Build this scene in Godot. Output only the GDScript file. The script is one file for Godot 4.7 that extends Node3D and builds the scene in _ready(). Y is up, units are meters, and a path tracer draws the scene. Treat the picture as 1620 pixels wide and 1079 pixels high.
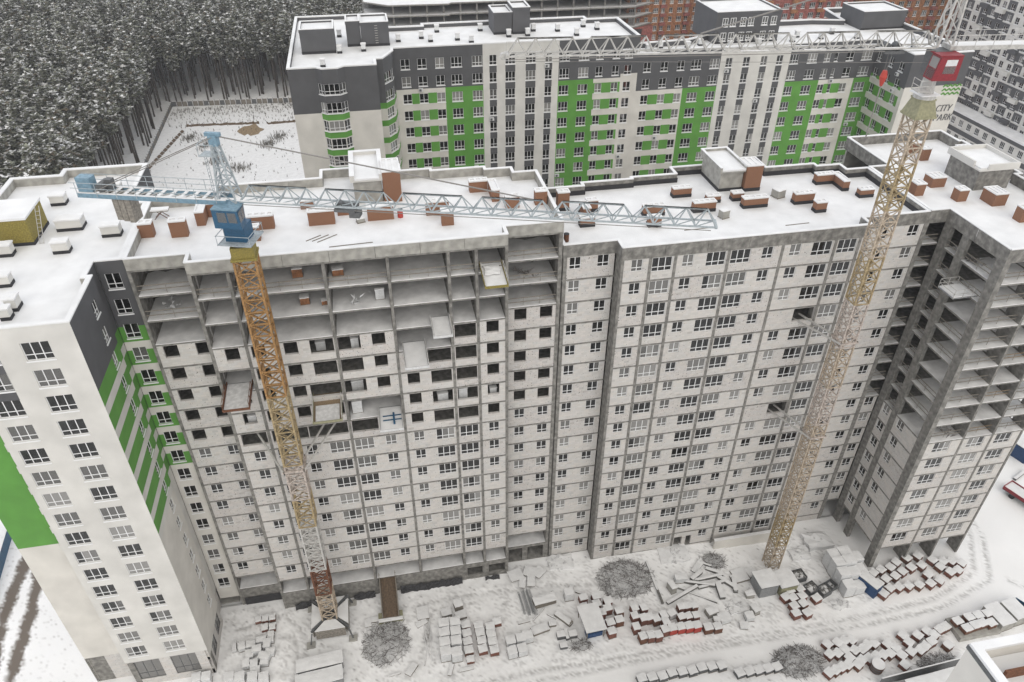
extends Node3D

# ---------------------------------------------------------------- mesh builder
class MB:
	var v := PackedVector3Array()
	var n := PackedVector3Array()
	var c := PackedColorArray()
	var tint := Color(1, 1, 1)
	var tinted := false
	func tri(a: Vector3, b: Vector3, d: Vector3) -> void:
		var nn := (d - a).cross(b - a).normalized()
		v.push_back(a); v.push_back(b); v.push_back(d)
		n.push_back(nn); n.push_back(nn); n.push_back(nn)
		if tinted:
			c.push_back(tint); c.push_back(tint); c.push_back(tint)
	func quad(a: Vector3, b: Vector3, d: Vector3, e: Vector3) -> void:
		tri(a, b, d)
		tri(a, d, e)
	func face(a: Vector3, b: Vector3, d: Vector3, e: Vector3, out: Vector3) -> void:
		if (d - a).cross(b - a).dot(out) >= 0.0:
			quad(a, b, d, e)
		else:
			quad(a, e, d, b)
	func box(a: Vector3, b: Vector3) -> void:
		obox(Transform3D(Basis(), (a + b) * 0.5), (b - a).abs())
	func obox(t: Transform3D, s: Vector3) -> void:
		var x := t.basis.x * s.x * 0.5
		var y := t.basis.y * s.y * 0.5
		var z := t.basis.z * s.z * 0.5
		var o := t.origin
		face(o + x + y + z, o + x + y - z, o + x - y - z, o + x - y + z, x)
		face(o - x + y + z, o - x + y - z, o - x - y - z, o - x - y + z, -x)
		face(o + x + y + z, o + x + y - z, o - x + y - z, o - x + y + z, y)
		face(o + x - y + z, o + x - y - z, o - x - y - z, o - x - y + z, -y)
		face(o + x + y + z, o + x - y + z, o - x - y + z, o - x + y + z, z)
		face(o + x + y - z, o + x - y - z, o - x - y - z, o - x + y - z, -z)
	# straight bar of square section from p to q
	func bar(p: Vector3, q: Vector3, w: float, h := -1.0) -> void:
		var d := q - p
		if d.length() < 0.001:
			return
		var z := d.normalized()
		var x := (Vector3.UP if absf(z.y) < 0.95 else Vector3.RIGHT).cross(z).normalized()
		var y := z.cross(x)
		obox(Transform3D(Basis(x, y, z), (p + q) * 0.5), Vector3(w, w if h < 0.0 else h, d.length()))
	func tube(p: Vector3, q: Vector3, r0: float, r1: float, sides := 6, caps := true) -> void:
		var z := (q - p).normalized()
		var x := (Vector3.UP if absf(z.y) < 0.95 else Vector3.RIGHT).cross(z).normalized()
		var y := z.cross(x)
		for i in sides:
			var a0 := TAU * i / sides
			var a1 := TAU * (i + 1) / sides
			var e0 := x * cos(a0) + y * sin(a0)
			var e1 := x * cos(a1) + y * sin(a1)
			face(p + e0 * r0, p + e1 * r0, q + e1 * r1, q + e0 * r1, e0 + e1)
			if caps:
				tri_out(p, p + e0 * r0, p + e1 * r0, -z)
				tri_out(q, q + e0 * r1, q + e1 * r1, z)
	func tri_out(a: Vector3, b: Vector3, d: Vector3, out: Vector3) -> void:
		if (d - a).cross(b - a).dot(out) >= 0.0:
			tri(a, b, d)
		else:
			tri(a, d, b)
	# upright prism over a polygon in x,z
	func prism(poly: PackedVector2Array, y0: float, y1: float) -> void:
		var idx := Geometry2D.triangulate_polygon(poly)
		for i in range(0, idx.size(), 3):
			var a := poly[idx[i]]
			var b := poly[idx[i + 1]]
			var d := poly[idx[i + 2]]
			tri_out(Vector3(a.x, y1, a.y), Vector3(b.x, y1, b.y), Vector3(d.x, y1, d.y), Vector3.UP)
			tri_out(Vector3(a.x, y0, a.y), Vector3(b.x, y0, b.y), Vector3(d.x, y0, d.y), Vector3.DOWN)
		var area := 0.0
		for i in poly.size():
			area += poly[i].cross(poly[(i + 1) % poly.size()])
		for i in poly.size():
			var a := poly[i]
			var b := poly[(i + 1) % poly.size()]
			var o := Vector2(b.y - a.y, a.x - b.x)
			if area < 0.0:
				o = -o
			face(Vector3(a.x, y0, a.y), Vector3(b.x, y0, b.y), Vector3(b.x, y1, b.y), Vector3(a.x, y1, a.y), Vector3(o.x, 0, o.y))
	# low mound with an uneven top: snow lying on a flat rectangle (centre, size, height)
	func mound(o: Vector3, w: float, d: float, h: float, rg: RandomNumberGenerator, bulge := 0.03) -> void:
		var nx := 4
		var nz := 4
		var g := []
		for j in nz + 1:
			var row := []
			for i in nx + 1:
				var e := 1.0
				if i == 0 or i == nx or j == 0 or j == nz:
					e = 0.72
				row.append(o + Vector3((float(i) / nx - 0.5) * w + rg.randf_range(-bulge, bulge), h * e * rg.randf_range(0.82, 1.15), (float(j) / nz - 0.5) * d + rg.randf_range(-bulge, bulge)))
			g.append(row)
		for j in nz:
			for i in nx:
				face(g[j][i], g[j][i + 1], g[j + 1][i + 1], g[j + 1][i], Vector3.UP)
		for i in nx:
			skirt(g[0][i], g[0][i + 1], o.y, Vector3(0, 0, -1))
			skirt(g[nz][i], g[nz][i + 1], o.y, Vector3(0, 0, 1))
		for j in nz:
			skirt(g[j][0], g[j + 1][0], o.y, Vector3(-1, 0, 0))
			skirt(g[j][nx], g[j + 1][nx], o.y, Vector3(1, 0, 0))
	func skirt(a: Vector3, b: Vector3, y: float, out: Vector3) -> void:
		face(a, b, Vector3(b.x, y, b.z), Vector3(a.x, y, a.z), out)
	func mesh() -> ArrayMesh:
		var m := ArrayMesh.new()
		var arr := []
		arr.resize(Mesh.ARRAY_MAX)
		arr[Mesh.ARRAY_VERTEX] = v
		arr[Mesh.ARRAY_NORMAL] = n
		if tinted:
			arr[Mesh.ARRAY_COLOR] = c
		m.add_surface_from_arrays(Mesh.PRIMITIVE_TRIANGLES, arr)
		return m

var M := {}
var rng := RandomNumberGenerator.new()
var used := {}
var cache := {}

func numbered(called: String) -> String:
	if not used.has(called):
		used[called] = 0
		return called
	used[called] += 1
	return "%s_%03d" % [called, used[called]]

func part(mb: MB, called: String, m: Material, parent: Node3D) -> MeshInstance3D:
	if mb.v.is_empty():
		return null
	return inst(mb.mesh(), called, m, parent)

func inst(me: Mesh, called: String, m: Material, parent: Node3D, at := Transform3D()) -> MeshInstance3D:
	var o := MeshInstance3D.new()
	o.mesh = me
	o.material_override = m
	o.transform = at
	o.name = numbered(called) if parent == self else called
	parent.add_child(o, true)
	return o

func thing(called: String, label: String, category: String, at := Vector3.ZERO, turn := 0.0, group := "") -> Node3D:
	var o := Node3D.new()
	o.name = numbered(called)
	add_child(o)
	o.position = at
	o.rotation.y = turn
	tag(o, label, category, group)
	return o

func tag(o: Node, label: String, category: String, group := "", kind := "") -> void:
	if label:
		o.set_meta("label", label)
	if category:
		o.set_meta("category", category)
	if group:
		o.set_meta("group", group)
	if kind:
		o.set_meta("kind", kind)

func structure(mb: MB, called: String, m: Material) -> MeshInstance3D:
	var o := part(mb, called, m, self)
	o.set_meta("kind", "structure")
	return o

# ---------------------------------------------------------------- materials
func noise_tex(sd: int, freq: float, lo: float, hi: float, size := 512, oct := 4, kind := FastNoiseLite.TYPE_SIMPLEX_SMOOTH) -> NoiseTexture2D:
	var f := FastNoiseLite.new()
	f.seed = sd
	f.frequency = freq
	f.noise_type = kind
	f.fractal_octaves = oct
	var t := NoiseTexture2D.new()
	t.width = size
	t.height = size
	t.seamless = true
	t.noise = f
	var g := Gradient.new()
	g.set_color(0, Color(lo, lo, lo))
	g.set_color(1, Color(hi, hi, hi))
	t.color_ramp = g
	return t

func normal_tex(sd: int, freq: float, strength: float) -> NoiseTexture2D:
	var f := FastNoiseLite.new()
	f.seed = sd
	f.frequency = freq
	f.fractal_octaves = 4
	var t := NoiseTexture2D.new()
	t.width = 512
	t.height = 512
	t.seamless = true
	t.noise = f
	t.as_normal_map = true
	t.bump_strength = strength
	return t

# a matt surface: linear base colour, mottled by a texture laid over the world
func matt(r: float, g: float, b: float, tex: Texture2D = null, per_metre := 0.2, rough := 0.9, nrm: Texture2D = null) -> StandardMaterial3D:
	var m := StandardMaterial3D.new()
	m.albedo_color = Color(r, g, b).linear_to_srgb()
	m.roughness = rough
	if tex:
		m.albedo_texture = tex
		m.uv1_triplanar = true
		m.uv1_world_triplanar = true
		m.uv1_scale = Vector3.ONE * per_metre
	if nrm:
		m.normal_enabled = true
		m.normal_texture = nrm
		m.normal_scale = 0.5
		m.uv1_triplanar = true
		m.uv1_world_triplanar = true
		m.uv1_scale = Vector3.ONE * per_metre
	return m

# aerated block masonry: joints barely showing, odd tones of block, drill marks and chips
func block_image(sd: int, specks: int) -> ImageTexture:
	var rg := RandomNumberGenerator.new()
	rg.seed = sd
	var w := 768
	var im := Image.create(w, w, false, Image.FORMAT_RGB8)
	var bw := 96
	var bh := 48
	for j in w / bh:
		for i in w / bw + 1:
			var t := rg.randf_range(0.935, 0.985)
			if rg.randf() < 0.04:
				t *= rg.randf_range(0.9, 0.96)
			var warm := rg.randf_range(-0.006, 0.009)
			im.fill_rect(Rect2i(i * bw - (bw / 2 if j % 2 else 0), j * bh, bw, bh), Color(t + warm, t, t - warm))
	for j in w / bh:
		im.fill_rect(Rect2i(0, j * bh, w, 2), Color(0.88, 0.875, 0.87))
		for i in w / bw + 1:
			im.fill_rect(Rect2i(i * bw - (bw / 2 if j % 2 else 0), j * bh, 2, bh), Color(0.89, 0.885, 0.88))
	for k in specks:
		var s := rg.randi_range(4, 9)
		var d := rg.randf_range(0.08, 0.4)
		im.fill_rect(Rect2i(rg.randi_range(0, w - 10), (rg.randi_range(0, w / bh - 1)) * bh + rg.randi_range(4, 40), s, s + rg.randi_range(0, 6)), Color(d, d, d * 0.95))
	for k in 9000:
		var x := rg.randi_range(0, w - 1)
		var y := rg.randi_range(0, w - 1)
		im.set_pixel(x, y, im.get_pixel(x, y) * rg.randf_range(0.86, 1.04))
	return ImageTexture.create_from_image(im)

func make_materials() -> void:
	var mott := noise_tex(11, 0.012, 0.78, 1.0)
	var soft := noise_tex(12, 0.008, 0.9, 1.0)
	var stain := noise_tex(13, 0.02, 0.6, 1.0, 512, 5)
	var grit := noise_tex(14, 0.12, 0.55, 1.0, 512, 3)
	var snowt := noise_tex(15, 0.01, 0.93, 1.0)
	var snown := normal_tex(16, 0.03, 2.0)
	M.snow = matt(0.74, 0.742, 0.748, snowt, 0.12, 0.85, snown)
	M.roof_snow = matt(0.75, 0.755, 0.765, snowt, 0.06, 0.85)
	M.thin_snow = matt(0.66, 0.66, 0.665, noise_tex(17, 0.02, 0.82, 1.0, 512, 4), 0.15, 0.9)
	M.floor_snow = matt(0.76, 0.76, 0.765, noise_tex(18, 0.012, 0.86, 1.0, 512, 3), 0.08, 0.9)
	M.concrete = matt(0.31, 0.30, 0.28, stain, 0.11)
	M.concrete_dark = matt(0.2, 0.195, 0.185, stain, 0.13)
	M.concrete_pale = matt(0.42, 0.41, 0.38, mott, 0.12)
	M.soffit = matt(0.36, 0.35, 0.34, mott, 0.2)
	var b1 := block_image(3, 70)
	var b2 := block_image(4, 170)
	var b3 := block_image(5, 26)
	M.block = matt(0.565, 0.548, 0.53, b1, 0.208)
	M.block_b = matt(0.545, 0.525, 0.51, b2, 0.208)
	M.block_c = matt(0.58, 0.563, 0.545, b3, 0.208)
	M.plaster = matt(0.64, 0.63, 0.605, soft, 0.05, 0.8)
	M.cream = matt(0.65, 0.63, 0.59, soft, 0.05, 0.8)
	M.green = matt(0.105, 0.3, 0.05, soft, 0.06, 0.75)
	M.dark = matt(0.092, 0.093, 0.1, soft, 0.07, 0.8)
	M.white = matt(0.72, 0.73, 0.74, null, 1.0, 0.5)
	M.brick = matt(0.42, 0.21, 0.125, noise_tex(21, 0.22, 0.5, 1.0, 512, 3), 0.35)
	M.brick_pallet = matt(0.3, 0.12, 0.085, grit, 0.9)
	M.brick_brown = matt(0.25, 0.11, 0.065, grit, 0.9)
	M.red_paint = matt(0.45, 0.05, 0.035, soft, 0.5, 0.6)
	M.foil = matt(0.045, 0.045, 0.05, grit, 0.3, 0.7)
	M.tar = matt(0.03, 0.03, 0.035, mott, 0.5, 0.8)
	M.ochre = matt(0.32, 0.26, 0.06, noise_tex(22, 0.05, 0.7, 1.0), 0.2, 0.8)
	M.timber = matt(0.33, 0.24, 0.15, stain, 0.8)
	M.old_timber = matt(0.3, 0.27, 0.23, stain, 0.8)
	M.rust = matt(0.22, 0.09, 0.045, stain, 0.6)
	M.steel = matt(0.3, 0.31, 0.32, mott, 0.6, 0.55)
	M.pale_steel = matt(0.55, 0.54, 0.52, mott, 0.4, 0.6)
	M.beige_steel = matt(0.64, 0.53, 0.41, stain, 0.25, 0.65)
	M.orange_steel = matt(0.46, 0.25, 0.085, stain, 0.3, 0.6)
	M.yellow_steel = matt(0.52, 0.4, 0.22, stain, 0.3, 0.6)
	M.pink_steel = matt(0.68, 0.59, 0.53, stain, 0.25, 0.65)
	M.light_blue = matt(0.42, 0.47, 0.5, mott, 0.4, 0.6)
	M.sky_blue = matt(0.2, 0.33, 0.43, mott, 0.4, 0.55)
	M.cab_blue = matt(0.018, 0.1, 0.2, mott, 0.6, 0.5)
	M.cab_red = matt(0.27, 0.015, 0.025, mott, 0.6, 0.5)
	M.box_blue = matt(0.02, 0.085, 0.24, stain, 0.4, 0.6)
	M.khaki = matt(0.33, 0.32, 0.2, mott, 0.4, 0.7)
	M.cable = matt(0.2, 0.19, 0.18, null, 1.0, 0.6)
	M.weight = matt(0.36, 0.33, 0.29, stain, 0.3)
	M.twig = matt(0.27, 0.25, 0.24, grit, 1.0)
	M.twig_snow = matt(0.55, 0.55, 0.555, null, 1.0)
	M.soil = matt(0.16, 0.11, 0.07, stain, 0.3)
	M.orange_brick = matt(0.42, 0.19, 0.09, stain, 0.1)
	M.pink_brick = matt(0.36, 0.12, 0.1, stain, 0.1)
	M.wrap = matt(0.66, 0.67, 0.68, soft, 0.6, 0.4)
	M.lead = matt(0.12, 0.125, 0.13, mott, 0.5, 0.6)
	var g := StandardMaterial3D.new()
	g.albedo_color = Color(0.02, 0.022, 0.025, 0.45)
	g.transparency = BaseMaterial3D.TRANSPARENCY_ALPHA
	g.roughness = 0.05
	M.glass = g
	# panes still under their dusty protective film
	for k in 3:
		var f := StandardMaterial3D.new()
		var t: float = [0.2, 0.27, 0.15][k]
		f.albedo_color = Color(Color(t, t * 0.985, t * 0.96).linear_to_srgb(), [0.72, 0.85, 0.6][k])
		f.transparency = BaseMaterial3D.TRANSPARENCY_ALPHA
		f.roughness = 0.25
		M["film%d" % k] = f
	var vc := StandardMaterial3D.new()
	vc.vertex_color_use_as_albedo = true
	vc.roughness = 0.9
	M.tinted = vc

func _ready() -> void:
	rng.seed = 2024
	# ---- camera
	var cam := Camera3D.new()
	cam.fov = 48.906
	cam.near = 0.5
	cam.far = 3000.0
	cam.position = Vector3(0, 91.83, 66.9)
	cam.rotation = Vector3(deg_to_rad(-36.27), deg_to_rad(-11.07), 0.0)
	cam.rotate_object_local(Vector3(0, 0, 1), deg_to_rad(ROLL))
	add_child(cam)
	cam.current = true
	# ---- overcast winter sky
	var env := Environment.new()
	var sky := Sky.new()
	var sm := ProceduralSkyMaterial.new()
	sm.sky_top_color = Color(0.86, 0.878, 0.91)
	sm.sky_horizon_color = Color(0.865, 0.875, 0.895)
	sm.sky_curve = 0.25
	sm.ground_bottom_color = Color(0.75, 0.76, 0.78)
	sm.ground_horizon_color = Color(0.78, 0.79, 0.81)
	sm.sun_angle_max = 0.0
	sky.sky_material = sm
	env.background_mode = Environment.BG_SKY
	env.sky = sky
	env.background_energy_multiplier = 1.0
	env.tonemap_mode = Environment.TONE_MAPPER_LINEAR
	env.tonemap_exposure = EXPOSURE
	env.fog_enabled = true
	env.fog_density = 0.00022
	env.fog_light_color = Color(0.82, 0.83, 0.85)
	env.sdfgi_enabled = true
	env.ssao_enabled = true
	env.ssil_enabled = true
	var we := WorldEnvironment.new()
	we.environment = env
	add_child(we)
	var sun := DirectionalLight3D.new()
	sun.light_energy = 0.3
	sun.light_angular_distance = 70.0
	sun.light_color = Color(1.0, 0.985, 0.96)
	sun.shadow_enabled = true
	sun.rotation = Vector3(deg_to_rad(-42.0), deg_to_rad(6.0), 0)
	add_child(sun)
	make_materials()
	make_ground()
	block_left()
	block_right()
	block_wing()
	corner_house()
	green_houses()
	distant_houses()
	forest()
	back_lot()
	crane_blue()
	crane_red()
	site_loads()
	site_things()
	platforms()

const ROLL := 0.233
const EXPOSURE := 2.12

# ---------------------------------------------------------------- walls and windows
# A wall in a local frame: u to the right, v up, w outwards. rects: openings as [u0, u1, v0, v1].
# paint(u, v) -> key of MBs; every cell of the wall goes to the builder of its colour.
func wall(mbs: Dictionary, fr: Transform3D, u0: float, u1: float, v0: float, v1: float, rects: Array, thick: float, paint: Callable, more_u := [], more_v := [], ends := true) -> void:
	var us := [u0, u1]
	var vs := [v0, v1]
	for r in rects:
		us.append_array([r[0], r[1]])
		vs.append_array([r[2], r[3]])
	us.append_array(more_u)
	vs.append_array(more_v)
	us = tidy(us, u0, u1)
	vs = tidy(vs, v0, v1)
	var nu := us.size() - 1
	var nv := vs.size() - 1
	var open := PackedByteArray()
	open.resize(nu * nv)
	for j in nv:
		for i in nu:
			var cu: float = (us[i] + us[i + 1]) * 0.5
			var cv: float = (vs[j] + vs[j + 1]) * 0.5
			for r in rects:
				if cu > r[0] and cu < r[1] and cv > r[2] and cv < r[3]:
					open[j * nu + i] = 1
					break
	for j in nv:
		for i in nu:
			if open[j * nu + i]:
				continue
			var a: float = us[i]
			var b: float = us[i + 1]
			var d: float = vs[j]
			var e: float = vs[j + 1]
			var mb: MB = mbs[paint.call((a + b) * 0.5, (d + e) * 0.5)]
			mb.face(fr * Vector3(a, d, 0), fr * Vector3(b, d, 0), fr * Vector3(b, e, 0), fr * Vector3(a, e, 0), fr.basis.z)
			mb.face(fr * Vector3(a, d, -thick), fr * Vector3(b, d, -thick), fr * Vector3(b, e, -thick), fr * Vector3(a, e, -thick), -fr.basis.z)
			if (i == 0 and ends) or (i > 0 and open[j * nu + i - 1]):
				mb.face(fr * Vector3(a, d, 0), fr * Vector3(a, e, 0), fr * Vector3(a, e, -thick), fr * Vector3(a, d, -thick), -fr.basis.x)
			if (i == nu - 1 and ends) or (i < nu - 1 and open[j * nu + i + 1]):
				mb.face(fr * Vector3(b, d, 0), fr * Vector3(b, e, 0), fr * Vector3(b, e, -thick), fr * Vector3(b, d, -thick), fr.basis.x)
			if j == 0 or open[(j - 1) * nu + i]:
				mb.face(fr * Vector3(a, d, 0), fr * Vector3(b, d, 0), fr * Vector3(b, d, -thick), fr * Vector3(a, d, -thick), -fr.basis.y)
			if j == nv - 1 or open[(j + 1) * nu + i]:
				mb.face(fr * Vector3(a, e, 0), fr * Vector3(b, e, 0), fr * Vector3(b, e, -thick), fr * Vector3(a, e, -thick), fr.basis.y)

func tidy(l: Array, lo: float, hi: float) -> Array:
	l.sort()
	var r := []
	for x in l:
		if x < lo - 0.0001 or x > hi + 0.0001:
			continue
		if r.is_empty() or x - r[-1] > 0.0005:
			r.append(x)
	return r

# Window meshes are shared: frame (outer frame, mullions, transom, sill) and glass, origin at the lower left corner of the opening
func window_mesh(w: float, h: float, n: int, sill: float) -> Array:
	var key := "%.2f %.2f %d %.2f" % [w, h, n, sill]
	if cache.has(key):
		return cache[key]
	var f := MB.new()
	var s := 0.06
	var z0 := -0.16
	var z1 := -0.085
	f.box(Vector3(0, 0, z0), Vector3(w, s, z1))
	f.box(Vector3(0, h - s, z0), Vector3(w, h, z1))
	f.box(Vector3(0, s, z0), Vector3(s, h - s, z1))
	f.box(Vector3(w - s, s, z0), Vector3(w, h - s, z1))
	var tv := h * 0.31
	f.box(Vector3(s, tv - 0.036, z0), Vector3(w - s, tv + 0.036, z1 - 0.003))
	for i in range(1, n):
		var x := w * i / n
		f.box(Vector3(x - 0.038, s, z0), Vector3(x + 0.038, tv - 0.036, z1 - 0.006))
		f.box(Vector3(x - 0.038, tv + 0.036, z0), Vector3(x + 0.038, h - s, z1 - 0.006))
	if sill > 0.0:
		f.box(Vector3(-0.06, -sill, -0.2), Vector3(w + 0.06, -0.002, 0.09))
	var panes := []
	for i in n:
		var g := MB.new()
		var a := w * i / n + 0.05
		var b := w * (i + 1) / n - 0.05
		g.box(Vector3(a, s, z0 + 0.03), Vector3(b, tv - 0.03, z0 + 0.04))
		g.box(Vector3(a, tv + 0.03, z0 + 0.03), Vector3(b, h - s, z0 + 0.04))
		panes.append(g.mesh())
	var all := MB.new()
	all.box(Vector3(s, s, z0 + 0.03), Vector3(w - s, h - s, z0 + 0.04))
	cache[key] = [f.mesh(), panes, all.mesh()]
	return cache[key]

# one window in the opening whose lower left corner is at fr * (u, v, 0); film: share of panes with protective film
func window(parent: Node3D, fr: Transform3D, u: float, v: float, w: float, h: float, n: int, sill := 0.0, film := 0.6, frame: Material = null) -> void:
	var k := window_mesh(w, h, n, sill)
	var at := fr * Transform3D(Basis(), Vector3(u, v, 0))
	var o := inst(k[0], "window", frame if frame else M.white, parent, at)
	var filmed := rng.randf() < film
	if filmed and rng.randf() < 0.3:
		for i in n:
			inst(k[1][i], "pane", M["film%d" % rng.randi_range(0, 2)] if rng.randf() < 0.62 else M.glass, o)
	else:
		inst(k[2], "pane", M["film%d" % rng.randi_range(0, 2)] if filmed else M.glass, o)

func frame_at(o: Vector3, x: Vector3) -> Transform3D:
	var z := x.cross(Vector3.UP)
	return Transform3D(Basis(x, Vector3.UP, z), o)

func rect_poly(x0: float, z0: float, x1: float, z1: float) -> PackedVector2Array:
	return PackedVector2Array([Vector2(x0, z0), Vector2(x1, z0), Vector2(x1, z1), Vector2(x0, z1)])

# parapet of upright concrete panels along a closed outline, with snow on its coping
func parapet(t: Node3D, poly: PackedVector2Array, y0: float, y1: float, thick: float, m: Material, seg := 4.6, snow := 0.1, called := "parapet_panel", skip := []) -> void:
	var n := poly.size()
	var pair := inset(poly, thick)
	var sn := MB.new()
	for i in n:
		if skip.has(i):
			continue
		var a := poly[i]
		var b := poly[(i + 1) % n]
		var c: Vector2 = pair[(i + 1) % n]
		var d: Vector2 = pair[i]
		var l := a.distance_to(b)
		var k := maxi(1, roundi(l / seg))
		for j in k:
			var f0 := float(j) / k
			var f1 := float(j + 1) / k
			var g := 0.02 / l
			var q := PackedVector2Array([a.lerp(b, f0 + g if j > 0 else 0.0), a.lerp(b, f1 - g if j < k - 1 else 1.0), d.lerp(c, f1 - g if j < k - 1 else 1.0), d.lerp(c, f0 + g if j > 0 else 0.0)])
			var mb := MB.new()
			mb.prism(q, y0, y1)
			part(mb, called, m, t)
		var o := (b - a).orthogonal().normalized() * 0.05
		var mid := (a + b) * 0.5
		if (mid + o).distance_to((c + d) * 0.5) < mid.distance_to((c + d) * 0.5):
			o = -o
		var e := (b - a).normalized() * 0.0
		sn.prism(PackedVector2Array([a + o - e, b + o + e, c - o * 0.6, d - o * 0.6]), y1 + 0.003, y1 + snow + i * 0.0007)
	part(sn, "snow_coping", M.roof_snow, t)

func inset(poly: PackedVector2Array, d: float) -> PackedVector2Array:
	var n := poly.size()
	var area := 0.0
	for i in n:
		area += poly[i].cross(poly[(i + 1) % n])
	var sgn := 1.0 if area > 0.0 else -1.0
	var r := PackedVector2Array()
	for i in n:
		var e0 := (poly[i] - poly[(i + n - 1) % n]).normalized()
		var e1 := (poly[(i + 1) % n] - poly[i]).normalized()
		var n0 := Vector2(-e0.y, e0.x) * sgn
		var n1 := Vector2(-e1.y, e1.x) * sgn
		var b := (n0 + n1)
		r.append(poly[i] + b * (d / maxf(0.2, 1.0 + n0.dot(n1))))
	return r

# brick ventilation shaft on a roof, with a white slab, dark flue holes and snow
func shaft(t: Node3D, x0: float, x1: float, z: float, depth: float, y: float, h: float, base := 0.0, m: Material = null) -> void:
	var mb := MB.new()
	mb.box(Vector3(x0, y - 0.2, z - depth), Vector3(x1, y + h, z))
	var o := part(mb, "ventilation_shaft", m if m else M.brick, t)
	if base > 0.0:
		mb = MB.new()
		mb.box(Vector3(x0 - 0.04, y - 0.2, z - depth - 0.04), Vector3(x1 + 0.04, y + base, z + 0.04))
		part(mb, "tar_skirt", M.tar, o)
	mb = MB.new()
	var w := x1 - x0
	var k := maxi(1, roundi(w / 0.7))
	# snow on the rim, flues left open
	mb.box(Vector3(x0 - 0.05, y + h + 0.002, z - 0.24), Vector3(x1 + 0.05, y + h + 0.15, z + 0.05))
	mb.box(Vector3(x0 - 0.05, y + h + 0.002, z - depth - 0.05), Vector3(x1 + 0.05, y + h + 0.15, z - depth + 0.22))
	for i in k + 1:
		var c := x0 + w * i / k
		mb.box(Vector3(maxf(c - 0.13, x0 - 0.05), y + h + 0.002, z - depth + 0.22), Vector3(minf(c + 0.13, x1 + 0.05), y + h + 0.147, z - 0.24))
	part(mb, "snow_rim", M.snow, o)
	mb = MB.new()
	for i in k:
		if rng.randf() < 0.6:
			mb.box(Vector3(x0 + w * i / k + 0.13, y + h - 0.1, z - depth + 0.22), Vector3(x0 + w * (i + 1) / k - 0.13, y + h + 0.03, z - 0.24))
	part(mb, "flue", M.tar, o)
	mb = MB.new()
	mb.mound(Vector3((x0 + x1) * 0.5, y + h - 0.02, z - depth * 0.5), w - 0.2, depth - 0.3, 0.08, rng)
	part(mb, "flue_snow", M.snow, o)

# ---------------------------------------------------------------- the unfinished blocks
func ly(n: int) -> float:
	return 54.0 - 3.0 * n

const FRONT_A := [
	[-24.62, -18.9, -1.75, [[-23.8, -22.45, 2], [-20.55, -19.2, 2]]],
	[-18.9, -15.2, 0.0, [[-17.4, -16.1, 2]]],
	[-15.2, -6.1, 0.0, [[-14.75, -13.45, 2], [-11.45, -10.15, 2], [-8.78, -6.42, 3]]],
	[-6.1, 0.23, 0.0, [[-5.87, -3.6, 3], [-2.23, -0.94, 2]]],
	[0.23, 6.4, 0.0, [[1.15, 2.4, 2], [3.83, 6.05, 3]]],
	[6.4, 9.3, 0.0, [[6.73, 9.0, 3]]],
	[9.3, 12.5, 0.0, [[10.28, 11.55, 2]]],
	[12.65, 18.75, -1.75, [[13.75, 15.05, 2], [16.72, 18.05, 2]]],
]
const FRONT_D := [
	[19.1, 25.1, -1.75, [[19.8, 21.1, 2], [22.98, 24.32, 2]]],
	[25.1, 28.45, 0.0, [[26.3, 27.6, 2]]],
	[28.45, 31.35, 0.0, [[28.68, 31.0, 3]]],
	[31.35, 37.6, 0.0, [[32.2, 33.5, 2], [35.0, 37.3, 3]]],
	[37.6, 44.05, 0.0, [[37.9, 40.25, 3], [41.65, 42.95, 2]]],
	[44.05, 50.55, 0.0, [[45.0, 46.35, 2], [47.75, 50.2, 3]]],
	[50.55, 53.55, 0.0, [[50.9, 53.25, 3]]],
	[53.55, 54.6, 0.0, []],
	[54.6, 63.2, -1.75, [[57.0, 58.3, 2], [61.0, 62.35, 2]]],
]

# block walling of one bay of one storey, with window openings; kind 0 glazed, 1 bare openings
func bay_wall(t: Node3D, fr: Transform3D, u0: float, u1: float, y0: float, y1: float, wins: Array, bare: bool, film: float, m: Material) -> void:
	var rects := []
	for w in wins:
		var h: float = 1.5 if w[2] == 2 else 1.76
		var top := y1 - 0.16
		if bare:
			rects.append([w[0] - 0.06, w[1] + 0.06, top - h - 0.08, top])
		else:
			rects.append([w[0], w[1], top - h, top])
	var mb := MB.new()
	wall({"w": mb}, fr, u0 + 0.16, u1 - 0.16, y0 + 0.11, y1 - 0.11, rects, 0.3, func(_u, _v): return "w")
	part(mb, "block_wall", m, t)
	if not bare:
		for r in rects:
			var n := 3 if r[1] - r[0] > 1.8 else 2
			window(t, fr, r[0], r[2], r[1] - r[0], r[3] - r[2], n, 0.0, film)

func any_block() -> Material:
	var r := rng.randf()
	return M.block if r < 0.45 else (M.block_b if r < 0.7 else M.block_c)

func column(t: Node3D, x: float, w: float, z: float, d: float, y0: float, y1: float, m: Material = null) -> void:
	var mb := MB.new()
	mb.box(Vector3(x - w * 0.5, y0, z - d), Vector3(x + w * 0.5, y1, z))
	part(mb, "column", m if m else M.concrete, t)

# slab over an outline, with its floor snow where the storey above is open
func slab(t: Node3D, poly: PackedVector2Array, y: float, th := 0.2) -> void:
	var mb := MB.new()
	mb.prism(poly, y - th * 0.5, y + th * 0.5)
	part(mb, "floor_slab", M.concrete, t)

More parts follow.
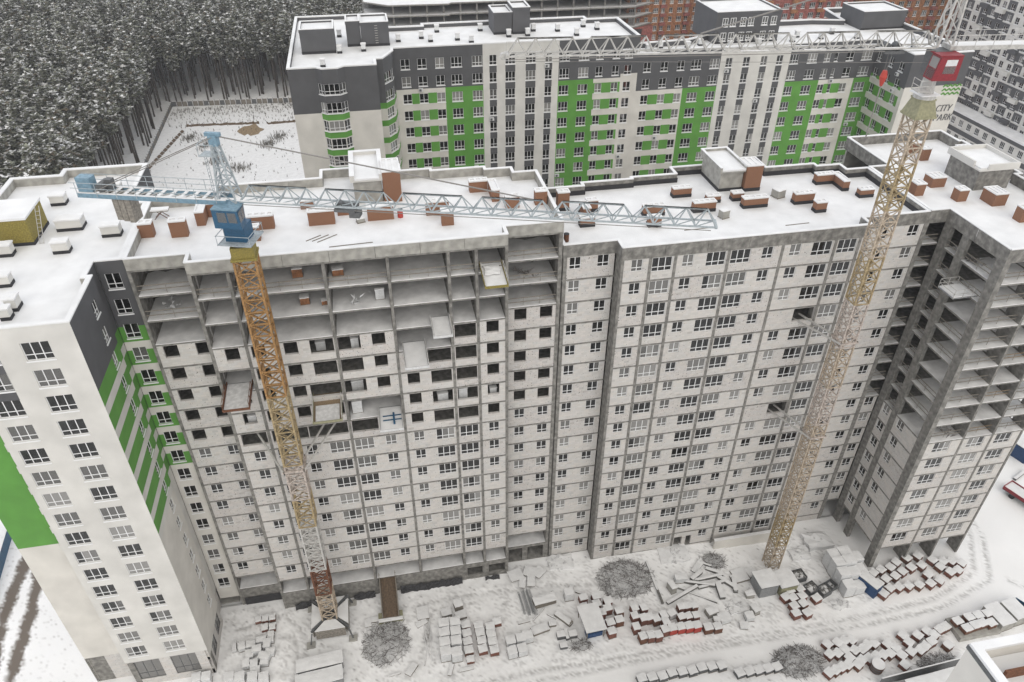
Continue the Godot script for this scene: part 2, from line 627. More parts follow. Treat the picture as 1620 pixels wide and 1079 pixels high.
# snow blown onto a floor along an open edge: deepest at the edge, thinning inwards
func drift(t: Node3D, x0: float, x1: float, z: float, deep: float, y: float) -> void:
	var mb := MB.new()
	var k := maxi(2, roundi((x1 - x0) / 0.9))
	var prev := []
	for i in k + 1:
		var x := x0 + (x1 - x0) * i / k
		var col := [Vector3(x, y + 0.002, z + 0.015), Vector3(x, y + rng.randf_range(0.05, 0.09), z - 0.01), Vector3(x, y + rng.randf_range(0.03, 0.06), z - deep * 0.4), Vector3(x, y + 0.012, z - deep * rng.randf_range(0.9, 1.05))]
		if i > 0:
			for j in 3:
				mb.face(prev[j], col[j], col[j + 1], prev[j + 1], Vector3(0, 1, 0.3))
		prev = col
	part(mb, "floor_snow", M.floor_snow, t)

# two guard boards on posts along an open edge
func railing(t: Node3D, p: Vector3, q: Vector3, m: Material) -> void:
	var mb := MB.new()
	var k := maxi(1, roundi(p.distance_to(q) / 2.2))
	for h in [0.55, 1.05]:
		mb.bar(p + Vector3(0, h + rng.randf_range(-0.03, 0.03), 0), q + Vector3(0, h + rng.randf_range(-0.03, 0.03), 0), 0.04, 0.1)
	for i in range(1, k):
		var c := p.lerp(q, float(i) / k)
		mb.bar(c, c + Vector3(0, 1.12, -0.03), 0.035)
	part(mb, "guard_rail", m, t)

func block_left() -> void:
	var t := thing("unfinished_apartment_block", "taller unfinished concrete apartment block with three open floors under its roof, behind the blue crane", "building")
	var poly := PackedVector2Array([Vector2(-24.75, -1.75), Vector2(-18.9, -1.75), Vector2(-18.9, 0), Vector2(12.65, 0), Vector2(12.65, -1.75), Vector2(18.98, -1.75), Vector2(18.98, -15.15), Vector2(16.2, -15.15), Vector2(16.2, -16.6), Vector2(13.05, -16.6), Vector2(13.05, -17.4), Vector2(6.65, -17.4), Vector2(6.65, -18.0), Vector2(3.0, -18.0), Vector2(3.0, -19.9), Vector2(-6.4, -19.9), Vector2(-6.4, -17.6), Vector2(-18.0, -17.6), Vector2(-18.0, -15.1), Vector2(-24.75, -15.1)])
	for n in 17:
		slab(t, poly, ly(n))
	slab(t, poly, 3.4, 0.2)
	slab(t, poly, 0.05, 0.2)
	parapet(t, poly, 54.1, 55.35, 0.28, M.concrete_pale)
	var mb := MB.new()
	mb.prism(inset(poly, 0.3), 54.1, 54.35)
	part(mb, "roof_snow", M.roof_snow, t)
	# inner and outer walls that close the storeys
	mb = MB.new()
	mb.box(Vector3(-24.5, 0.1, -7.2), Vector3(18.8, 53.9, -7.0))
	part(mb, "inner_wall", M.soffit, t)
	mb = MB.new()
	mb.box(Vector3(-24.7, 0.1, -15.0), Vector3(18.9, 53.9, -14.8))
	part(mb, "rear_wall", M.concrete_pale, t)
	mb = MB.new()
	mb.box(Vector3(-24.75, 0.0, -15.0), Vector3(-24.6, 54.1, -1.9))
	part(mb, "side_wall", M.concrete, t)
	mb = MB.new()
	mb.box(Vector3(18.8, 0.0, -15.0), Vector3(18.97, 54.1, -2.0))
	part(mb, "side_wall", M.concrete, t)
	for x in [-18.8, -6.1, 0.23, 12.56]:
		mb = MB.new()
		mb.box(Vector3(x - 0.1, 0.1, -7.0), Vector3(x + 0.1, 53.9, -2.2))
		part(mb, "cross_wall", M.soffit, t)
	mb = MB.new()
	mb.box(Vector3(-18.92, 0.0, -1.72), Vector3(-18.7, 54.1, 0.0))
	part(mb, "side_wall", M.concrete, t)
	mb = MB.new()
	mb.box(Vector3(12.5, 0.0, -1.72), Vector3(12.67, 54.1, 0.0))
	part(mb, "side_wall", M.concrete, t)
	for x in [-15.2, -6.1, 0.23, 6.4, 9.3]:
		column(t, x, 0.32, 0.03, 1.5, -0.2, 54.05)
	column(t, -18.74, 0.34, 0.035, 1.2, -0.2, 54.05)
	column(t, 12.5, 0.34, 0.035, 1.2, -0.2, 54.05)
	column(t, -24.6, 0.32, -1.72, 1.4, -0.2, 54.05)
	column(t, 12.84, 0.3, -1.72, 0.9, -0.2, 54.05)
	column(t, 18.72, 0.42, -1.71, 1.4, -0.2, 54.05)
	# empty bays and wide openings: bay -> storey -> openings (null: no wall at all)
	var odd := {"1 4": null, "1 7": [[-18.2, -15.5, 3]], "2 5": [[-14.75, -13.45, 2], [-11.45, -10.15, 2], [-9.6, -6.35, 3]], "2 7": [[-14.8, -10.9, 3], [-10.7, -6.4, 3]], "3 6": null, "4 3": null, "3 7": [[-5.8, -2.9, 3]], "4 4": [[3.6, 6.1, 3]]}
	for b in FRONT_A.size():
		var bay: Array = FRONT_A[b]
		var fr := frame_at(Vector3(0, 0, bay[2] - 0.03), Vector3.RIGHT)
		for n in 16:
			var key := "%d %d" % [b, n]
			var open: bool = n < 3 or (odd.has(key) and odd[key] == null)
			if open:
				drift(t, bay[0] + 0.2, bay[1] - 0.2, bay[2], 6.4 if bay[2] == 0.0 else 4.9, ly(n + 1) + 0.1)
				if n == 0 or (n == 1 and b in [0, 7]) or (n == 2 and b == 7):
					railing(t, Vector3(bay[0] + 0.2, ly(n + 1) + 0.1, bay[2] - 0.25), Vector3(bay[1] - 0.2, ly(n + 1) + 0.1, bay[2] - 0.25), M.old_timber)
				continue
			var wins: Array = odd[key] if odd.has(key) else bay[3]
			bay_wall(t, fr, bay[0], bay[1], ly(n + 1), ly(n), wins, n < 8, 0.45 if n < 11 else 0.62, any_block())
		# shop storey: open, on a plinth wall
		drift(t, bay[0] + 0.2, bay[1] - 0.2, bay[2], 5.0, 3.5)
		mb = MB.new()
		var rects := []
		if b == 5:
			rects = [[6.75, 8.95, 0.7, 2.5]]
		elif b == 6:
			rects = [[9.85, 12.2, 0.7, 2.5]]
		elif b == 7:
			rects = [[13.1, 15.1, 0.1, 2.85], [15.85, 18.2, 0.1, 2.85]]
		elif b == 3:
			rects = [[-5.8, -3.3, 1.6, 3.29]]
		wall({"w": mb}, fr, bay[0] + 0.16, bay[1] - 0.16, -0.6, 3.29, rects, 0.3, func(_u, _v): return "w")
		part(mb, "plinth_wall", M.concrete, t)
	# stair tower and shafts on the roof
	mb = MB.new()
	mb.box(Vector3(-2.5, 54.2, -18.6), Vector3(0.6, 57.0, -12.1))
	var st := part(mb, "stair_tower", M.concrete_pale, t)
	mb = MB.new()
	mb.box(Vector3(-2.8, 57.0, -19.0), Vector3(0.85, 57.2, -11.8))
	mb.box(Vector3(-2.8, 57.2, -19.0), Vector3(-2.3, 57.75, -11.8))
	mb.box(Vector3(0.4, 57.2, -19.0), Vector3(0.85, 57.75, -11.8))
	mb.box(Vector3(-2.3, 57.2, -19.0), Vector3(0.4, 57.75, -18.6))
	part(mb, "roof_slab", M.plaster, st)
	mb = MB.new()
	mb.box(Vector3(-2.3, 57.2, -18.6), Vector3(0.4, 57.4, -11.75))
	mb.box(Vector3(-2.83, 57.752, -19.03), Vector3(-2.28, 57.85, -11.77))
	mb.box(Vector3(0.38, 57.752, -19.03), Vector3(0.88, 57.85, -11.77))
	mb.box(Vector3(-2.28, 57.752, -19.03), Vector3(0.38, 57.85, -18.57))
	part(mb, "roof_snow", M.roof_snow, st)
	shaft(t, 0.72, 2.7, -11.75, 3.6, 54.35, 3.6)
	for s in [[-24.55, -23.2, -7.95, 1.0, 1.5], [-21.4, -19.75, -7.45, 0.9, 1.75], [-19.2, -18.3, -9.7, 2.6, 1.5], [-18.25, -16.6, -11.6, 0.9, 1.5], [-13.7, -11.05, -7.6, 0.9, 1.5], [-13.2, -12.3, -5.15, 0.8, 1.5], [-8.5, -7.0, -11.7, 0.9, 0.9], [-7.5, -4.75, -7.5, 0.9, 1.55], [-4.5, -3.3, -9.4, 0.9, 1.35], [-1.3, 1.5, -7.5, 0.9, 1.55], [5.0, 7.5, -7.6, 0.9, 1.5], [6.4, 7.7, -4.95, 0.8, 1.6], [10.5, 12.6, -12.5, 0.9, 1.3], [12.65, 13.5, -9.7, 3.0, 1.35], [13.85, 15.4, -7.75, 0.9, 1.3], [17.25, 18.6, -7.95, 0.9, 1.6]]:
		shaft(t, s[0], s[1], s[2], s[3], 54.35, s[4])

func block_right() -> void:
	var t := thing("unfinished_apartment_block", "long unfinished block with glazed pale block walls and tarred roof kerbs, behind the red crane", "building")
	var poly := PackedVector2Array([Vector2(19.04, -1.75), Vector2(25.1, -1.75), Vector2(25.1, 0), Vector2(54.6, 0), Vector2(54.6, -1.75), Vector2(63.1, -1.75), Vector2(63.1, -14.7), Vector2(60.1, -14.7), Vector2(60.1, -16.4), Vector2(56.85, -16.4), Vector2(56.85, -17.2), Vector2(50.1, -17.2), Vector2(50.1, -19.45), Vector2(37.6, -19.45), Vector2(37.6, -17.45), Vector2(31.6, -17.45), Vector2(31.6, -17.0), Vector2(25.0, -17.0), Vector2(25.0, -16.1), Vector2(19.04, -16.1)])
	for n in range(1, 19):
		slab(t, poly, ly(n))
	parapet(t, poly, 51.1, 52.45, 0.28, M.concrete)
	var mb := MB.new()
	mb.prism(inset(poly, 0.3), 51.1, 51.35)
	part(mb, "roof_snow", M.roof_snow, t)
	# tarred kerb inside the rear parapet
	mb = MB.new()
	var inn := inset(poly, 0.29)
	var inn2 := inset(poly, 0.36)
	for i in range(5, 20):
		var a := inn[i]
		var b := inn[(i + 1) % 20]
		mb.prism(PackedVector2Array([a, b, inn2[(i + 1) % 20], inn2[i]]), 51.3, 51.95)
	part(mb, "tar_kerb", M.tar, t)
	mb = MB.new()
	mb.box(Vector3(19.3, 0.1, -7.2), Vector3(62.9, 50.9, -7.0))
	part(mb, "inner_wall", M.soffit, t)
	mb = MB.new()
	mb.box(Vector3(19.1, 0.1, -16.0), Vector3(63.0, 50.9, -14.7))
	part(mb, "rear_wall", M.concrete_pale, t)
	mb = MB.new()
	mb.box(Vector3(19.06, 0.0, -15.9), Vector3(19.25, 51.1, -2.0))
	part(mb, "side_wall", M.concrete, t)
	mb = MB.new()
	mb.box(Vector3(62.95, 0.0, -14.6), Vector3(63.09, 51.1, -2.0))
	part(mb, "side_wall", M.concrete, t)
	for x in [31.35, 44.05]:
		mb = MB.new()
		mb.box(Vector3(x - 0.1, 0.1, -7.0), Vector3(x + 0.1, 50.9, -2.2))
		part(mb, "cross_wall", M.soffit, t)
	mb = MB.new()
	mb.box(Vector3(25.08, -0.5, -1.72), Vector3(25.3, 51.1, 0.0))
	part(mb, "side_wall", M.concrete, t)
	mb = MB.new()
	mb.box(Vector3(54.4, -1.4, -1.72), Vector3(54.62, 51.1, 0.0))
	part(mb, "side_wall", M.concrete, t)
	for x in [28.45, 31.35, 37.6, 44.05, 50.55, 53.55]:
		column(t, x, 0.34, 0.03, 1.2, -1.4, 51.05)
	column(t, 25.26, 0.34, 0.035, 1.0, -0.6, 51.05)
	column(t, 54.45, 0.3, 0.035, 1.0, -1.4, 51.05)
	column(t, 19.3, 0.42, -1.71, 1.4, -0.4, 51.05)
	column(t, 63.0, 0.3, -1.71, 1.2, -1.4, 51.05)
	for b in FRONT_D.size():
		var bay: Array = FRONT_D[b]
		var fr := frame_at(Vector3(0, 0, bay[2] - 0.03), Vector3.RIGHT)
		for n in range(1, 18):
			var wins: Array = bay[3]
			var y0 := ly(n + 1)
			if n == 17:
				y0 = -1.3
			if b == 5 and n in [4, 9]:
				# bare opening that takes the crane's tie bars
				bay_wall(t, fr, bay[0], bay[1], y0, ly(n), [[47.65, 50.3, 3]], true, 0.0, any_block())
				window(t, fr, 45.0, ly(n) - 1.66, 1.35, 1.5, 2, 0.0, 0.5)
				continue
			if b == 4 and n == 17:
				var rects := [[37.9, 39.15, -0.6, 2.0], [39.75, 40.6, -0.6, 2.0], [41.65, 42.95, 1.34, 2.84]]
				mb = MB.new()
				wall({"w": mb}, fr, bay[0] + 0.16, bay[1] - 0.16, -1.3, 2.89, rects, 0.3, func(_u, _v): return "w")
				part(mb, "block_wall", M.block_c, t)
				window(t, fr, 41.65, 1.34, 1.3, 1.5, 2, 0.0, 0.8)
				continue
			bay_wall(t, fr, bay[0], bay[1], y0, ly(n), wins, false, 0.22 if n < 5 else (0.5 if n < 12 else 0.62), any_block())
	# stair tower and shafts on the roof
	mb = MB.new()
	mb.box(Vector3(42.0, 51.2, -19.2), Vector3(45.0, 53.9, -13.55))
	var st := part(mb, "stair_tower", M.concrete_pale, t)
	mb = MB.new()
	mb.box(Vector3(41.7, 53.9, -19.6), Vector3(45.3, 54.1, -13.2))
	mb.box(Vector3(41.7, 54.1, -19.6), Vector3(41.95, 54.6, -13.2))
	mb.box(Vector3(41.95, 54.1, -19.6), Vector3(45.3, 54.6, -19.3))
	mb.box(Vector3(45.05, 54.1, -19.3), Vector3(45.3, 54.6, -13.2))
	part(mb, "roof_slab", M.concrete_pale, st)
	mb = MB.new()
	mb.box(Vector3(41.95, 54.1, -19.3), Vector3(45.05, 54.3, -13.15))
	mb.box(Vector3(41.67, 54.602, -19.63), Vector3(41.98, 54.68, -13.17))
	mb.box(Vector3(41.98, 54.602, -19.63), Vector3(45.33, 54.68, -19.27))
	mb.box(Vector3(45.02, 54.602, -19.27), Vector3(45.33, 54.68, -13.17))
	part(mb, "roof_snow", M.roof_snow, st)
	mb = MB.new()
	mb.box(Vector3(41.94, 51.25, -19.26), Vector3(45.06, 51.75, -13.5))
	part(mb, "tar_skirt", M.tar, st)
	shaft(t, 45.1, 47.25, -12.95, 2.6, 51.35, 3.3, 0.45)
	for s in [[20.9, 22.3, -11.9, 1.0, 2.3], [23.3, 24.2, -9.2, 2.0, 1.4], [24.2, 25.6, -11.0, 0.9, 1.4], [22.5, 24.2, -7.4, 0.9, 1.1], [35.75, 38.1, -12.8, 0.9, 1.15], [39.3, 41.0, -10.6, 0.9, 0.85], [36.7, 39.45, -8.5, 0.9, 1.2], [42.6, 44.0, -10.6, 0.9, 0.95], [43.0, 46.1, -8.45, 0.9, 1.2], [30.5, 33.1, -8.6, 0.9, 1.2], [30.2, 31.7, -5.95, 0.8, 1.15], [55.1, 57.6, -13.1, 0.9, 1.25], [57.4, 58.25, -10.8, 2.9, 1.25], [58.45, 60.3, -8.6, 0.9, 1.0], [49.6, 52.1, -8.35, 0.9, 1.3], [51.0, 52.35, -5.85, 0.9, 1.25]]:
		shaft(t, s[0], s[1], s[2], s[3], 51.35, s[4], 0.42)

# tower at the right end: an open frame above, glazed panels below, standing on stilts
func block_wing() -> void:
	var t := thing("unfinished_tower_block", "bare concrete frame tower on stilts with open snowy floors at the right end", "building")
	var poly := PackedVector2Array([Vector2(63.14, -1.75), Vector2(65.6, -1.75), Vector2(65.6, 8.2), Vector2(80.4, 8.2), Vector2(80.4, -9.0), Vector2(81.3, -9.0), Vector2(81.3, -20.6), Vector2(80.8, -20.6), Vector2(80.8, -24.6), Vector2(66.0, -24.6), Vector2(66.0, -14.7), Vector2(63.14, -14.7)])
	for n in range(1, 18):
		slab(t, poly, ly(n), 0.22)
	parapet(t, poly, 51.11, 52.55, 0.28, M.concrete)
	var mb := MB.new()
	mb.prism(inset(poly, 0.3), 51.11, 51.35)
	part(mb, "roof_snow", M.roof_snow, t)
	# core and rear walls
	mb = MB.new()
	mb.box(Vector3(70.2, -1.5, -9.0), Vector3(70.45, 50.9, 2.6))
	mb.box(Vector3(70.45, -1.5, 2.35), Vector3(80.3, 50.9, 2.6))
	part(mb, "core_wall", M.soffit, t)
	mb = MB.new()
	mb.box(Vector3(63.3, -1.5, -9.2), Vector3(70.2, 50.9, -9.0))
	part(mb, "core_wall", M.soffit, t)
	mb = MB.new()
	mb.box(Vector3(66.2, -1.5, -24.4), Vector3(80.6, 50.9, -24.1))
	part(mb, "rear_wall", M.concrete_pale, t)
	mb = MB.new()
	mb.box(Vector3(66.05, -1.5, -24.1), Vector3(66.3, 47.0, -14.8))
	part(mb, "side_wall", M.concrete, t)
	# columns: wide pylons on the yard side, lean ones along the front
	var cols := [[65.58, 66.2, -1.7, -0.55], [65.58, 66.1, 1.4, 2.45], [65.57, 66.3, 6.95, 8.23], [71.25, 71.55, 5.9, 8.22], [75.65, 75.95, 5.9, 8.22], [80.12, 80.42, 6.2, 8.22], [63.15, 63.45, -2.6, -1.72], [80.15, 80.38, -1.0, 0.4], [80.15, 80.38, -8.0, -6.6]]
	for k in cols:
		mb = MB.new()
		mb.box(Vector3(k[0], -1.5, k[2]), Vector3(k[1], 51.05, k[3]))
		part(mb, "column", M.concrete, t)
	var front := frame_at(Vector3(0, 0, 8.17), Vector3.RIGHT)
	var inner := frame_at(Vector3(65.63, 0, 0), Vector3(0, 0, 1))
	var side := frame_at(Vector3(80.37, 0, 0), Vector3(0, 0, -1))
	var back := frame_at(Vector3(0, 0, -1.78), Vector3.RIGHT)
	for n in range(1, 17):
		var y0 := ly(n + 1)
		var y1 := ly(n)
		if n >= 10:
			bay_wall(t, front, 65.9, 71.4, y0, y1, [[67.4, 69.8, 3]], false, 0.7, any_block())
			bay_wall(t, front, 71.4, 75.8, y0, y1, [[72.4, 74.8, 3]], false, 0.7, any_block())
			bay_wall(t, front, 75.8, 80.2, y0, y1, [[76.5, 78.9, 3]], false, 0.7, any_block())
			bay_wall(t, inner, -0.71, 1.56, y0, y1, [[-0.35, 0.95, 2]], false, 0.35, any_block())
			bay_wall(t, inner, 2.29, 7.1, y0, y1, [[2.9, 4.2, 2]], false, 0.35, any_block())
			bay_wall(t, back, 63.3, 65.6, y0, y1, [[63.75, 65.1, 2]], false, 0.4, any_block())
			bay_wall(t, side, -6.4, 9.0, y0, y1, [[-4.0, -2.6, 2], [2.0, 4.4, 3]], false, 0.6, any_block())
		else:
			var f := y0 + 0.11
			drift(t, 66.3, 71.3, 8.2, 5.4, f)
			drift(t, 71.6, 75.6, 8.2, 5.2, f)
			drift(t, 76.0, 80.1, 8.2, 5.2, f)
			drift(t, 63.4, 65.5, -1.75, 2.2, f)
			# snow blown in from the yard side
			mb = MB.new()
			mb.box(Vector3(65.62, f, -0.5), Vector3(67.2, f + 0.03, 1.38))
			mb.box(Vector3(65.62, f, 2.48), Vector3(69.4, f + 0.03, 6.9))
			part(mb, "floor_snow", M.floor_snow, t)
			railing(t, Vector3(65.75, f, -0.5), Vector3(65.75, f, 1.35), M.old_timber)
			if n % 3 != 0:
				railing(t, Vector3(65.9, f, 2.6), Vector3(65.9, f, 6.8), M.old_timber)
			railing(t, Vector3(63.5, f, -2.0), Vector3(65.5, f, -2.0), M.old_timber)
			railing(t, Vector3(66.4, f, 7.6), Vector3(71.2, f, 7.6), M.old_timber)
			if n % 2 == 1:
				railing(t, Vector3(71.7, f, 7.6), Vector3(75.6, f, 7.6), M.timber)
			railing(t, Vector3(76.0, f, 7.6), Vector3(80.0, f, 7.6), M.old_timber)
	# stair tower and shafts
	mb = MB.new()
	mb.box(Vector3(73.75, 51.2, -13.5), Vector3(78.6, 54.0, -7.95))
	var st := part(mb, "stair_tower", M.concrete, t)
	mb = MB.new()
	mb.box(Vector3(73.45, 54.0, -13.9), Vector3(78.95, 54.2, -7.65))
	mb.box(Vector3(73.45, 54.2, -13.9), Vector3(73.7, 54.85, -9.0))
	mb.box(Vector3(73.7, 54.2, -13.9), Vector3(78.95, 54.85, -13.65))
	mb.box(Vector3(78.7, 54.2, -13.65), Vector3(78.95, 54.85, -7.65))
	mb.box(Vector3(74.6, 54.2, -7.9), Vector3(78.7, 54.85, -7.65))
	part(mb, "roof_slab", M.plaster, st)
	mb = MB.new()
	mb.box(Vector3(73.7, 54.2, -13.65), Vector3(78.7, 54.38, -7.9))
	part(mb, "roof_snow", M.roof_snow, st)
	for s in [[73.1, 74.3, -17.6, 0.9, 1.6], [73.0, 74.6, -20.2, 0.9, 1.4], [75.6, 77.4, -14.4, 0.9, 2.9], [69.0, 70.95, -9.6, 1.7, 1.25], [65.4, 66.7, -7.8, 1.6, 1.5], [69.6, 70.9, -5.4, 1.2, 1.45], [73.0, 74.8, -3.5, 2.2, 1.5], [73.2, 75.5, 0.85, 1.2, 1.65]]:
		shaft(t, s[0], s[1], s[2], s[3], 51.35, s[4])

# ---------------------------------------------------------------- the finished buildings
func colours(keys: Array) -> Dictionary:
	var d := {}
	for k in keys:
		d[k] = MB.new()
	return d

func commit(t: Node3D, mbs: Dictionary) -> void:
	var names := {"dark": "grey_render", "green": "green_render", "cream": "cream_render", "plaster": "white_render", "concrete": "bare_wall", "block": "block_wall"}
	for k in mbs:
		part(mbs[k], names.get(k, "wall"), M[k], t)

func roof(t: Node3D, poly: PackedVector2Array, y: float, top: float, m: Material, snow := 0.12) -> void:
	var mb := MB.new()
	mb.prism(inset(poly, 0.38), y - 0.4, y)
	part(mb, "roof_slab", M.concrete, t)
	# lining of the parapet and the snow on its coping
	var a := inset(poly, 0.355)
	var b := inset(poly, 0.45)
	var o := inset(poly, -0.05)
	var n := poly.size()
	mb = MB.new()
	var sn := MB.new()
	for i in n:
		var j := (i + 1) % n
		mb.prism(PackedVector2Array([a[i], a[j], b[j], b[i]]), y - 0.3, top - 0.004)
		sn.prism(PackedVector2Array([o[i], o[j], b[j], b[i]]), top + 0.003, top + snow + i * 0.0007)
	part(mb, "parapet_lining", m, t)
	part(sn, "snow_coping", M.roof_snow, t)
	mb = MB.new()
	mb.prism(inset(poly, 0.46), y, y + 0.2)
	part(mb, "roof_snow", M.roof_snow, t)

# small roof vent: white-clad box on a dark foot under a snow cap
func vent(t: Node3D, x: float, z: float, y: float, w: float, d: float, h: float, clad: Material) -> void:
	var mb := MB.new()
	mb.box(Vector3(x - w * 0.5, y + 0.12, z - d), Vector3(x + w * 0.5, y + h, z))
	var o := part(mb, "roof_vent", clad, t)
	mb = MB.new()
	mb.box(Vector3(x - w * 0.5 - 0.03, y - 0.1, z - d - 0.03), Vector3(x + w * 0.5 + 0.03, y + 0.35, z + 0.03))
	part(mb, "tar_foot", M.tar, o)
	mb = MB.new()
	mb.mound(Vector3(x, y + h - 0.02, z - d * 0.5), w + 0.12, d + 0.12, 0.2, rng)
	part(mb, "snow_cap", M.snow, o)

func corner_house() -> void:
	var t := thing("corner_apartment_building", "finished white apartment corner building with grey crown and green stripes at the left", "building")
	var poly := PackedVector2Array([Vector2(-41.8, 6.5), Vector2(-36.65, 6.5), Vector2(-36.65, 8.2), Vector2(-27.0, 8.2), Vector2(-27.0, 0.45), Vector2(-27.55, 0.45), Vector2(-27.55, -2.2), Vector2(-24.93, -2.2), Vector2(-24.93, -15.2), Vector2(-27.0, -15.2), Vector2(-27.0, -26.1), Vector2(-36.45, -26.1), Vector2(-36.45, -24.4), Vector2(-41.8, -24.4)])
	var mbs := colours(["dark", "green", "cream", "plaster"])
	var band := func(v: float) -> bool:
		for k in 7:
			if v < 47.45 - 3.0 * k and v > 45.55 - 3.0 * k:
				return true
		return false
	var bandv := []
	for k in 7:
		bandv.append_array([47.45 - 3.0 * k, 45.55 - 3.0 * k])
	# street front
	var fr := frame_at(Vector3(0, 0, 8.2), Vector3.RIGHT)
	var rects := []
	for k in 16:
		rects.append([-31.55, -29.25, 51.6 - 3.0 * k, 53.5 - 3.0 * k])
		rects.append([-35.9, -33.63, 51.6 - 3.0 * k, 53.5 - 3.0 * k])
	wall(mbs, fr, -36.65, -27.0, 5.45, 55.15, rects, 0.35, func(u, v): return "dark" if u < -33.6 and v > 47.45 else "plaster", [-33.6], [47.45], false)
	for r in rects:
		window(t, fr, r[0], r[2], 2.3 if r[0] > -33 else 2.27, 1.9, 3, 0.14, 0.55 if r[2] > 15 else 0.95)
	# recessed strip beside it
	fr = frame_at(Vector3(0, 0, 6.5), Vector3.RIGHT)
	wall(mbs, fr, -41.8, -36.7, 5.3, 55.15, [], 0.35, func(_u, v): return "dark" if v > 47.45 else ("green" if v > 26.4 else "cream"), [], [47.45, 26.4], false)
	wall(mbs, frame_at(Vector3(-36.65, 0, 0), Vector3(0, 0, 1)), 6.5, 8.2, 5.3, 55.15, [], 0.35, func(_u, v): return "dark" if v > 47.45 else ("green" if v > 26.4 else "cream"), [], [47.45, 26.4], false)
	wall(mbs, frame_at(Vector3(-41.8, 0, 0), Vector3(0, 0, 1)), -24.4, 6.5, 0.0, 55.15, [], 0.35, func(_u, v): return "dark" if v > 47.45 else "cream", [], [47.45], false)
	for k in 6:
		var tb := MB.new()
		tb.box(Vector3(-37.8, 40.1 - 3.0 * k, 6.45), Vector3(-36.66, 41.1 - 3.0 * k, 6.54))
		tb.box(Vector3(-36.69, 40.1 - 3.0 * k, 6.54), Vector3(-36.62, 41.1 - 3.0 * k, 8.17))
		part(tb, "white_band", M.plaster, t)
	# yard side
	fr = frame_at(Vector3(-27.0, 0, 0), Vector3(0, 0, -1))
	rects = []
	for k in 16:
		rects.append([-2.95, -1.75, 51.95 - 3.0 * k, 53.5 - 3.0 * k])
	wall(mbs, fr, -8.2, -0.45, 4.0, 55.15, rects, 0.35, func(_u, v): return "dark" if v > 47.45 else ("green" if band.call(v) else ("plaster" if v > 26.4 else "cream")), [], bandv, false)
	for r in rects:
		window(t, fr, r[0], r[2], 1.2, 1.55, 2, 0.14, 0.2)
	wall(mbs, frame_at(Vector3(0, 0, 0.45), Vector3.LEFT), 27.0, 27.55, 4.0, 55.15, [], 0.3, func(_u, v): return "dark" if v > 47.45 else ("green" if band.call(v) else "plaster"), [], bandv, false)
	fr = frame_at(Vector3(-27.55, 0, 0), Vector3(0, 0, -1))
	wall(mbs, fr, -0.45, 2.2, 4.0, 55.15, [], 0.35, func(_u, v): return "dark" if v > 47.45 else ("green" if band.call(v) else "plaster"), [], bandv, false)
	# narrow face next to the unfinished block
	fr = frame_at(Vector3(0, 0, -2.2), Vector3.RIGHT)
	rects = []
	for k in 17:
		rects.append([-27.02, -25.6, 52.0 - 3.0 * k, 53.75 - 3.0 * k])
	wall(mbs, fr, -27.5, -24.93, 1.5, 55.15, rects, 0.35, func(_u, v): return "dark" if v > 47.45 else ("green" if band.call(v) else "cream"), [], bandv, false)
	for r in rects:
		window(t, fr, r[0], r[2], 1.42, 1.75, 2, 0.14, 0.15)
	# rear faces
	wall(mbs, frame_at(Vector3(-27.0, 0, 0), Vector3(0, 0, -1)), 15.2, 26.1, 0.0, 55.15, [], 0.35, func(_u, v): return "dark" if v > 47.45 else "cream", [], [47.45], false)
	commit(t, mbs)
	# floors inside, seen through the glass
	for k in 19:
		var sl := MB.new()
		sl.prism(inset(poly, 0.36), 53.75 - 3.0 * k, 53.95 - 3.0 * k)
		part(sl, "floor_slab", M.concrete_pale, t)
	var iw := MB.new()
	iw.box(Vector3(-41.0, 0.1, 3.0), Vector3(-31.9, 53.7, 3.2))
	iw.box(Vector3(-31.9, 0.1, -2.0), Vector3(-31.7, 53.7, 7.8))
	iw.box(Vector3(-31.7, 0.1, -6.2), Vector3(-25.3, 53.7, -6.0))
	part(iw, "inner_wall", M.plaster, t)
	# shop storey, still bare
	var sm := colours(["block", "concrete"])
	fr = frame_at(Vector3(0, 0, 8.0), Vector3.RIGHT)
	var shop := [[-35.9, -32.9, 1.2, 5.1], [-31.6, -28.6, 1.2, 5.1]]
	wall(sm, fr, -36.6, -27.1, -0.3, 5.44, shop, 0.3, func(u, _v): return "concrete" if u < -36.0 else "block")
	wall(sm, frame_at(Vector3(0, 0, 6.4), Vector3.RIGHT), -41.7, -36.7, -0.3, 5.29, [], 0.3, func(u, _v): return "concrete" if u < -39.6 else "block", [-39.6])
	var yard := [[-6.4, -4.4, 1.0, 3.6], [-3.4, -1.2, 1.0, 3.6]]
	wall(sm, frame_at(Vector3(-27.15, 0, 0), Vector3(0, 0, -1)), -8.0, -0.45, -0.3, 3.99, yard, 0.3, func(u, _v): return "concrete" if u < -6.9 else "block", [-6.9])
	wall(sm, frame_at(Vector3(-27.7, 0, 0), Vector3(0, 0, -1)), -0.45, 2.3, -0.3, 3.99, [], 0.3, func(_u, _v): return "block")
	commit(t, sm)
	for r in shop:
		window(t, fr, r[0], r[2], 3.0, 3.9, 3, 0.0, 0.3, M.lead)
	for r in yard:
		window(t, frame_at(Vector3(-27.15, 0, 0), Vector3(0, 0, -1)), r[0], r[2], r[1] - r[0], 2.6, 2, 0.0, 0.3, M.lead)
	roof(t, poly, 54.05, 55.15, M.concrete_pale)
	var mb := MB.new()
	var i1 := inset(poly, 0.355)
	var i2 := inset(poly, 0.42)
	for i in range(8, 14):
		mb.prism(PackedVector2Array([i1[i], i1[(i + 1) % 14], i2[(i + 1) % 14], i2[i]]), 54.1, 54.75)
	part(mb, "tar_kerb", M.tar, t)
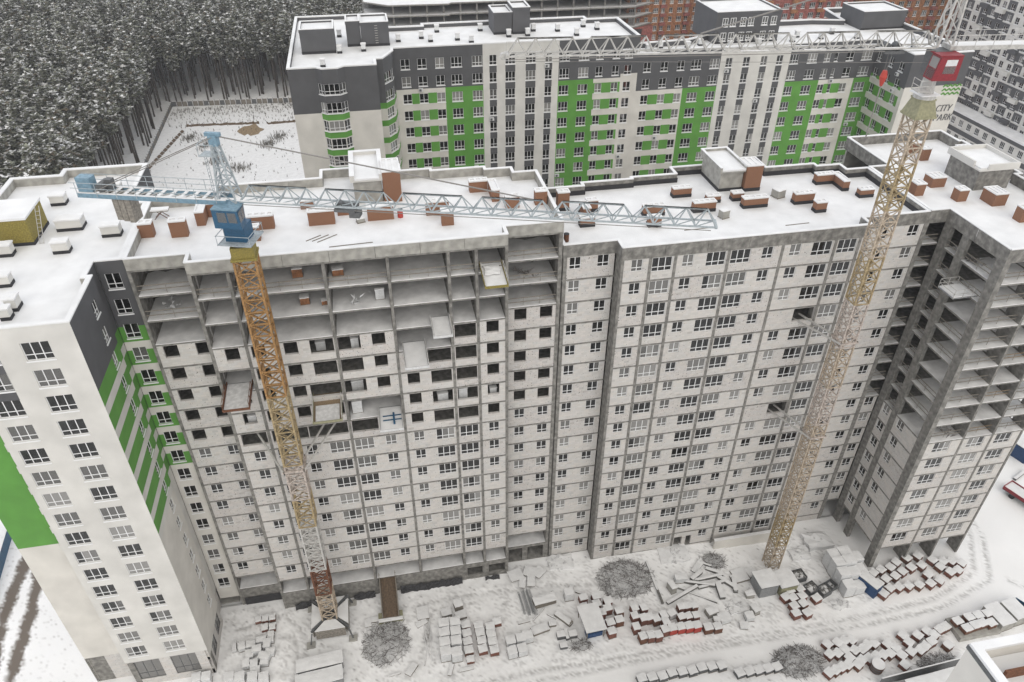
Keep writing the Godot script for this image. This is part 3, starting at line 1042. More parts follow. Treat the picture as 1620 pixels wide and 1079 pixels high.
	for b in [[-35.1, -17.8, 1.5, 1.2, 1.1], [-32.2, -11.2, 2.5, 1.6, 1.2], [-27.6, -9.0, 1.8, 1.1, 1.2], [-31.7, -6.2, 1.5, 1.0, 1.2], [-37.0, -6.5, 1.4, 1.0, 1.2], [-35.2, -0.4, 1.3, 1.0, 1.1], [-33.0, 4.1, 0.9, 1.2, 1.2], [-33.1, 5.5, 0.8, 0.8, 1.1], [-38.6, -14.2, 2.4, 1.4, 1.2], [-29.6, -20.0, 1.4, 1.0, 1.1]]:
		vent(t, b[0], b[1], 54.25, b[2], b[3], b[4], M.plaster)
	# ochre-insulated stair head with a snowy roof and a dark foot
	mb = MB.new()
	mb.box(Vector3(-41.5, 54.2, -13.4), Vector3(-34.9, 57.1, -8.7))
	var st := part(mb, "stair_head", M.ochre, t)
	mb = MB.new()
	mb.box(Vector3(-41.55, 54.2, -13.45), Vector3(-34.85, 54.6, -8.65))
	part(mb, "tar_foot", M.tar, st)
	mb = MB.new()
	mb.box(Vector3(-41.6, 57.1, -13.5), Vector3(-34.8, 57.32, -8.6))
	part(mb, "roof_snow", M.roof_snow, st)
	mb = MB.new()
	for k in 9:
		mb.bar(Vector3(-34.5 + k * 0.0, 54.3 + k * 0.34, -8.9 - k * 0.22), Vector3(-34.1, 54.3 + k * 0.34, -8.9 - k * 0.22), 0.04)
	mb.bar(Vector3(-34.5, 54.2, -8.8), Vector3(-34.5, 57.5, -10.9), 0.05)
	mb.bar(Vector3(-34.1, 54.2, -8.8), Vector3(-34.1, 57.5, -10.9), 0.05)
	part(mb, "ladder", M.pale_steel, st)

# the long house with green panels beyond the yard, in two parts of unequal height
func far_front(t: Node3D, fr: Transform3D, u0: float, u1: float, top: float, first: float, rows: int, cols: Array, paint: Callable, more_u: Array, more_v: Array, film := 0.3) -> void:
	var rects := []
	for k in rows:
		for w in cols:
			rects.append([w[0], w[1], first - 1.7 - 3.0 * k, first - 3.0 * k])
	var mbs := colours(["dark", "green", "cream", "plaster"])
	wall(mbs, fr, u0, u1, 0.0, top, rects, 0.35, paint, more_u, more_v, false)
	commit(t, mbs)
	for r in rects:
		var w: float = r[1] - r[0]
		window(t, fr, r[0], r[2], w, 1.7, 3 if w > 1.65 else (1 if w < 1.0 else 2), 0.14, film)
		if rng.randf() < 0.035:
			var mb := MB.new()
			mb.obox(fr * Transform3D(Basis(), Vector3(r[0] + 0.3, r[2] - 0.6, 0.2)), Vector3(0.8, 0.55, 0.35))
			var o := part(mb, "air_conditioner", M.wrap, t)
			mb = MB.new()
			mb.obox(fr * Transform3D(Basis(), Vector3(r[0] + 0.2, r[2] - 0.6, 0.39)), Vector3(0.4, 0.4, 0.03))
			part(mb, "fan_grille", M.lead, o)

func far_inner(t: Node3D, x0: float, x1: float, z0: float, z1: float, first: float) -> void:
	for k in 13:
		var mb := MB.new()
		mb.box(Vector3(x0 + 0.4, first + 0.15 - 3.0 * k, z0), Vector3(x1 - 0.4, first + 0.35 - 3.0 * k, z1))
		part(mb, "floor_slab", M.concrete_pale, t)
	var w := MB.new()
	w.box(Vector3(x0 + 0.4, first - 36.0, z0), Vector3(x1 - 0.4, first + 0.2, z0 + 0.2))
	part(w, "inner_wall", M.plaster, t)

func penthouse(t: Node3D, x0: float, x1: float, z0: float, z1: float, y: float, h: float) -> MeshInstance3D:
	var mb := MB.new()
	mb.box(Vector3(x0, y - 0.1, z0), Vector3(x1, y + h, z1))
	var o := part(mb, "lift_house", M.dark, t)
	mb = MB.new()
	var p := rect_poly(x0 - 0.05, z0 - 0.05, x1 + 0.05, z1 + 0.05)
	var q := inset(p, 0.3)
	for i in 4:
		mb.prism(PackedVector2Array([p[i], p[(i + 1) % 4], q[(i + 1) % 4], q[i]]), y + h + 0.002, y + h + 0.45)
	part(mb, "parapet", M.dark, o)
	mb = MB.new()
	for i in 4:
		mb.prism(PackedVector2Array([p[i], p[(i + 1) % 4], q[(i + 1) % 4], q[i]]), y + h + 0.452, y + h + 0.56 + i * 0.001)
	mb.prism(q, y + h, y + h + 0.2)
	part(mb, "roof_snow", M.roof_snow, o)
	mb = MB.new()
	mb.box(Vector3(x0 - 0.03, y, z1), Vector3(x1 + 0.03, y + 0.35, z1 + 0.05))
	part(mb, "tar_foot", M.tar, o)
	return o

func green_houses() -> void:
	# left part: corner with rounded bays, then the long front
	var t := thing("green_apartment_building", "taller left part of the green, white and grey apartment building with a bay-windowed corner", "building")
	var zone := func(v: float, first: float) -> bool:
		return v < first + 0.08 and fposmod(first + 0.08 - v, 3.0) < 1.86
	var bandv := []
	for k in 12:
		bandv.append_array([54.83 - 3.0 * k, 52.97 - 3.0 * k])
	var cols := [[6.33, 7.86], [9.2, 10.75], [12.3, 13.8], [15.0, 16.9], [18.7, 20.5], [21.75, 23.06], [24.6, 26.4], [28.26, 30.1], [31.8, 33.1], [34.45, 36.25], [38.0, 39.85], [41.2, 42.5], [44.3, 45.6], [46.6, 48.0]]
	var fr := frame_at(Vector3(0, 0, -66.0), Vector3.RIGHT)
	var paint := func(u: float, v: float) -> String:
		if u > 20.6 and u < 34.3:
			for w in cols:
				if u > w[0] and u < w[1] and v < 53.0:
					return "dark"
			return "plaster"
		if u > 46.0 and v < 50.25:
			return "cream"
		if v > 49.6:
			return "dark"
		if (u > 13.83 and u < 20.6) or (u > 34.3 and u < 40.9):
			return "green"
		if zone.call(v, 54.75) and ((u > 7.86 and u < 9.2) or (u > 10.75 and u < 12.3) or (u > 40.9 and u < 46.0)):
			return "green"
		return "cream"
	far_front(t, fr, 5.2, 49.2, 56.6, 54.75, 11, cols, paint, [7.86, 9.2, 10.75, 12.3, 13.83, 20.6, 34.3, 40.9, 46.0], [49.6, 50.25, 53.0] + bandv)
	far_inner(t, 5.2, 49.2, -72.0, -66.4, 54.75)
	var cp := func(_u: float, v: float) -> String:
		return "dark" if v > 49.45 else "cream"
	var gp := func(_u: float, v: float) -> String:
		return "dark" if v > 49.45 else ("green" if fposmod(49.45 - v, 3.0) < 1.0 else "cream")
	var gv := []
	for k in 10:
		gv.append_array([49.45 - 3.0 * k, 48.45 - 3.0 * k])
	far_front(t, frame_at(Vector3(0, 0, -57.0), Vector3.RIGHT), -11.8, -7.4, 56.6, 54.4, 0, [], cp, [], [49.45])
	far_front(t, frame_at(Vector3(0, 0, -57.0), Vector3.RIGHT), -3.0, 2.1, 56.6, 54.4, 0, [], cp, [], [49.45])
	# rounded bay in three facets
	var pts := [Vector2(-7.4, -57.0), Vector2(-6.5, -56.1), Vector2(-4.0, -56.1), Vector2(-3.0, -57.0)]
	for i in 3:
		var a: Vector2 = pts[i]
		var d: Vector2 = pts[i + 1] - a
		var l := d.length()
		var f := frame_at(Vector3(a.x, 0, a.y), Vector3(d.x, 0, d.y) / l)
		far_front(t, f, 0.0, l, 56.6, 54.3, 10, [[0.06, l - 0.06]], gp, [], gv)
	far_front(t, frame_at(Vector3(2.1, 0, 0), Vector3(0, 0, -1)), 57.0, 60.2, 56.6, 54.4, 0, [], gp, [], gv)
	pts = [Vector2(2.1, -60.2), Vector2(3.2, -60.2), Vector2(4.6, -62.2), Vector2(5.2, -65.9)]
	for i in 3:
		var a: Vector2 = pts[i]
		var d: Vector2 = pts[i + 1] - a
		var l := d.length()
		var f := frame_at(Vector3(a.x, 0, a.y), Vector3(d.x, 0, d.y) / l)
		far_front(t, f, 0.0, l, 56.6, 54.3, 10 if i > 0 else 0, [[0.1, l - 0.1]] if l < 3 else [[0.3, 1.8]], gp, [], gv)
	far_front(t, frame_at(Vector3(-11.8, 0, 0), Vector3(0, 0, 1)), -90.5, -57.0, 56.6, 54.4, 0, [], cp, [], [49.45])
	far_inner(t, -11.6, 2.4, -62.0, -57.4, 54.4)
	var poly := PackedVector2Array([Vector2(-11.8, -57.0), Vector2(-7.4, -57.0), Vector2(-6.5, -56.1), Vector2(-4.0, -56.1), Vector2(-3.0, -57.0), Vector2(2.1, -57.0), Vector2(2.1, -60.2), Vector2(3.2, -60.2), Vector2(5.2, -64.5), Vector2(5.2, -66.0), Vector2(49.2, -66.0), Vector2(49.2, -79.8), Vector2(43.0, -79.8), Vector2(43.0, -81.7), Vector2(11.4, -81.7), Vector2(11.4, -80.2), Vector2(5.0, -80.2), Vector2(5.0, -91.0), Vector2(-11.8, -91.0)])
	roof(t, poly, 55.8, 56.6, M.dark, 0.2)
	penthouse(t, -9.8, -4.2, -73.0, -67.2, 56.1, 3.4)
	penthouse(t, -2.2, 0.2, -75.5, -70.7, 56.1, 3.6)
	var ph := penthouse(t, 0.25, 5.0, -76.0, -70.3, 56.1, 3.4)
	var mb := MB.new()
	for k in 8:
		mb.bar(Vector3(2.6, 56.6 + k * 0.4, -70.2), Vector3(3.1, 56.6 + k * 0.4, -70.2), 0.08)
	part(mb, "ladder", M.pale_steel, ph)
	penthouse(t, 24.0, 27.4, -80.0, -74.1, 56.1, 3.2)
	penthouse(t, 27.45, 30.6, -79.0, -73.8, 56.1, 4.0)
	for v in [[0.4, -67.3], [6.6, -72.2], [10.8, -73.6], [12.2, -71.2], [17.0, -71.4], [19.2, -69.3], [26.4, -71.9], [29.9, -72.0], [31.6, -75.1], [36.0, -74.2], [38.7, -70.7], [41.5, -76.4], [43.5, -74.0], [-6.3, -59.3], [-3.6, -77.3], [-3.6, -66.8], [-7.5, -84.0], [22.0, -77.0], [14.0, -77.5]]:
		vent(t, v[0], v[1], 56.05, 0.75, 0.75, 1.15, M.wrap)
	# right part, one storey lower, with the wing that carries the name
	t = thing("green_apartment_building", "lower right part of the green, white and grey apartment building, with the lettered wing", "building")
	cols = [[50.3, 51.7], [53.6, 55.0], [56.8, 58.2], [59.5, 61.5], [63.2, 65.05], [66.3, 67.6], [69.75, 71.1], [73.3, 74.6], [76.5, 77.8], [79.3, 81.0], [82.9, 84.85], [86.3, 87.6], [88.5, 89.2], [91.0, 92.5], [94.2, 96.4]]
	paint = func(u: float, v: float) -> String:
		if u > 65.2 and u < 79.2:
			for w in cols:
				if u > w[0] and u < w[1] and v < 50.25:
					return "dark"
			return "plaster"
		if v > 46.9:
			return "dark"
		if (u > 58.4 and u < 65.2) or (u > 79.2 and u < 86.25) or u > 93.7:
			return "green"
		if zone.call(v, 52.0) and ((u > 51.7 and u < 53.6) or (u > 55.0 and u < 56.8) or (u > 89.2 and u < 91.0) or (u > 87.6 and u < 88.5)):
			return "green"
		return "cream"
	bandv = []
	for k in 12:
		bandv.append_array([52.08 - 3.0 * k, 50.22 - 3.0 * k])
	far_front(t, frame_at(Vector3(0, 0, -66.0), Vector3.RIGHT), 49.2, 97.2, 53.9, 52.0, 11, cols, paint, [51.7, 53.6, 55.0, 56.8, 58.4, 65.2, 79.2, 86.25, 87.6, 88.5, 89.2, 91.0, 93.7], [46.9, 50.25] + bandv)
	far_inner(t, 49.2, 97.2, -72.0, -66.4, 52.0)
	var wp := func(u: float, v: float) -> String:
		if v > 47.8:
			return "dark"
		return "green" if zone.call(v, 52.0) and u < -56.4 else "cream"
	far_front(t, frame_at(Vector3(97.2, 0, 0), Vector3(0, 0, 1)), -66.0, -55.4, 53.9, 52.0, 9, [[-65.4, -64.1], [-61.6, -60.4], [-58.6, -57.2]], wp, [-56.4], [47.8] + bandv)
	far_front(t, frame_at(Vector3(0, 0, -55.4), Vector3.RIGHT), 97.2, 109.2, 53.9, 52.0, 0, [], func(_u, v): return "dark" if v > 48.1 else "cream", [], [48.1])
	far_front(t, frame_at(Vector3(109.2, 0, 0), Vector3(0, 0, -1)), 55.4, 91.0, 53.9, 52.0, 0, [], func(_u, v): return "dark" if v > 48.1 else "cream", [], [48.1])
	far_inner(t, 97.3, 103.0, -66.0, -56.0, 52.0)
	poly = PackedVector2Array([Vector2(49.25, -66.0), Vector2(97.2, -66.0), Vector2(97.2, -55.4), Vector2(109.2, -55.4), Vector2(109.2, -91.0), Vector2(99.5, -91.0), Vector2(98.0, -81.0), Vector2(92.0, -82.5), Vector2(80.0, -82.5), Vector2(61.0, -72.5), Vector2(49.25, -71.5)])
	roof(t, poly, 52.9, 53.9, M.dark, 0.2)
	ph = penthouse(t, 65.8, 78.8, -82.0, -71.5, 53.1, 5.2)
	var pf := frame_at(Vector3(0, 0, -71.5), Vector3.RIGHT)
	for u in [67.0, 68.6, 70.6, 72.2, 75.0, 76.8]:
		for v in [53.6, 56.2]:
			mb = MB.new()
			mb.box(Vector3(u, v, -71.49), Vector3(u + 1.1, v + 1.5, -71.47))
			part(mb, "pane", M.film2, ph)
			mb = MB.new()
			for e in [0.0, 0.5, 1.02]:
				mb.box(Vector3(u + e, v, -71.5), Vector3(u + e + 0.08, v + 1.5, -71.4))
			for e in [0.0, 0.4, 1.42]:
				mb.box(Vector3(u + 0.003, v + e, -71.5), Vector3(u + 1.097, v + e + 0.08, -71.41))
			mb.box(Vector3(u - 0.1, v - 0.12, -71.5), Vector3(u + 1.2, v - 0.004, -71.3))
			part(mb, "window_frame", M.white, ph)
	penthouse(t, 99.3, 108.8, -84.0, -76.0, 53.1, 3.0)
	for v in [[52.0, -69.0], [55.0, -70.5], [60.0, -69.5], [63.0, -70.8], [81.5, -70.0], [84.0, -73.0], [88.0, -71.0], [92.0, -74.0], [95.0, -70.0], [102.0, -62.0], [105.0, -66.0], [68.0, -68.5], [74.0, -69.0]]:
		vent(t, v[0], v[1], 53.05, 0.75, 0.75, 1.15, M.wrap)
	# the name on the wing: letters and green waves
	for w in [["CITY", 105.2, 43.0], ["PARK", 105.35, 41.2]]:
		var tm := TextMesh.new()
		tm.text = w[0]
		var sf := SystemFont.new()
		sf.font_names = PackedStringArray(["Droid Sans"])
		tm.font = sf
		tm.font_size = 64
		tm.pixel_size = 0.026
		tm.depth = 0.08
		tm.horizontal_alignment = HORIZONTAL_ALIGNMENT_LEFT
		var o := inst(tm, "lettering", M.lead, t, Transform3D(Basis(Vector3(1.0, 0, 0), Vector3(0.16, 1.0, 0), Vector3(0, 0, 1)), Vector3(w[1], w[2] + 0.75, -55.34)))
		o.set_meta("label", "dark letters %s on the wing wall" % w[0])
	for k in 3:
		mb = MB.new()
		for i in 4:
			var x := 105.2 + i * 0.95
			var y := 46.3 + k * 0.75
			mb.bar(Vector3(x, y, -55.36), Vector3(x + 0.475, y + 0.4, -55.36), 0.06, 0.26)
			mb.bar(Vector3(x + 0.475, y + 0.4, -55.36), Vector3(x + 0.95, y, -55.36), 0.06, 0.26)
		part(mb, "wave_emblem", M.green, t)

# houses far behind
func distant_houses() -> void:
	# concrete frame under construction
	var t := thing("unfinished_frame_building", "low grey concrete frame with open storeys over a brick base, far behind the green building", "building")
	for n in 4:
		var mb := MB.new()
		mb.prism(PackedVector2Array([Vector2(2, -206), Vector2(10, -199.0), Vector2(30, -198.0), Vector2(31, -199.5), Vector2(95, -198.5), Vector2(104, -204), Vector2(104, -228), Vector2(2, -228)]), 34.6 - n * 3.4, 34.95 - n * 3.4)
		part(mb, "floor_slab", M.concrete, t)
		mb = MB.new()
		mb.prism(PackedVector2Array([Vector2(2.4, -205.8), Vector2(10.3, -199.2), Vector2(30, -198.3), Vector2(31, -199.8), Vector2(95, -198.8), Vector2(103, -204), Vector2(103, -211), Vector2(2.4, -211)]), 34.96 - n * 3.4, 35.1 - n * 3.4)
		part(mb, "floor_snow", M.thin_snow if n else M.roof_snow, t)
		if n < 3:
			for i in 16:
				mb = MB.new()
				var x := 11.5 + i * 5.6
				mb.box(Vector3(x, 31.55 - n * 3.4, -200.6), Vector3(x + 0.5, 34.6 - n * 3.4, -200.1))
				part(mb, "column", M.concrete, t)
			mb = MB.new()
			mb.box(Vector3(4, 31.55 - n * 3.4, -212), Vector3(102, 34.6 - n * 3.4, -211.5))
			part(mb, "inner_wall", M.concrete_dark, t)
	var mb2 := MB.new()
	mb2.box(Vector3(9, 0.0, -227), Vector3(103, 24.3, -200.2))
	part(mb2, "brick_base", M.pink_brick, t)
	for i in 20:
		var mb := MB.new()
		mb.box(Vector3(12.5 + i * 4.4, 20.9, -200.19), Vector3(15.3 + i * 4.4, 23.6, -200.15))
		part(mb, "opening", M.tar, t)
	# brick houses
	brick_house("distant_brick_house", "orange brick house with white windows far behind the middle of the green building", 94.0, 122.0, -204.0, 34.0, 46.0, M.orange_brick, 9, 9)
	brick_house("distant_brick_house", "long red and orange brick house behind the right lift house of the green building", 124.0, 158.0, -168.0, 36.0, 45.0, M.pink_brick, 11, 9)
	brick_house("distant_brick_house", "orange brick block behind the red crane's mast", 159.0, 196.0, -160.0, 30.0, 52.0, M.orange_brick, 12, 12)
	# grey and white tower slab facing the green building
	t = thing("grey_white_apartment_tower", "tall grey and white chequered apartment tower at the far right", "building")
	var fr := frame_at(Vector3(184.7, 0, 0), Vector3(0, 0, 1))
	var rects := []
	var mbs := colours(["dark", "plaster"])
	for k in 15:
		for i in 15:
			var u := -149.5 + i * 3.3
			rects.append([u + 0.7, u + 2.2, 44.4 - 3.0 * k, 46.2 - 3.0 * k])
	var mv := []
	for k in 16:
		mv.append_array([43.9 - 3.0 * k + 3.0, 42.9 - 3.0 * k + 3.0])
	var mu := []
	for i in 16:
		mu.append(-149.9 + i * 3.3)
	var pc := func(u: float, v: float) -> String:
		var i := int(floor((u + 149.9) / 3.3))
		var k := int(floor((46.9 - v) / 3.0))
		if i % 5 == 0 or i % 5 == 3:
			return "dark" if fposmod(46.9 - v, 3.0) < 2.0 else "plaster"
		if i % 5 == 1:
			return "plaster"
		return "plaster" if (k / 2 + i) % 2 == 0 else "dark"
	wall(mbs, fr, -152.0, -98.0, 0.0, 60.0, rects, 0.35, pc, mu, mv)
	commit(t, mbs)
	for r in rects:
		window(t, fr, r[0], r[2], 1.5, 1.8, 2, 0.14, 0.3)
	mb2 = MB.new()
	mb2.box(Vector3(187.0, 0, -151.5), Vector3(187.3, 59.8, -98.2))
	part(mb2, "inner_wall", M.dark, t)
	mb2 = MB.new()
	mb2.box(Vector3(184.75, 0, -152.0), Vector3(205.0, 60.0, -151.6))
	part(mb2, "side_wall", M.plaster, t)
	mb2 = MB.new()
	mb2.box(Vector3(184.8, 59.6, -152.0), Vector3(205.0, 60.2, -98.0))
	part(mb2, "roof_slab", M.roof_snow, t)
	# balconies: boxes proud of the front
	for k in 14:
		for i in [2, 4, 7, 9, 12, 14]:
			if (i + k) % 2:
				mb2 = MB.new()
				var u: float = -149.9 + i * 3.3
				mb2.box(Vector3(183.7, 43.0 - 3.0 * k, u), Vector3(184.69, 44.15 - 3.0 * k, u + 3.2))
				part(mb2, "balcony", M.plaster if (i + k) % 4 == 1 else M.dark, t)
	# low annexe in front of it
	t = thing("low_grey_house", "low grey and white house in front of the far right tower", "building")
	mbs = colours(["dark", "plaster"])
	fr = frame_at(Vector3(179.5, 0, 0), Vector3(0, 0, 1))
	rects = []
	for k in 2:
		for i in 11:
			rects.append([-137.5 + i * 3.6, -135.7 + i * 3.6, 8.3 - 4.5 * k, 10.3 - 4.5 * k])
	wall(mbs, fr, -139.0, -96.0, 0.0, 12.0, rects, 0.35, func(_u, v): return "dark" if (v > 10.8 or (v > 6.2 and v < 7.6) or v < 3) else "plaster", [], [10.8, 7.6, 6.2, 3.0])
	commit(t, mbs)
	for r in rects:
		window(t, fr, r[0], r[2], 1.8, 2.0, 3, 0.14, 0.3)
	mb2 = MB.new()
	mb2.box(Vector3(179.9, 0.1, -138.9), Vector3(184.6, 12.0, -138.6))
	mb2.box(Vector3(182.0, 0.1, -138.6), Vector3(182.3, 11.6, -96.0))
	part(mb2, "side_wall", M.dark, t)
	mb2 = MB.new()
	mb2.box(Vector3(179.2, 12.0, -139.3), Vector3(184.65, 12.5, -96.0))
	part(mb2, "roof_snow", M.roof_snow, t)

func brick_house(called: String, label: String, x0: float, x1: float, z: float, depth: float, h: float, m: Material, nc: int, rows: int) -> void:
	var t := thing(called, label, "building")
	var mb := MB.new()
	var rects := []
	var step := (x1 - x0 - 1.0) / nc
	for k in rows:
		for i in nc:
			var u := x0 + 0.9 + i * step
			rects.append([u, u + (1.3 if i % 3 else 1.9), h - 3.2 - 3.0 * k, h - 1.5 - 3.0 * k])
	wall({"w": mb}, frame_at(Vector3(0, 0, z), Vector3.RIGHT), x0, x1, 0.0, h, rects, 0.4, func(_u, _v): return "w")
	mb.box(Vector3(x0, 0, z - depth), Vector3(x0 + 0.4, h, z - 0.4))
	mb.box(Vector3(x1 - 0.4, 0, z - depth), Vector3(x1, h, z - 0.4))
	mb.box(Vector3(x0 + 0.4, 0, z - depth), Vector3(x1 - 0.4, h, z - depth + 0.4))
	part(mb, "brick_wall", m, t)
	for r in rects:
		window(t, frame_at(Vector3(0, 0, z), Vector3.RIGHT), r[0], r[2], r[1] - r[0], 1.7, 2 if r[1] - r[0] < 1.6 else 3, 0.12, 0.3)
	mb = MB.new()
	mb.box(Vector3(x0 + 0.5, 0.1, z - 3.0), Vector3(x1 - 0.5, h - 0.1, z - 2.8))
	part(mb, "inner_wall", M.plaster, t)
	mb = MB.new()
	mb.box(Vector3(x0 - 0.2, h, z - depth), Vector3(x1 + 0.2, h + 0.3, z + 0.2))
	part(mb, "roof_snow", M.roof_snow, t)
	for i in nc / 3:
		for k in rows:
			mb = MB.new()
			var u := x0 + 0.7 + (i * 3 + 1) * step
			mb.box(Vector3(u - 0.3, h - 4.4 - 3.0 * k, z), Vector3(u + 2.0, h - 3.4 - 3.0 * k, z + 0.9))
			part(mb, "balcony", M.orange_brick if m == M.pink_brick else M.pink_brick, t)

# ---------------------------------------------------------------- cranes
# one section of a square lattice mast
func mast_section(cx: float, cz: float, hw: float, y0: float, y1: float, panels: int, chord: float, web: float) -> MB:
	var mb := MB.new()
	var p := [Vector3(cx - hw, 0, cz - hw), Vector3(cx + hw, 0, cz - hw), Vector3(cx + hw, 0, cz + hw), Vector3(cx - hw, 0, cz + hw)]
	for q in p:
		mb.box(q + Vector3(-chord * 0.5, y0, -chord * 0.5), q + Vector3(chord * 0.5, y1 - 0.01, chord * 0.5))
	for k in panels:
		var a := y0 + (y1 - y0) * k / panels
		var b := y0 + (y1 - y0) * (k + 1) / panels
		for i in 4:
			var u: Vector3 = p[i]
			var w: Vector3 = p[(i + 1) % 4]
			mb.bar(u + Vector3(0, a, 0), w + Vector3(0, a, 0), web)
			mb.bar(u + Vector3(0, a, 0), w + Vector3(0, b, 0), web * 0.85)
			if i % 2 == 0 or k % 2 == 0:
				mb.bar(w + Vector3(0, a, 0), u + Vector3(0, b, 0), web * 0.85)
	return mb

# triangular jib from a along d: two lower chords, one upper, zigzag webs
func jib_section(a: Vector3, d: Vector3, s0: float, s1: float, panels: int, half: float, high: float, chord: float, web: float) -> MB:
	var mb := MB.new()
	var n := Vector3(-d.z, 0, d.x) * half
	var up := Vector3(0, high, 0)
	var st := (s1 - s0) / panels
	mb.bar(a + d * s0 + n, a + d * s1 + n, chord)
	mb.bar(a + d * s0 - n, a + d * s1 - n, chord)
	mb.bar(a + d * (s0 + st * 0.5) + up, a + d * (s1 - st * 0.5) + up, chord)
	for k in panels:
		var l := a + d * (s0 + st * k)
		var r := a + d * (s0 + st * (k + 1))
		var t := a + d * (s0 + st * (k + 0.5)) + up
		for e in [n, -n]:
			mb.bar(l + e, t, web)
			mb.bar(r + e, t, web)
		mb.bar(l + n, l - n, web)
		mb.bar(l + n, r - n, web * 0.8)
		if k < panels - 1:
			mb.bar(t, a + d * (s0 + st * (k + 1.5)) + up, chord)
	return mb

func crane_blue() -> void:
	var t := thing("tower_crane", "tower crane with blue cab and jib on an orange mast", "crane")
	var cx := -12.45
	var cz := 3.7
	# mast sections from the ballast up
	var y := 2.0
	var paints := [[8.0, M.beige_steel], [13.0, M.rust], [21.2, M.pale_steel], [26.0, M.yellow_steel], [31.5, M.pink_steel], [36.5, M.yellow_steel], [41.5, M.yellow_steel], [46.5, M.orange_steel], [52.0, M.orange_steel], [57.6, M.orange_steel]]
	for p in paints:
		part(mast_section(cx, cz, 0.95, y, p[0], maxi(2, roundi((p[0] - y) / 1.45)), 0.19, 0.12), "mast_section", p[1], t)
		y = p[0]
	# ballast: cross beams and four stacks of concrete weights under snow
	var mb := MB.new()
	for a in [PI / 4, -PI / 4]:
		var d := Vector3(cos(a), 0, sin(a)) * 3.4
		mb.bar(Vector3(cx, 2.45, cz) - d, Vector3(cx, 2.45, cz) + d, 0.22, 0.3)
		for s in [-1.0, 1.0]:
			var e: Vector3 = Vector3(cx, 0, cz) + d * s
			mb.bar(e + Vector3(0, 2.0, 0), e + d.normalized() * s * 0.5 + Vector3(0, 0.2, 0), 0.16)
	part(mb, "base_frame", M.lead, t)
	mb = MB.new()
	for a in [PI / 4, -PI / 4]:
		for s in [-1.0, 1.0]:
			var e: Vector3 = Vector3(cx, 0, cz) + Vector3(cos(a), 0, sin(a)) * 3.9 * s
			mb.box(e + Vector3(-0.55, -0.1, -0.45), e + Vector3(0.55, 0.25, 0.45))
	part(mb, "foot_pad", M.concrete_pale, t)
	for k in 4:
		var a := k * PI / 2
		var rot := Basis(Vector3.UP, -a)
		mb = MB.new()
		for j in 3:
			var y0 := 0.55 + j * 0.62
			var poly := PackedVector2Array()
			for q in [Vector3(1.0, 0, -0.75), Vector3(2.35, 0, -1.95), Vector3(2.35, 0, 1.95), Vector3(1.0, 0, 0.75)]:
				var w: Vector3 = rot * q
				poly.append(Vector2(cx + w.x, cz + w.z))
			mb.prism(poly, y0, y0 + 0.58)
		var o := part(mb, "ballast_stack", M.weight, t)
		mb = MB.new()
		var top := PackedVector2Array()
		for q in [Vector3(1.0, 0, -0.7), Vector3(2.42, 0, -1.98), Vector3(2.42, 0, 1.98), Vector3(1.0, 0, 0.7)]:
			var w: Vector3 = rot * q
			top.append(Vector2(cx + w.x, cz + w.z))
		mb.prism(top, 2.38, 2.52)
		part(mb, "snow_cap", M.snow, o)
	# tie collar and struts to the building
	mb = MB.new()
	var cy := 30.8
	for s in [-1.0, 1.0]:
		mb.bar(Vector3(cx - 1.15, cy, cz + s * 1.15), Vector3(cx + 1.15, cy, cz + s * 1.15), 0.24)
		mb.bar(Vector3(cx + s * 1.15, cy, cz - 1.27), Vector3(cx + s * 1.15, cy, cz + 1.27), 0.24)
	part(mb, "tie_collar", M.pink_steel, t)
	for q in [[Vector3(-7.6, 32.2, -1.2), Vector3(cx + 1.15, cy, cz + 1.15)], [Vector3(-8.9, 32.2, -1.2), Vector3(cx + 1.15, cy, cz - 1.15)], [Vector3(-16.75, 32.2, -1.2), Vector3(cx - 1.15, cy, cz + 1.15)]]:
		mb = MB.new()
		mb.tube(q[0], q[1], 0.13, 0.13, 8)
		part(mb, "tie_strut", M.pale_steel, t)
	# slewing gear
	mb = MB.new()
	mb.box(Vector3(cx - 1.15, 57.6, cz - 1.15), Vector3(cx + 1.15, 57.8, cz + 1.15))
	mb.box(Vector3(cx - 1.0, 57.8, cz - 1.0), Vector3(cx + 1.0, 58.9, cz + 1.0))
	part(mb, "slewing_base", M.ochre, t)
	mb = MB.new()
	mb.tube(Vector3(cx, 58.9, cz), Vector3(cx, 59.3, cz), 0.95, 0.95, 16)
	part(mb, "slewing_ring", M.lead, t)
	var d := Vector3(cos(deg_to_rad(17.3)), 0, sin(deg_to_rad(17.3)))
	var n := Vector3(-d.z, 0, d.x)
	var bs := Basis(d, Vector3.UP, n)
	var at := func(s: float, yy: float, w: float) -> Vector3: return Vector3(cx, yy, cz) + d * s + n * w
	mb = MB.new()
	mb.obox(Transform3D(bs, at.call(-0.1, 60.1, -0.1)), Vector3(1.9, 1.6, 1.7))
	part(mb, "slewing_platform", M.cab_blue, t)
	# railed deck round the slewing gear
	mb = MB.new()
	for s in [-1.5, 1.5]:
		mb.bar(at.call(s, 59.4, -1.4), at.call(s, 59.4, 1.6), 0.05)
		mb.bar(at.call(s, 60.3, -1.4), at.call(s, 60.3, 1.6), 0.05)
		mb.bar(at.call(-1.5, 59.4, s), at.call(1.5, 59.4, s), 0.05)
		mb.bar(at.call(-1.5, 60.3, s), at.call(1.5, 60.3, s), 0.05)
		for w in [-1.4, 0.0, 1.5]:
			mb.bar(at.call(s, 59.4, w), at.call(s, 60.3, w), 0.05)
	mb.obox(Transform3D(bs, at.call(0, 59.36, 0)), Vector3(3.1, 0.06, 3.0))
	part(mb, "deck", M.light_blue, t)
	# cab: tapered box with windows
	mb = MB.new()
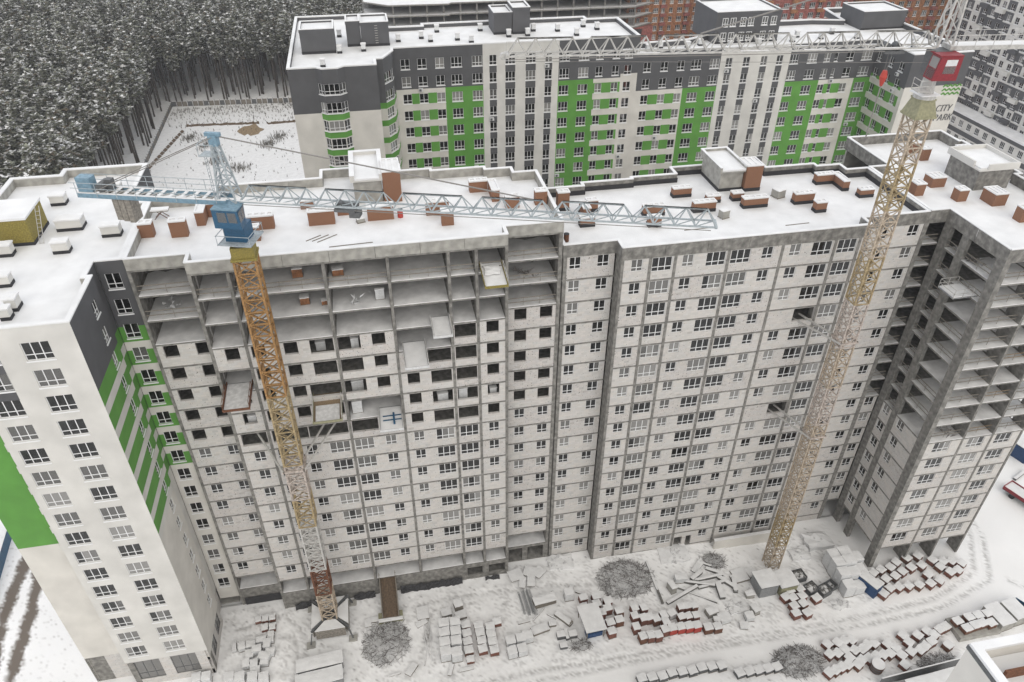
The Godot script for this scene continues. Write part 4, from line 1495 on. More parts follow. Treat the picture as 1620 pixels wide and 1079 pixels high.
	var c0 := [at.call(-1.1, 61.0, 0.1), at.call(0.9, 61.0, 0.1), at.call(1.35, 61.3, 1.9), at.call(-1.1, 61.3, 1.9)]
	var c1 := [at.call(-1.1, 63.0, 0.1), at.call(1.0, 63.0, 0.1), at.call(1.2, 63.0, 1.9), at.call(-1.1, 63.0, 1.9)]
	var mid: Vector3 = at.call(0, 62.0, 1.0)
	for i in 4:
		var j := (i + 1) % 4
		mb.face(c0[i], c0[j], c1[j], c1[i], (c0[i] + c1[j]) * 0.5 - mid)
	mb.face(c1[0], c1[1], c1[2], c1[3], Vector3.UP)
	mb.face(c0[0], c0[1], c0[2], c0[3], Vector3.DOWN)
	var cab := part(mb, "cab", M.cab_blue, t)
	mb = MB.new()
	var pl := func(i: int, j: int, f: float, g: float) -> Vector3: return (c0[i].lerp(c0[j], f) as Vector3).lerp(c1[i].lerp(c1[j], f), g) + ((c0[i] + c1[j]) * 0.5 - mid).normalized() * 0.02
	for w in [[2, 3, 0.1, 0.42], [2, 3, 0.48, 0.82], [1, 2, 0.1, 0.5], [1, 2, 0.56, 0.94]]:
		mb.face(pl.call(w[0], w[1], w[2], 0.35), pl.call(w[0], w[1], w[3], 0.35), pl.call(w[0], w[1], w[3], 0.9), pl.call(w[0], w[1], w[2], 0.9), (c0[w[0]] + c1[w[1]]) * 0.5 - mid)
	part(mb, "cab_window", M.film2, cab)
	mb = MB.new()
	mb.obox(Transform3D(bs, at.call(0.05, 63.1, 1.0)), Vector3(2.3, 0.12, 1.9))
	part(mb, "cab_roof", M.sky_blue, cab)
	# head tower
	mb = MB.new()
	var ft := []
	for q in [[-0.9, -0.65], [0.7, -0.65], [0.7, 0.65], [-0.9, 0.65]]:
		ft.append(at.call(q[0], 63.1, q[1]))
	var tp := []
	for q in [[-0.55, -0.2], [-0.15, -0.2], [-0.15, 0.2], [-0.55, 0.2]]:
		tp.append(at.call(q[0], 68.4, q[1]))
	for i in 4:
		mb.bar(ft[i], tp[i], 0.15)
		for k in 5:
			var a := k / 5.0
			var b := (k + 1) / 5.0
			mb.bar(ft[i].lerp(tp[i], a), ft[(i + 1) % 4].lerp(tp[(i + 1) % 4], b), 0.08)
			mb.bar(ft[i].lerp(tp[i], b), ft[(i + 1) % 4].lerp(tp[(i + 1) % 4], b), 0.08)
	part(mb, "head_tower", M.light_blue, t)
	mb = MB.new()
	mb.obox(Transform3D(bs, at.call(-0.35, 68.5, 0)), Vector3(0.7, 0.9, 0.6))
	mb.obox(Transform3D(bs, at.call(-0.35, 69.0, 0)), Vector3(1.3, 0.3, 0.35))
	part(mb, "head_sheave", M.sky_blue, t)
	mb = MB.new()
	mb.obox(Transform3D(bs, at.call(-0.9, 67.3, 0.1)), Vector3(1.5, 0.07, 1.2))
	for q in [[-1.6, -0.5], [-1.6, 0.7], [-0.2, 0.7]]:
		mb.bar(at.call(q[0], 67.3, q[1]), at.call(q[0], 68.3, q[1]), 0.05)
	mb.bar(at.call(-1.6, 68.3, -0.5), at.call(-1.6, 68.3, 0.7), 0.05)
	mb.bar(at.call(-1.6, 68.3, 0.7), at.call(-0.2, 68.3, 0.7), 0.05)
	for k in 13:
		mb.bar(at.call(-1.2, 63.4 + k * 0.3, 0.25), at.call(-1.2, 63.4 + k * 0.3, 0.6), 0.03)
	mb.bar(at.call(-1.2, 63.2, 0.25), at.call(-1.2, 67.3, 0.25), 0.04)
	mb.bar(at.call(-1.2, 63.2, 0.6), at.call(-1.2, 67.3, 0.6), 0.04)
	part(mb, "head_ladder", M.light_blue, t)
	# jib in sections
	var root: Vector3 = at.call(0, 63.3, 0)
	for k in 6:
		part(jib_section(root, d, 1.0 + k * 6.7, 1.0 + (k + 1) * 6.7, 4, 0.6, 1.3, 0.13, 0.085), "jib_section", M.light_blue, t)
	mb = MB.new()
	mb.bar(at.call(41.2, 63.3, -0.7), at.call(41.2, 63.3, 0.7), 0.2)
	mb.bar(at.call(41.2, 63.3, 0.0), at.call(40.4, 64.6, 0.0), 0.12)
	part(mb, "jib_tip", M.light_blue, t)
	# snow lying along the lower chords near the mast
	mb = MB.new()
	mb.obox(Transform3D(bs, at.call(3.2, 63.4, 0.6)), Vector3(5.0, 0.06, 0.16))
	mb.obox(Transform3D(bs, at.call(3.2, 63.4, -0.6)), Vector3(5.0, 0.06, 0.16))
	part(mb, "chord_snow", M.snow, t)
	# counter-jib: deck between two girders, railings, weights, winch box
	mb = MB.new()
	for w in [-0.75, 0.75]:
		mb.obox(Transform3D(bs, at.call(-6.9, 63.2, w)), Vector3(13.6, 0.42, 0.16))
	part(mb, "counter_jib_girder", M.sky_blue, t)
	mb = MB.new()
	for k in 12:
		mb.bar(at.call(-1.2 - k * 1.05, 63.35, -0.7), at.call(-1.2 - k * 1.05, 63.35, 0.7), 0.18, 0.1)
		if k < 11:
			mb.bar(at.call(-1.2 - k * 1.05, 63.3, -0.7), at.call(-2.25 - k * 1.05, 63.3, 0.7), 0.08)
	part(mb, "counter_jib_deck", M.pale_steel, t)
	mb = MB.new()
	for k in 13:
		mb.obox(Transform3D(bs, at.call(-1.2 - k * 1.02, 63.43, rng.randf_range(-0.1, 0.1))), Vector3(0.3, 0.05, 1.3))
	for w in [-0.75, 0.75]:
		mb.obox(Transform3D(bs, at.call(-6.9, 63.44, w)), Vector3(13.5, 0.05, 0.2))
	part(mb, "deck_snow", M.snow, t)
	mb = MB.new()
	for w in [-1.0, 1.0]:
		for hh in [0.55, 1.05]:
			mb.bar(at.call(-0.8, 63.4 + hh, w), at.call(-14.0, 63.4 + hh, w), 0.045)
		for k in 8:
			mb.bar(at.call(-0.9 - k * 1.8, 63.2, w), at.call(-0.9 - k * 1.8, 64.45, w), 0.045)
	part(mb, "counter_jib_railing", M.light_blue, t)
	mb = MB.new()
	for k in 3:
		mb.obox(Transform3D(bs, at.call(-9.4 - k * 0.55, 61.9 + k * 0.1, 0)), Vector3(0.5, 2.4, 1.3))
	part(mb, "counterweight", M.weight, t)
	mb = MB.new()
	mb.obox(Transform3D(bs, at.call(-12.9, 64.1, 0.2)), Vector3(1.3, 1.3, 0.9))
	part(mb, "winch_box", M.sky_blue, t)
	mb = MB.new()
	mb.tube(at.call(-11.5, 63.9, -0.6), at.call(-11.5, 63.9, 0.6), 0.42, 0.42, 12)
	mb.obox(Transform3D(bs, at.call(-11.0, 64.0, -0.2)), Vector3(0.6, 0.9, 0.6))
	part(mb, "winch_drum", M.lead, t)
	mb = MB.new()
	mb.bar(at.call(-0.35, 68.9, 0), at.call(26.2, 64.65, 0), 0.09)
	mb.bar(at.call(-0.35, 68.8, 0.3), at.call(-12.0, 63.6, 0.6), 0.07)
	mb.bar(at.call(-0.35, 68.8, -0.3), at.call(-12.0, 63.6, -0.6), 0.07)
	mb.bar(at.call(0.8, 63.1, 0.7), at.call(40.8, 63.05, 0.7), 0.05)
	part(mb, "pendant_rope", M.cable, t)
	# trolley
	mb = MB.new()
	mb.obox(Transform3D(bs, at.call(10.2, 63.0, 0)), Vector3(1.8, 0.25, 1.5))
	mb.tube(at.call(9.6, 63.3, -0.3), at.call(9.6, 63.3, 0.3), 0.3, 0.3, 10)
	mb.obox(Transform3D(bs, at.call(11.0, 62.6, 0.2)), Vector3(0.9, 0.5, 0.9))
	part(mb, "trolley", M.lead, t)

func crane_red() -> void:
	var t := thing("tower_crane", "tower crane with red cab and pale jib on a rusty beige mast", "crane")
	var cx := 51.4
	var cz := 5.2
	var y := -1.4
	var paints := [[4.5, M.beige_steel], [10.5, M.yellow_steel], [16.0, M.beige_steel], [22.0, M.beige_steel], [28.0, M.beige_steel], [34.0, M.pink_steel], [40.0, M.beige_steel], [46.0, M.pink_steel], [52.0, M.yellow_steel], [57.5, M.beige_steel], [62.5, M.yellow_steel], [67.2, M.beige_steel]]
	for p in paints:
		part(mast_section(cx, cz, 0.86, y, p[0], maxi(2, roundi((p[0] - y) / 1.4)), 0.17, 0.11), "mast_section", p[1], t)
		y = p[0]
	for cy in [40.7, 25.9]:
		var mb := MB.new()
		for s in [-1.0, 1.0]:
			mb.bar(Vector3(cx - 1.1, cy, cz + s * 1.0), Vector3(cx + 1.1, cy, cz + s * 1.0), 0.22)
			mb.bar(Vector3(cx + s * 1.0, cy, cz - 1.1), Vector3(cx + s * 1.0, cy, cz + 1.1), 0.22)
		part(mb, "tie_collar", M.pink_steel, t)
		for q in [[Vector3(48.2, cy - 0.9, -1.2), Vector3(cx - 1.0, cy, cz + 1.0)], [Vector3(49.2, cy - 0.5, -1.2), Vector3(cx - 0.9, cy, cz - 1.0)]]:
			mb = MB.new()
			mb.tube(q[0], q[1], 0.13, 0.13, 8)
			part(mb, "tie_strut", M.pale_steel, t)
	# slewing base: splayed khaki box, then white pedestal
	var mb := MB.new()
	var a0 := [Vector3(cx - 1.1, 67.2, cz - 1.1), Vector3(cx + 1.1, 67.2, cz - 1.1), Vector3(cx + 1.1, 67.2, cz + 1.1), Vector3(cx - 1.1, 67.2, cz + 1.1)]
	for i in 4:
		var j := (i + 1) % 4
		var u: Vector3 = a0[i].lerp(Vector3(cx, 67.2, cz), 0.35) + Vector3(0, 1.5, 0)
		var w: Vector3 = a0[j].lerp(Vector3(cx, 67.2, cz), 0.35) + Vector3(0, 1.5, 0)
		mb.face(a0[i], a0[j], w, u, (a0[i] + a0[j]) * 0.5 - Vector3(cx, 67.2, cz))
	mb.box(Vector3(cx - 1.15, 67.0, cz - 1.15), Vector3(cx + 1.15, 67.2, cz + 1.15))
	mb.box(Vector3(cx - 0.8, 68.6, cz - 0.8), Vector3(cx + 0.8, 68.75, cz + 0.8))
	part(mb, "slewing_base", M.khaki, t)
	mb = MB.new()
	mb.tube(Vector3(cx, 68.75, cz), Vector3(cx, 69.1, cz), 1.0, 1.0, 16)
	mb.tube(Vector3(cx, 69.1, cz), Vector3(cx, 70.8, cz), 0.7, 0.55, 8)
	part(mb, "slewing_ring", M.pale_steel, t)
	mb = MB.new()
	mb.mound(Vector3(cx, 69.1, cz), 2.0, 1.9, 0.12, rng)
	part(mb, "ring_snow", M.snow, t)
	var d := -Vector3(cos(deg_to_rad(6.0)), 0, sin(deg_to_rad(6.0)))
	var n := Vector3(-d.z, 0, d.x)
	var bs := Basis(d, Vector3.UP, n)
	var at := func(s: float, yy: float, w: float) -> Vector3: return Vector3(cx, yy, cz) + d * s + n * w
	mb = MB.new()
	mb.obox(Transform3D(bs, at.call(0.1, 72.0, -0.2)), Vector3(1.6, 2.3, 1.5))
	part(mb, "slewing_platform", M.lead, t)
	# cab on the camera side of the mast, window facing out
	mb = MB.new()
	var e0 := [at.call(-1.1, 70.9, -0.6), at.call(1.2, 70.9, -0.6), at.call(1.2, 70.9, -2.1), at.call(-1.1, 70.9, -2.1)]
	var e1 := [at.call(-1.1, 73.0, -0.6), at.call(0.9, 73.0, -0.6), at.call(0.9, 73.0, -2.1), at.call(-1.1, 73.0, -2.1)]
	var mid: Vector3 = at.call(0, 72.0, -1.4)
	for i in 4:
		var j := (i + 1) % 4
		mb.face(e0[i], e0[j], e1[j], e1[i], (e0[i] + e1[j]) * 0.5 - mid)
	mb.face(e1[0], e1[1], e1[2], e1[3], Vector3.UP)
	mb.face(e0[0], e0[1], e0[2], e0[3], Vector3.DOWN)
	var cab := part(mb, "cab", M.cab_red, t)
	var pl := func(i: int, j: int, f: float, g: float) -> Vector3: return (e0[i].lerp(e0[j], f) as Vector3).lerp(e1[i].lerp(e1[j], f), g) + ((e0[i] + e1[j]) * 0.5 - mid).normalized() * 0.02
	for w in [[2, 3, 0.3, 0.8, 0.62, 0.88, "wrap"], [2, 3, 0.3, 0.8, 0.3, 0.6, "film2"], [1, 2, 0.12, 0.88, 0.5, 0.92, "film1"], [1, 2, 0.12, 0.88, 0.08, 0.46, "glass"]]:
		mb = MB.new()
		mb.face(pl.call(w[0], w[1], w[2], w[4]), pl.call(w[0], w[1], w[3], w[4]), pl.call(w[0], w[1], w[3], w[5]), pl.call(w[0], w[1], w[2], w[5]), (e0[w[0]] + e1[w[1]]) * 0.5 - mid)
		part(mb, "cab_window", M[w[6]], cab)
	mb = MB.new()
	mb.obox(Transform3D(bs, at.call(0.0, 73.08, -1.3)), Vector3(2.2, 0.1, 1.7))
	part(mb, "cab_roof", M.cab_red, cab)
	# small railed landing below the cab
	mb = MB.new()
	mb.obox(Transform3D(bs, at.call(1.5, 69.9, -1.4)), Vector3(1.2, 0.06, 1.2))
	for q in [[0.95, -2.0], [2.05, -2.0], [2.05, -0.8]]:
		mb.bar(at.call(q[0], 69.9, q[1]), at.call(q[0], 70.9, q[1]), 0.05)
	for hh in [70.4, 70.9]:
		mb.bar(at.call(0.95, hh, -2.0), at.call(2.05, hh, -2.0), 0.05)
		mb.bar(at.call(2.05, hh, -2.0), at.call(2.05, hh, -0.8), 0.05)
	part(mb, "landing", M.pale_steel, t)
	# head tower rising out of the picture
	mb = MB.new()
	for i in 4:
		var q: Array = [[-0.7, -0.6], [0.7, -0.6], [0.7, 0.6], [-0.7, 0.6]][i]
		var q2: Array = [[-0.7, -0.6], [0.7, -0.6], [0.7, 0.6], [-0.7, 0.6]][(i + 1) % 4]
		mb.bar(at.call(q[0], 73.4, q[1]), at.call(q[0] * 0.35 - 0.5, 81.5, q[1] * 0.35), 0.16)
		for k in 6:
			var f := 1.0 - k * 0.108
			var g := 1.0 - (k + 1) * 0.108
			mb.bar(at.call(q[0] * f - 0.083 * k, 73.4 + k * 1.35, q[1] * f), at.call(q2[0] * g - 0.083 * (k + 1), 73.4 + (k + 1) * 1.35, q2[1] * g), 0.08)
	part(mb, "head_tower", M.pale_steel, t)
	var root: Vector3 = at.call(0, 73.4, 0)
	for k in 6:
		part(jib_section(root, d, 0.8 + k * 6.4, 0.8 + (k + 1) * 6.4, 4, 0.6, 1.35, 0.13, 0.085), "jib_section", M.pale_steel, t)
	mb = MB.new()
	mb.bar(at.call(39.3, 73.4, -0.7), at.call(39.3, 73.4, 0.7), 0.3)
	mb.tube(at.call(39.6, 73.3, -0.25), at.call(39.6, 73.3, 0.25), 0.3, 0.3, 10)
	mb.bar(at.call(39.4, 73.4, -0.5), at.call(39.4, 74.6, -0.5), 0.05)
	mb.bar(at.call(39.4, 74.6, -0.5), at.call(38.6, 74.6, -0.5), 0.05)
	part(mb, "jib_tip", M.pale_steel, t)
	mb = MB.new()
	for s in [[5.0, 3.0], [12.0, 2.0], [17.5, 2.5], [27.0, 2.0]]:
		mb.obox(Transform3D(bs, at.call(s[0], 73.5, -0.6)), Vector3(s[1], 0.05, 0.15))
		mb.obox(Transform3D(bs, at.call(s[0] + 1.0, 73.5, 0.6)), Vector3(s[1], 0.05, 0.15))
	part(mb, "chord_snow", M.snow, t)
	mb = MB.new()
	mb.obox(Transform3D(bs, at.call(-7.5, 73.35, 0)), Vector3(14.0, 0.35, 1.5))
	part(mb, "counter_jib_deck", M.pale_steel, t)
	mb = MB.new()
	mb.obox(Transform3D(bs, at.call(-7.5, 73.56, 0)), Vector3(13.9, 0.06, 1.4))
	part(mb, "deck_snow", M.snow, t)
	mb = MB.new()
	for w in [-0.9, 0.9]:
		for hh in [0.5, 1.0]:
			mb.bar(at.call(-0.8, 73.5 + hh, w), at.call(-14.4, 73.5 + hh, w), 0.04)
		for k in 9:
			mb.bar(at.call(-0.9 - k * 1.7, 73.3, w), at.call(-0.9 - k * 1.7, 74.5, w), 0.04)
	part(mb, "counter_jib_railing", M.pale_steel, t)
	mb = MB.new()
	mb.obox(Transform3D(bs, at.call(-13.0, 72.4, 0)), Vector3(1.6, 2.2, 1.3))
	part(mb, "counterweight", M.weight, t)
	mb = MB.new()
	mb.bar(at.call(22.4, 74.85, 0), at.call(-0.5, 81.3, 0), 0.1)
	mb.bar(at.call(-0.5, 81.3, 0), at.call(-12.5, 73.6, 0), 0.08)
	mb.bar(at.call(0.8, 73.2, -0.7), at.call(39.2, 73.2, -0.7), 0.05)
	mb.bar(at.call(0.8, 72.0, -0.2), at.call(39.2, 72.9, -0.2), 0.03)
	part(mb, "pendant_rope", M.cable, t)
	mb = MB.new()
	mb.obox(Transform3D(bs, at.call(4.6, 73.1, 0)), Vector3(1.8, 0.25, 1.5))
	mb.tube(at.call(5.2, 73.5, -0.35), at.call(5.2, 73.5, 0.35), 0.32, 0.32, 10)
	mb.tube(at.call(4.2, 73.5, -0.35), at.call(4.2, 73.5, 0.35), 0.32, 0.32, 10)
	part(mb, "trolley", M.lead, t)
	# hook block on its ropes with a chain below
	mb = MB.new()
	mb.bar(Vector3(46.8, 73.0, 4.55), Vector3(46.85, 71.2, 4.6), 0.03)
	mb.bar(Vector3(47.05, 73.0, 4.75), Vector3(46.95, 71.2, 4.7), 0.03)
	mb.bar(Vector3(46.9, 70.0, 4.65), Vector3(46.9, 65.0, 4.65), 0.09)
	part(mb, "hook_rope", M.cable, t)
	mb = MB.new()
	mb.tube(Vector3(46.9, 71.3, 4.65), Vector3(46.9, 70.7, 4.65), 0.2, 0.34, 8)
	mb.tube(Vector3(46.9, 70.7, 4.65), Vector3(46.9, 69.9, 4.65), 0.34, 0.12, 8)
	part(mb, "hook_block", M.red_paint, t)

# ---------------------------------------------------------------- ground and trees
func fall(x: float) -> float:
	return -1.2 * smoothstep(30.0, 62.0, x)

func ground_y(x: float, z: float) -> float:
	return fall(x)

func make_ground() -> void:
	var n1 := FastNoiseLite.new()
	n1.seed = 5
	n1.frequency = 0.25
	n1.fractal_octaves = 4
	var n2 := FastNoiseLite.new()
	n2.seed = 6
	n2.frequency = 1.9
	n2.fractal_octaves = 2
	var n3 := FastNoiseLite.new()
	n3.seed = 7
	n3.frequency = 0.07
	n3.fractal_octaves = 3
	# wheel tracks: centre lines in x,z
	var tracks := [
		[Vector2(-20, 18.6), Vector2(0, 17.6), Vector2(15, 16.9), Vector2(30, 16.6), Vector2(45, 16.6), Vector2(60, 16.8), Vector2(72, 16.4), Vector2(82, 13.5), Vector2(86.5, 6.0), Vector2(87.5, -6.0), Vector2(88, -30)],
		[Vector2(-20, 16.6), Vector2(0, 15.9), Vector2(15, 15.5), Vector2(30, 15.9), Vector2(45, 15.9), Vector2(60, 15.6), Vector2(72, 14.8), Vector2(80.5, 12.0), Vector2(85, 5.0), Vector2(86, -6.0), Vector2(86.4, -30)],
		[Vector2(-24, 3.4), Vector2(-17.5, 4.6), Vector2(-16.8, 9.0), Vector2(-18, 16)],
		[Vector2(-25, 2.2), Vector2(-19, 0.9), Vector2(-16.2, 4.0), Vector2(-15.8, 10.0)],
		[Vector2(-4, 3.0), Vector2(8, 2.6), Vector2(18, 3.2), Vector2(26, 4.5)],
		[Vector2(-1.5, 12.0), Vector2(0.6, 6.0), Vector2(1.4, 2.5)],
		[Vector2(84.5, 14.0), Vector2(90, 20.0), Vector2(92, 26)]]
	var soil := [[Vector2(-57.4, -24.0), Vector2(-56.5, -3.5), Vector2(-54.6, 10.0)], [Vector2(-55.2, -20.0), Vector2(-53.4, -6.0), Vector2(-52.6, 10.0)]]
	var step := 0.28
	var x0 := -64.0
	var z0 := -26.0
	var nx := int((112.0 - x0) / step)
	var nz := int((46.0 - z0) / step)
	var hs := PackedFloat32Array()
	var cs := PackedColorArray()
	hs.resize((nx + 1) * (nz + 1))
	cs.resize((nx + 1) * (nz + 1))
	var rg := RandomNumberGenerator.new()
	rg.seed = 19
	for j in nz + 1:
		var z := z0 + j * step
		for i in nx + 1:
			var x := x0 + i * step
			var h := fall(x)
			var spot := rg.randf()
			var busy := 0.0
			if x > -28.0 and x < 64.0 and z > -1.0 and z < 15.2:
				busy = 1.0
			elif z >= 18.4 and x > 35.0:
				busy = 0.7
			var a := n1.get_noise_2d(x, z)
			var b := n2.get_noise_2d(x, z)
			h += a * (0.04 + 0.16 * busy) + b * (0.012 + 0.06 * busy)
			var dirt := 0.0
			if busy > 0.0:
				dirt = clampf((b * 1.1 + a * 1.0 - 0.34) * 1.1, 0.0, 0.36) * busy
				if spot < 0.02 * busy:
					dirt = maxf(dirt, rg.randf_range(0.25, 0.75))
					h += 0.08
			var p := Vector2(x, z)
			if x > -30.0 and z > -6.0:
				for t in tracks:
					var dd := 99.0
					for k in t.size() - 1:
						var q := Geometry2D.get_closest_point_to_segment(p, t[k], t[k + 1])
						dd = minf(dd, p.distance_to(q))
					if dd < 1.1:
						var w := exp(-pow(dd / 0.42, 2.0))
						var rag := clampf(0.35 + 1.5 * b + 0.5 * a + (0.6 if spot < 0.25 else 0.0), 0.0, 1.0)
						h -= 0.09 * w * rag
						h += 0.05 * exp(-pow((dd - 0.6) / 0.22, 2.0)) * rag
						dirt = maxf(dirt, w * rag * 0.62)
			if x < -44.0:
				for t in soil:
					var dd := 99.0
					for k in t.size() - 1:
						var q := Geometry2D.get_closest_point_to_segment(p, t[k], t[k + 1])
						dd = minf(dd, p.distance_to(q))
					var w := clampf(1.35 - dd / 0.75 + 0.8 * a + 0.5 * b, 0.0, 1.0)
					if w > 0.0:
						h -= 0.08 * w
						dirt = maxf(dirt, w * 1.6)
				dirt = maxf(dirt, clampf(b * 1.1 - 0.45, 0.0, 0.5))
			if z < -2.0 and x > -41.5 and x < 81.0:
				h -= 0.4
			hs[j * (nx + 1) + i] = h
			var snow := Color(0.83, 0.83, 0.835)
			var mud := Color(0.15, 0.125, 0.105) if x < -44.0 else Color(0.24, 0.23, 0.225)
			cs[j * (nx + 1) + i] = snow.lerp(mud, clampf(dirt, 0.0, 1.0)) * (0.97 + 0.05 * n3.get_noise_2d(x, z))
	var arr := []
	arr.resize(Mesh.ARRAY_MAX)
	var vs := PackedVector3Array()
	var ns := PackedVector3Array()
	var ix := PackedInt32Array()
	vs.resize(hs.size())
	ns.resize(hs.size())
	for j in nz + 1:
		for i in nx + 1:
			var k := j * (nx + 1) + i
			vs[k] = Vector3(x0 + i * step, hs[k], z0 + j * step)
			var l := hs[k - 1] if i > 0 else hs[k]
			var r := hs[k + 1] if i < nx else hs[k]
			var u := hs[k - nx - 1] if j > 0 else hs[k]
			var d := hs[k + nx + 1] if j < nz else hs[k]
			ns[k] = Vector3(l - r, 2.0 * step, u - d).normalized()
	for j in nz:
		for i in nx:
			var k := j * (nx + 1) + i
			ix.append_array(PackedInt32Array([k, k + 1, k + nx + 2, k, k + nx + 2, k + nx + 1]))
	arr[Mesh.ARRAY_VERTEX] = vs
	arr[Mesh.ARRAY_NORMAL] = ns
	arr[Mesh.ARRAY_COLOR] = cs
	arr[Mesh.ARRAY_INDEX] = ix
	var me := ArrayMesh.new()
	me.add_surface_from_arrays(Mesh.PRIMITIVE_TRIANGLES, arr)
	var o := inst(me, "yard_ground", M.tinted, self)
	o.set_meta("kind", "structure")
	# country beyond the yard: one sheet to the horizon
	var mb := MB.new()
	mb.prism(rect_poly(-1500.0, -1800.0, 1500.0, -25.9), -1.6, -0.35)
	mb.prism(rect_poly(-1500.0, -25.9, -63.9, 500.0), -1.6, -0.02)
	mb.prism(rect_poly(111.9, -25.9, 1500.0, 500.0), -2.6, -1.25)
	mb.prism(rect_poly(-63.9, 45.9, 111.9, 500.0), -2.6, -1.25)
	structure(mb, "terrain", M.snow)

# open lot behind the corner house: weeds, a cut bank, a clay patch, the fence
func back_lot() -> void:
	var mb := MB.new()
	mb.tinted = true
	for k in 1300:
		var x := rng.randf_range(-68.0, -14.0)
		var z := rng.randf_range(-216.0, -196.0)
		var dense := 0.35 + 0.65 * smoothstep(-204.0, -214.0, z)
		if rng.randf() > dense:
			continue
		weed(mb, Vector3(x, -0.35, z), rng.randf_range(0.4, 1.1))
	for k in 260:
		weed(mb, Vector3(rng.randf_range(-66.0, -14.0), -0.35, rng.randf_range(-196.0, -130.0)), rng.randf_range(0.3, 0.9))
	for q in [Vector2(-47, -165), Vector2(-33, -176), Vector2(-30, -182), Vector2(-52, -178), Vector2(-40, -158), Vector2(-58, -186)]:
		for k in 90:
			weed(mb, Vector3(q.x + rng.randfn(0, 1.6), -0.35, q.y + rng.randfn(0, 1.8)), rng.randf_range(0.5, 1.6))
	var o := part(mb, "dry_weeds", M.tinted, self)
	tag(o, "dry weeds poking through the snow of the open lot", "weeds", "", "stuff")
	# bank with a bare earth lip
	mb = MB.new()
	var prev := Vector3.ZERO
	for i in 60:
		var x := -61.0 + i * 0.8
		var p := Vector3(x, -0.35, -196.5 + sin(x * 0.13) * 0.7 + rng.randf_range(-0.25, 0.25) + (1.2 if x > -34 else 0.0))
		if i > 0 and not (x > -36.5 and x < -34.0):
			var h := rng.randf_range(0.45, 0.8)
			mb.face(prev, p, p + Vector3(0, h, -0.5), prev + Vector3(0, h, -0.5), Vector3(0, 0.3, 1))
		prev = p
	for i in 14:
		var p0 := Vector3(-61.0 - i * 0.45, -0.3, -193.0 + i * 2.6)
		mb.face(p0, p0 + Vector3(-0.45, 0, 2.0), p0 + Vector3(-1.1, 0.6, 2.0), p0 + Vector3(-0.7, 0.6, 0), Vector3(1, 0.3, 0))
	structure(mb, "earth_bank", M.soil)
	mb = MB.new()
	var ring := []
	for i in 22:
		var a := TAU * i / 22
		ring.append(Vector3(-39.6 + cos(a) * 4.0 * rng.randf_range(0.75, 1.15), -0.33, -190.5 + sin(a) * 5.2 * rng.randf_range(0.7, 1.15)))
	for i in 22:
		mb.tri_out(Vector3(-39.6, -0.3, -190.5), ring[i], ring[(i + 1) % 22], Vector3.UP)
	structure(mb, "clay_patch", matt(0.36, 0.26, 0.15, noise_tex(31, 0.03, 0.6, 1.0), 0.1))
	# fence of grey boards round the lot
	for run in [["board_fence", "grey board fence along the far edge of the snowy lot", Vector3(-69.0, -0.35, -219.0), Vector3(-13.0, -0.35, -215.0), 30], ["board_fence", "grey board fence running beside the forest towards the corner house", Vector3(-69.0, -0.35, -218.6), Vector3(-67.0, -0.35, -120.0), 46]]:
		var t := thing(run[0], run[1], "fence")
		var a: Vector3 = run[2]
		var b: Vector3 = run[3]
		for i in run[4]:
			var p := a.lerp(b, float(i) / run[4])
			var q := a.lerp(b, float(i + 1) / run[4] - 0.006)
			mb = MB.new()
			mb.bar(p + Vector3(0, 0.95, 0), q + Vector3(0, 0.95, 0), 0.06, 1.7)
			part(mb, "fence_panel", M.old_timber if i % 3 else M.lead, t)
			mb = MB.new()
			mb.bar(p, p + Vector3(0, 2.1, 0), 0.14)
			part(mb, "fence_post", M.lead, t)
		mb = MB.new()
		mb.bar(a + Vector3(0, 1.83, 0), b + Vector3(0, 1.83, 0), 0.12, 0.06)
		part(mb, "snow_coping", M.snow, t)

func weed(mb: MB, p: Vector3, h: float) -> void:
	var s := rng.randf_range(0.1, 0.24)
	mb.tint = Color(s * 1.05, s, s * 0.92)
	for k in 3:
		var a := rng.randf() * TAU
		var lean := Vector3(cos(a), 0, sin(a)) * h * rng.randf_range(0.2, 0.6)
		var side := Vector3(-sin(a), 0, cos(a)) * 0.09
		mb.tri(p - side, p + side, p + lean + Vector3(0, h, 0))

func pine_trunk(h: float, sd: int) -> ArrayMesh:
	var rg := RandomNumberGenerator.new()
	rg.seed = sd
	var mb := MB.new()
	var lean := Vector3(rg.randf_range(-0.5, 0.5), 0, rg.randf_range(-0.5, 0.5))
	mb.tube(Vector3.ZERO, Vector3(0, h * 0.5, 0) + lean * 0.3, 0.3, 0.23, 7)
	mb.tube(Vector3(0, h * 0.5, 0) + lean * 0.3, Vector3(0, h * 0.97, 0) + lean, 0.23, 0.06, 7)
	for k in 16:
		var y := h * rg.randf_range(0.42, 0.95)
		var a := rg.randf() * TAU
		var l := rg.randf_range(0.7, 2.4)
		var o := Vector3(0, y, 0) + lean * (y / h)
		mb.tube(o, o + Vector3(cos(a) * l, rg.randf_range(0.0, 0.7), sin(a) * l), 0.06, 0.02, 4, false)
	return mb.mesh()

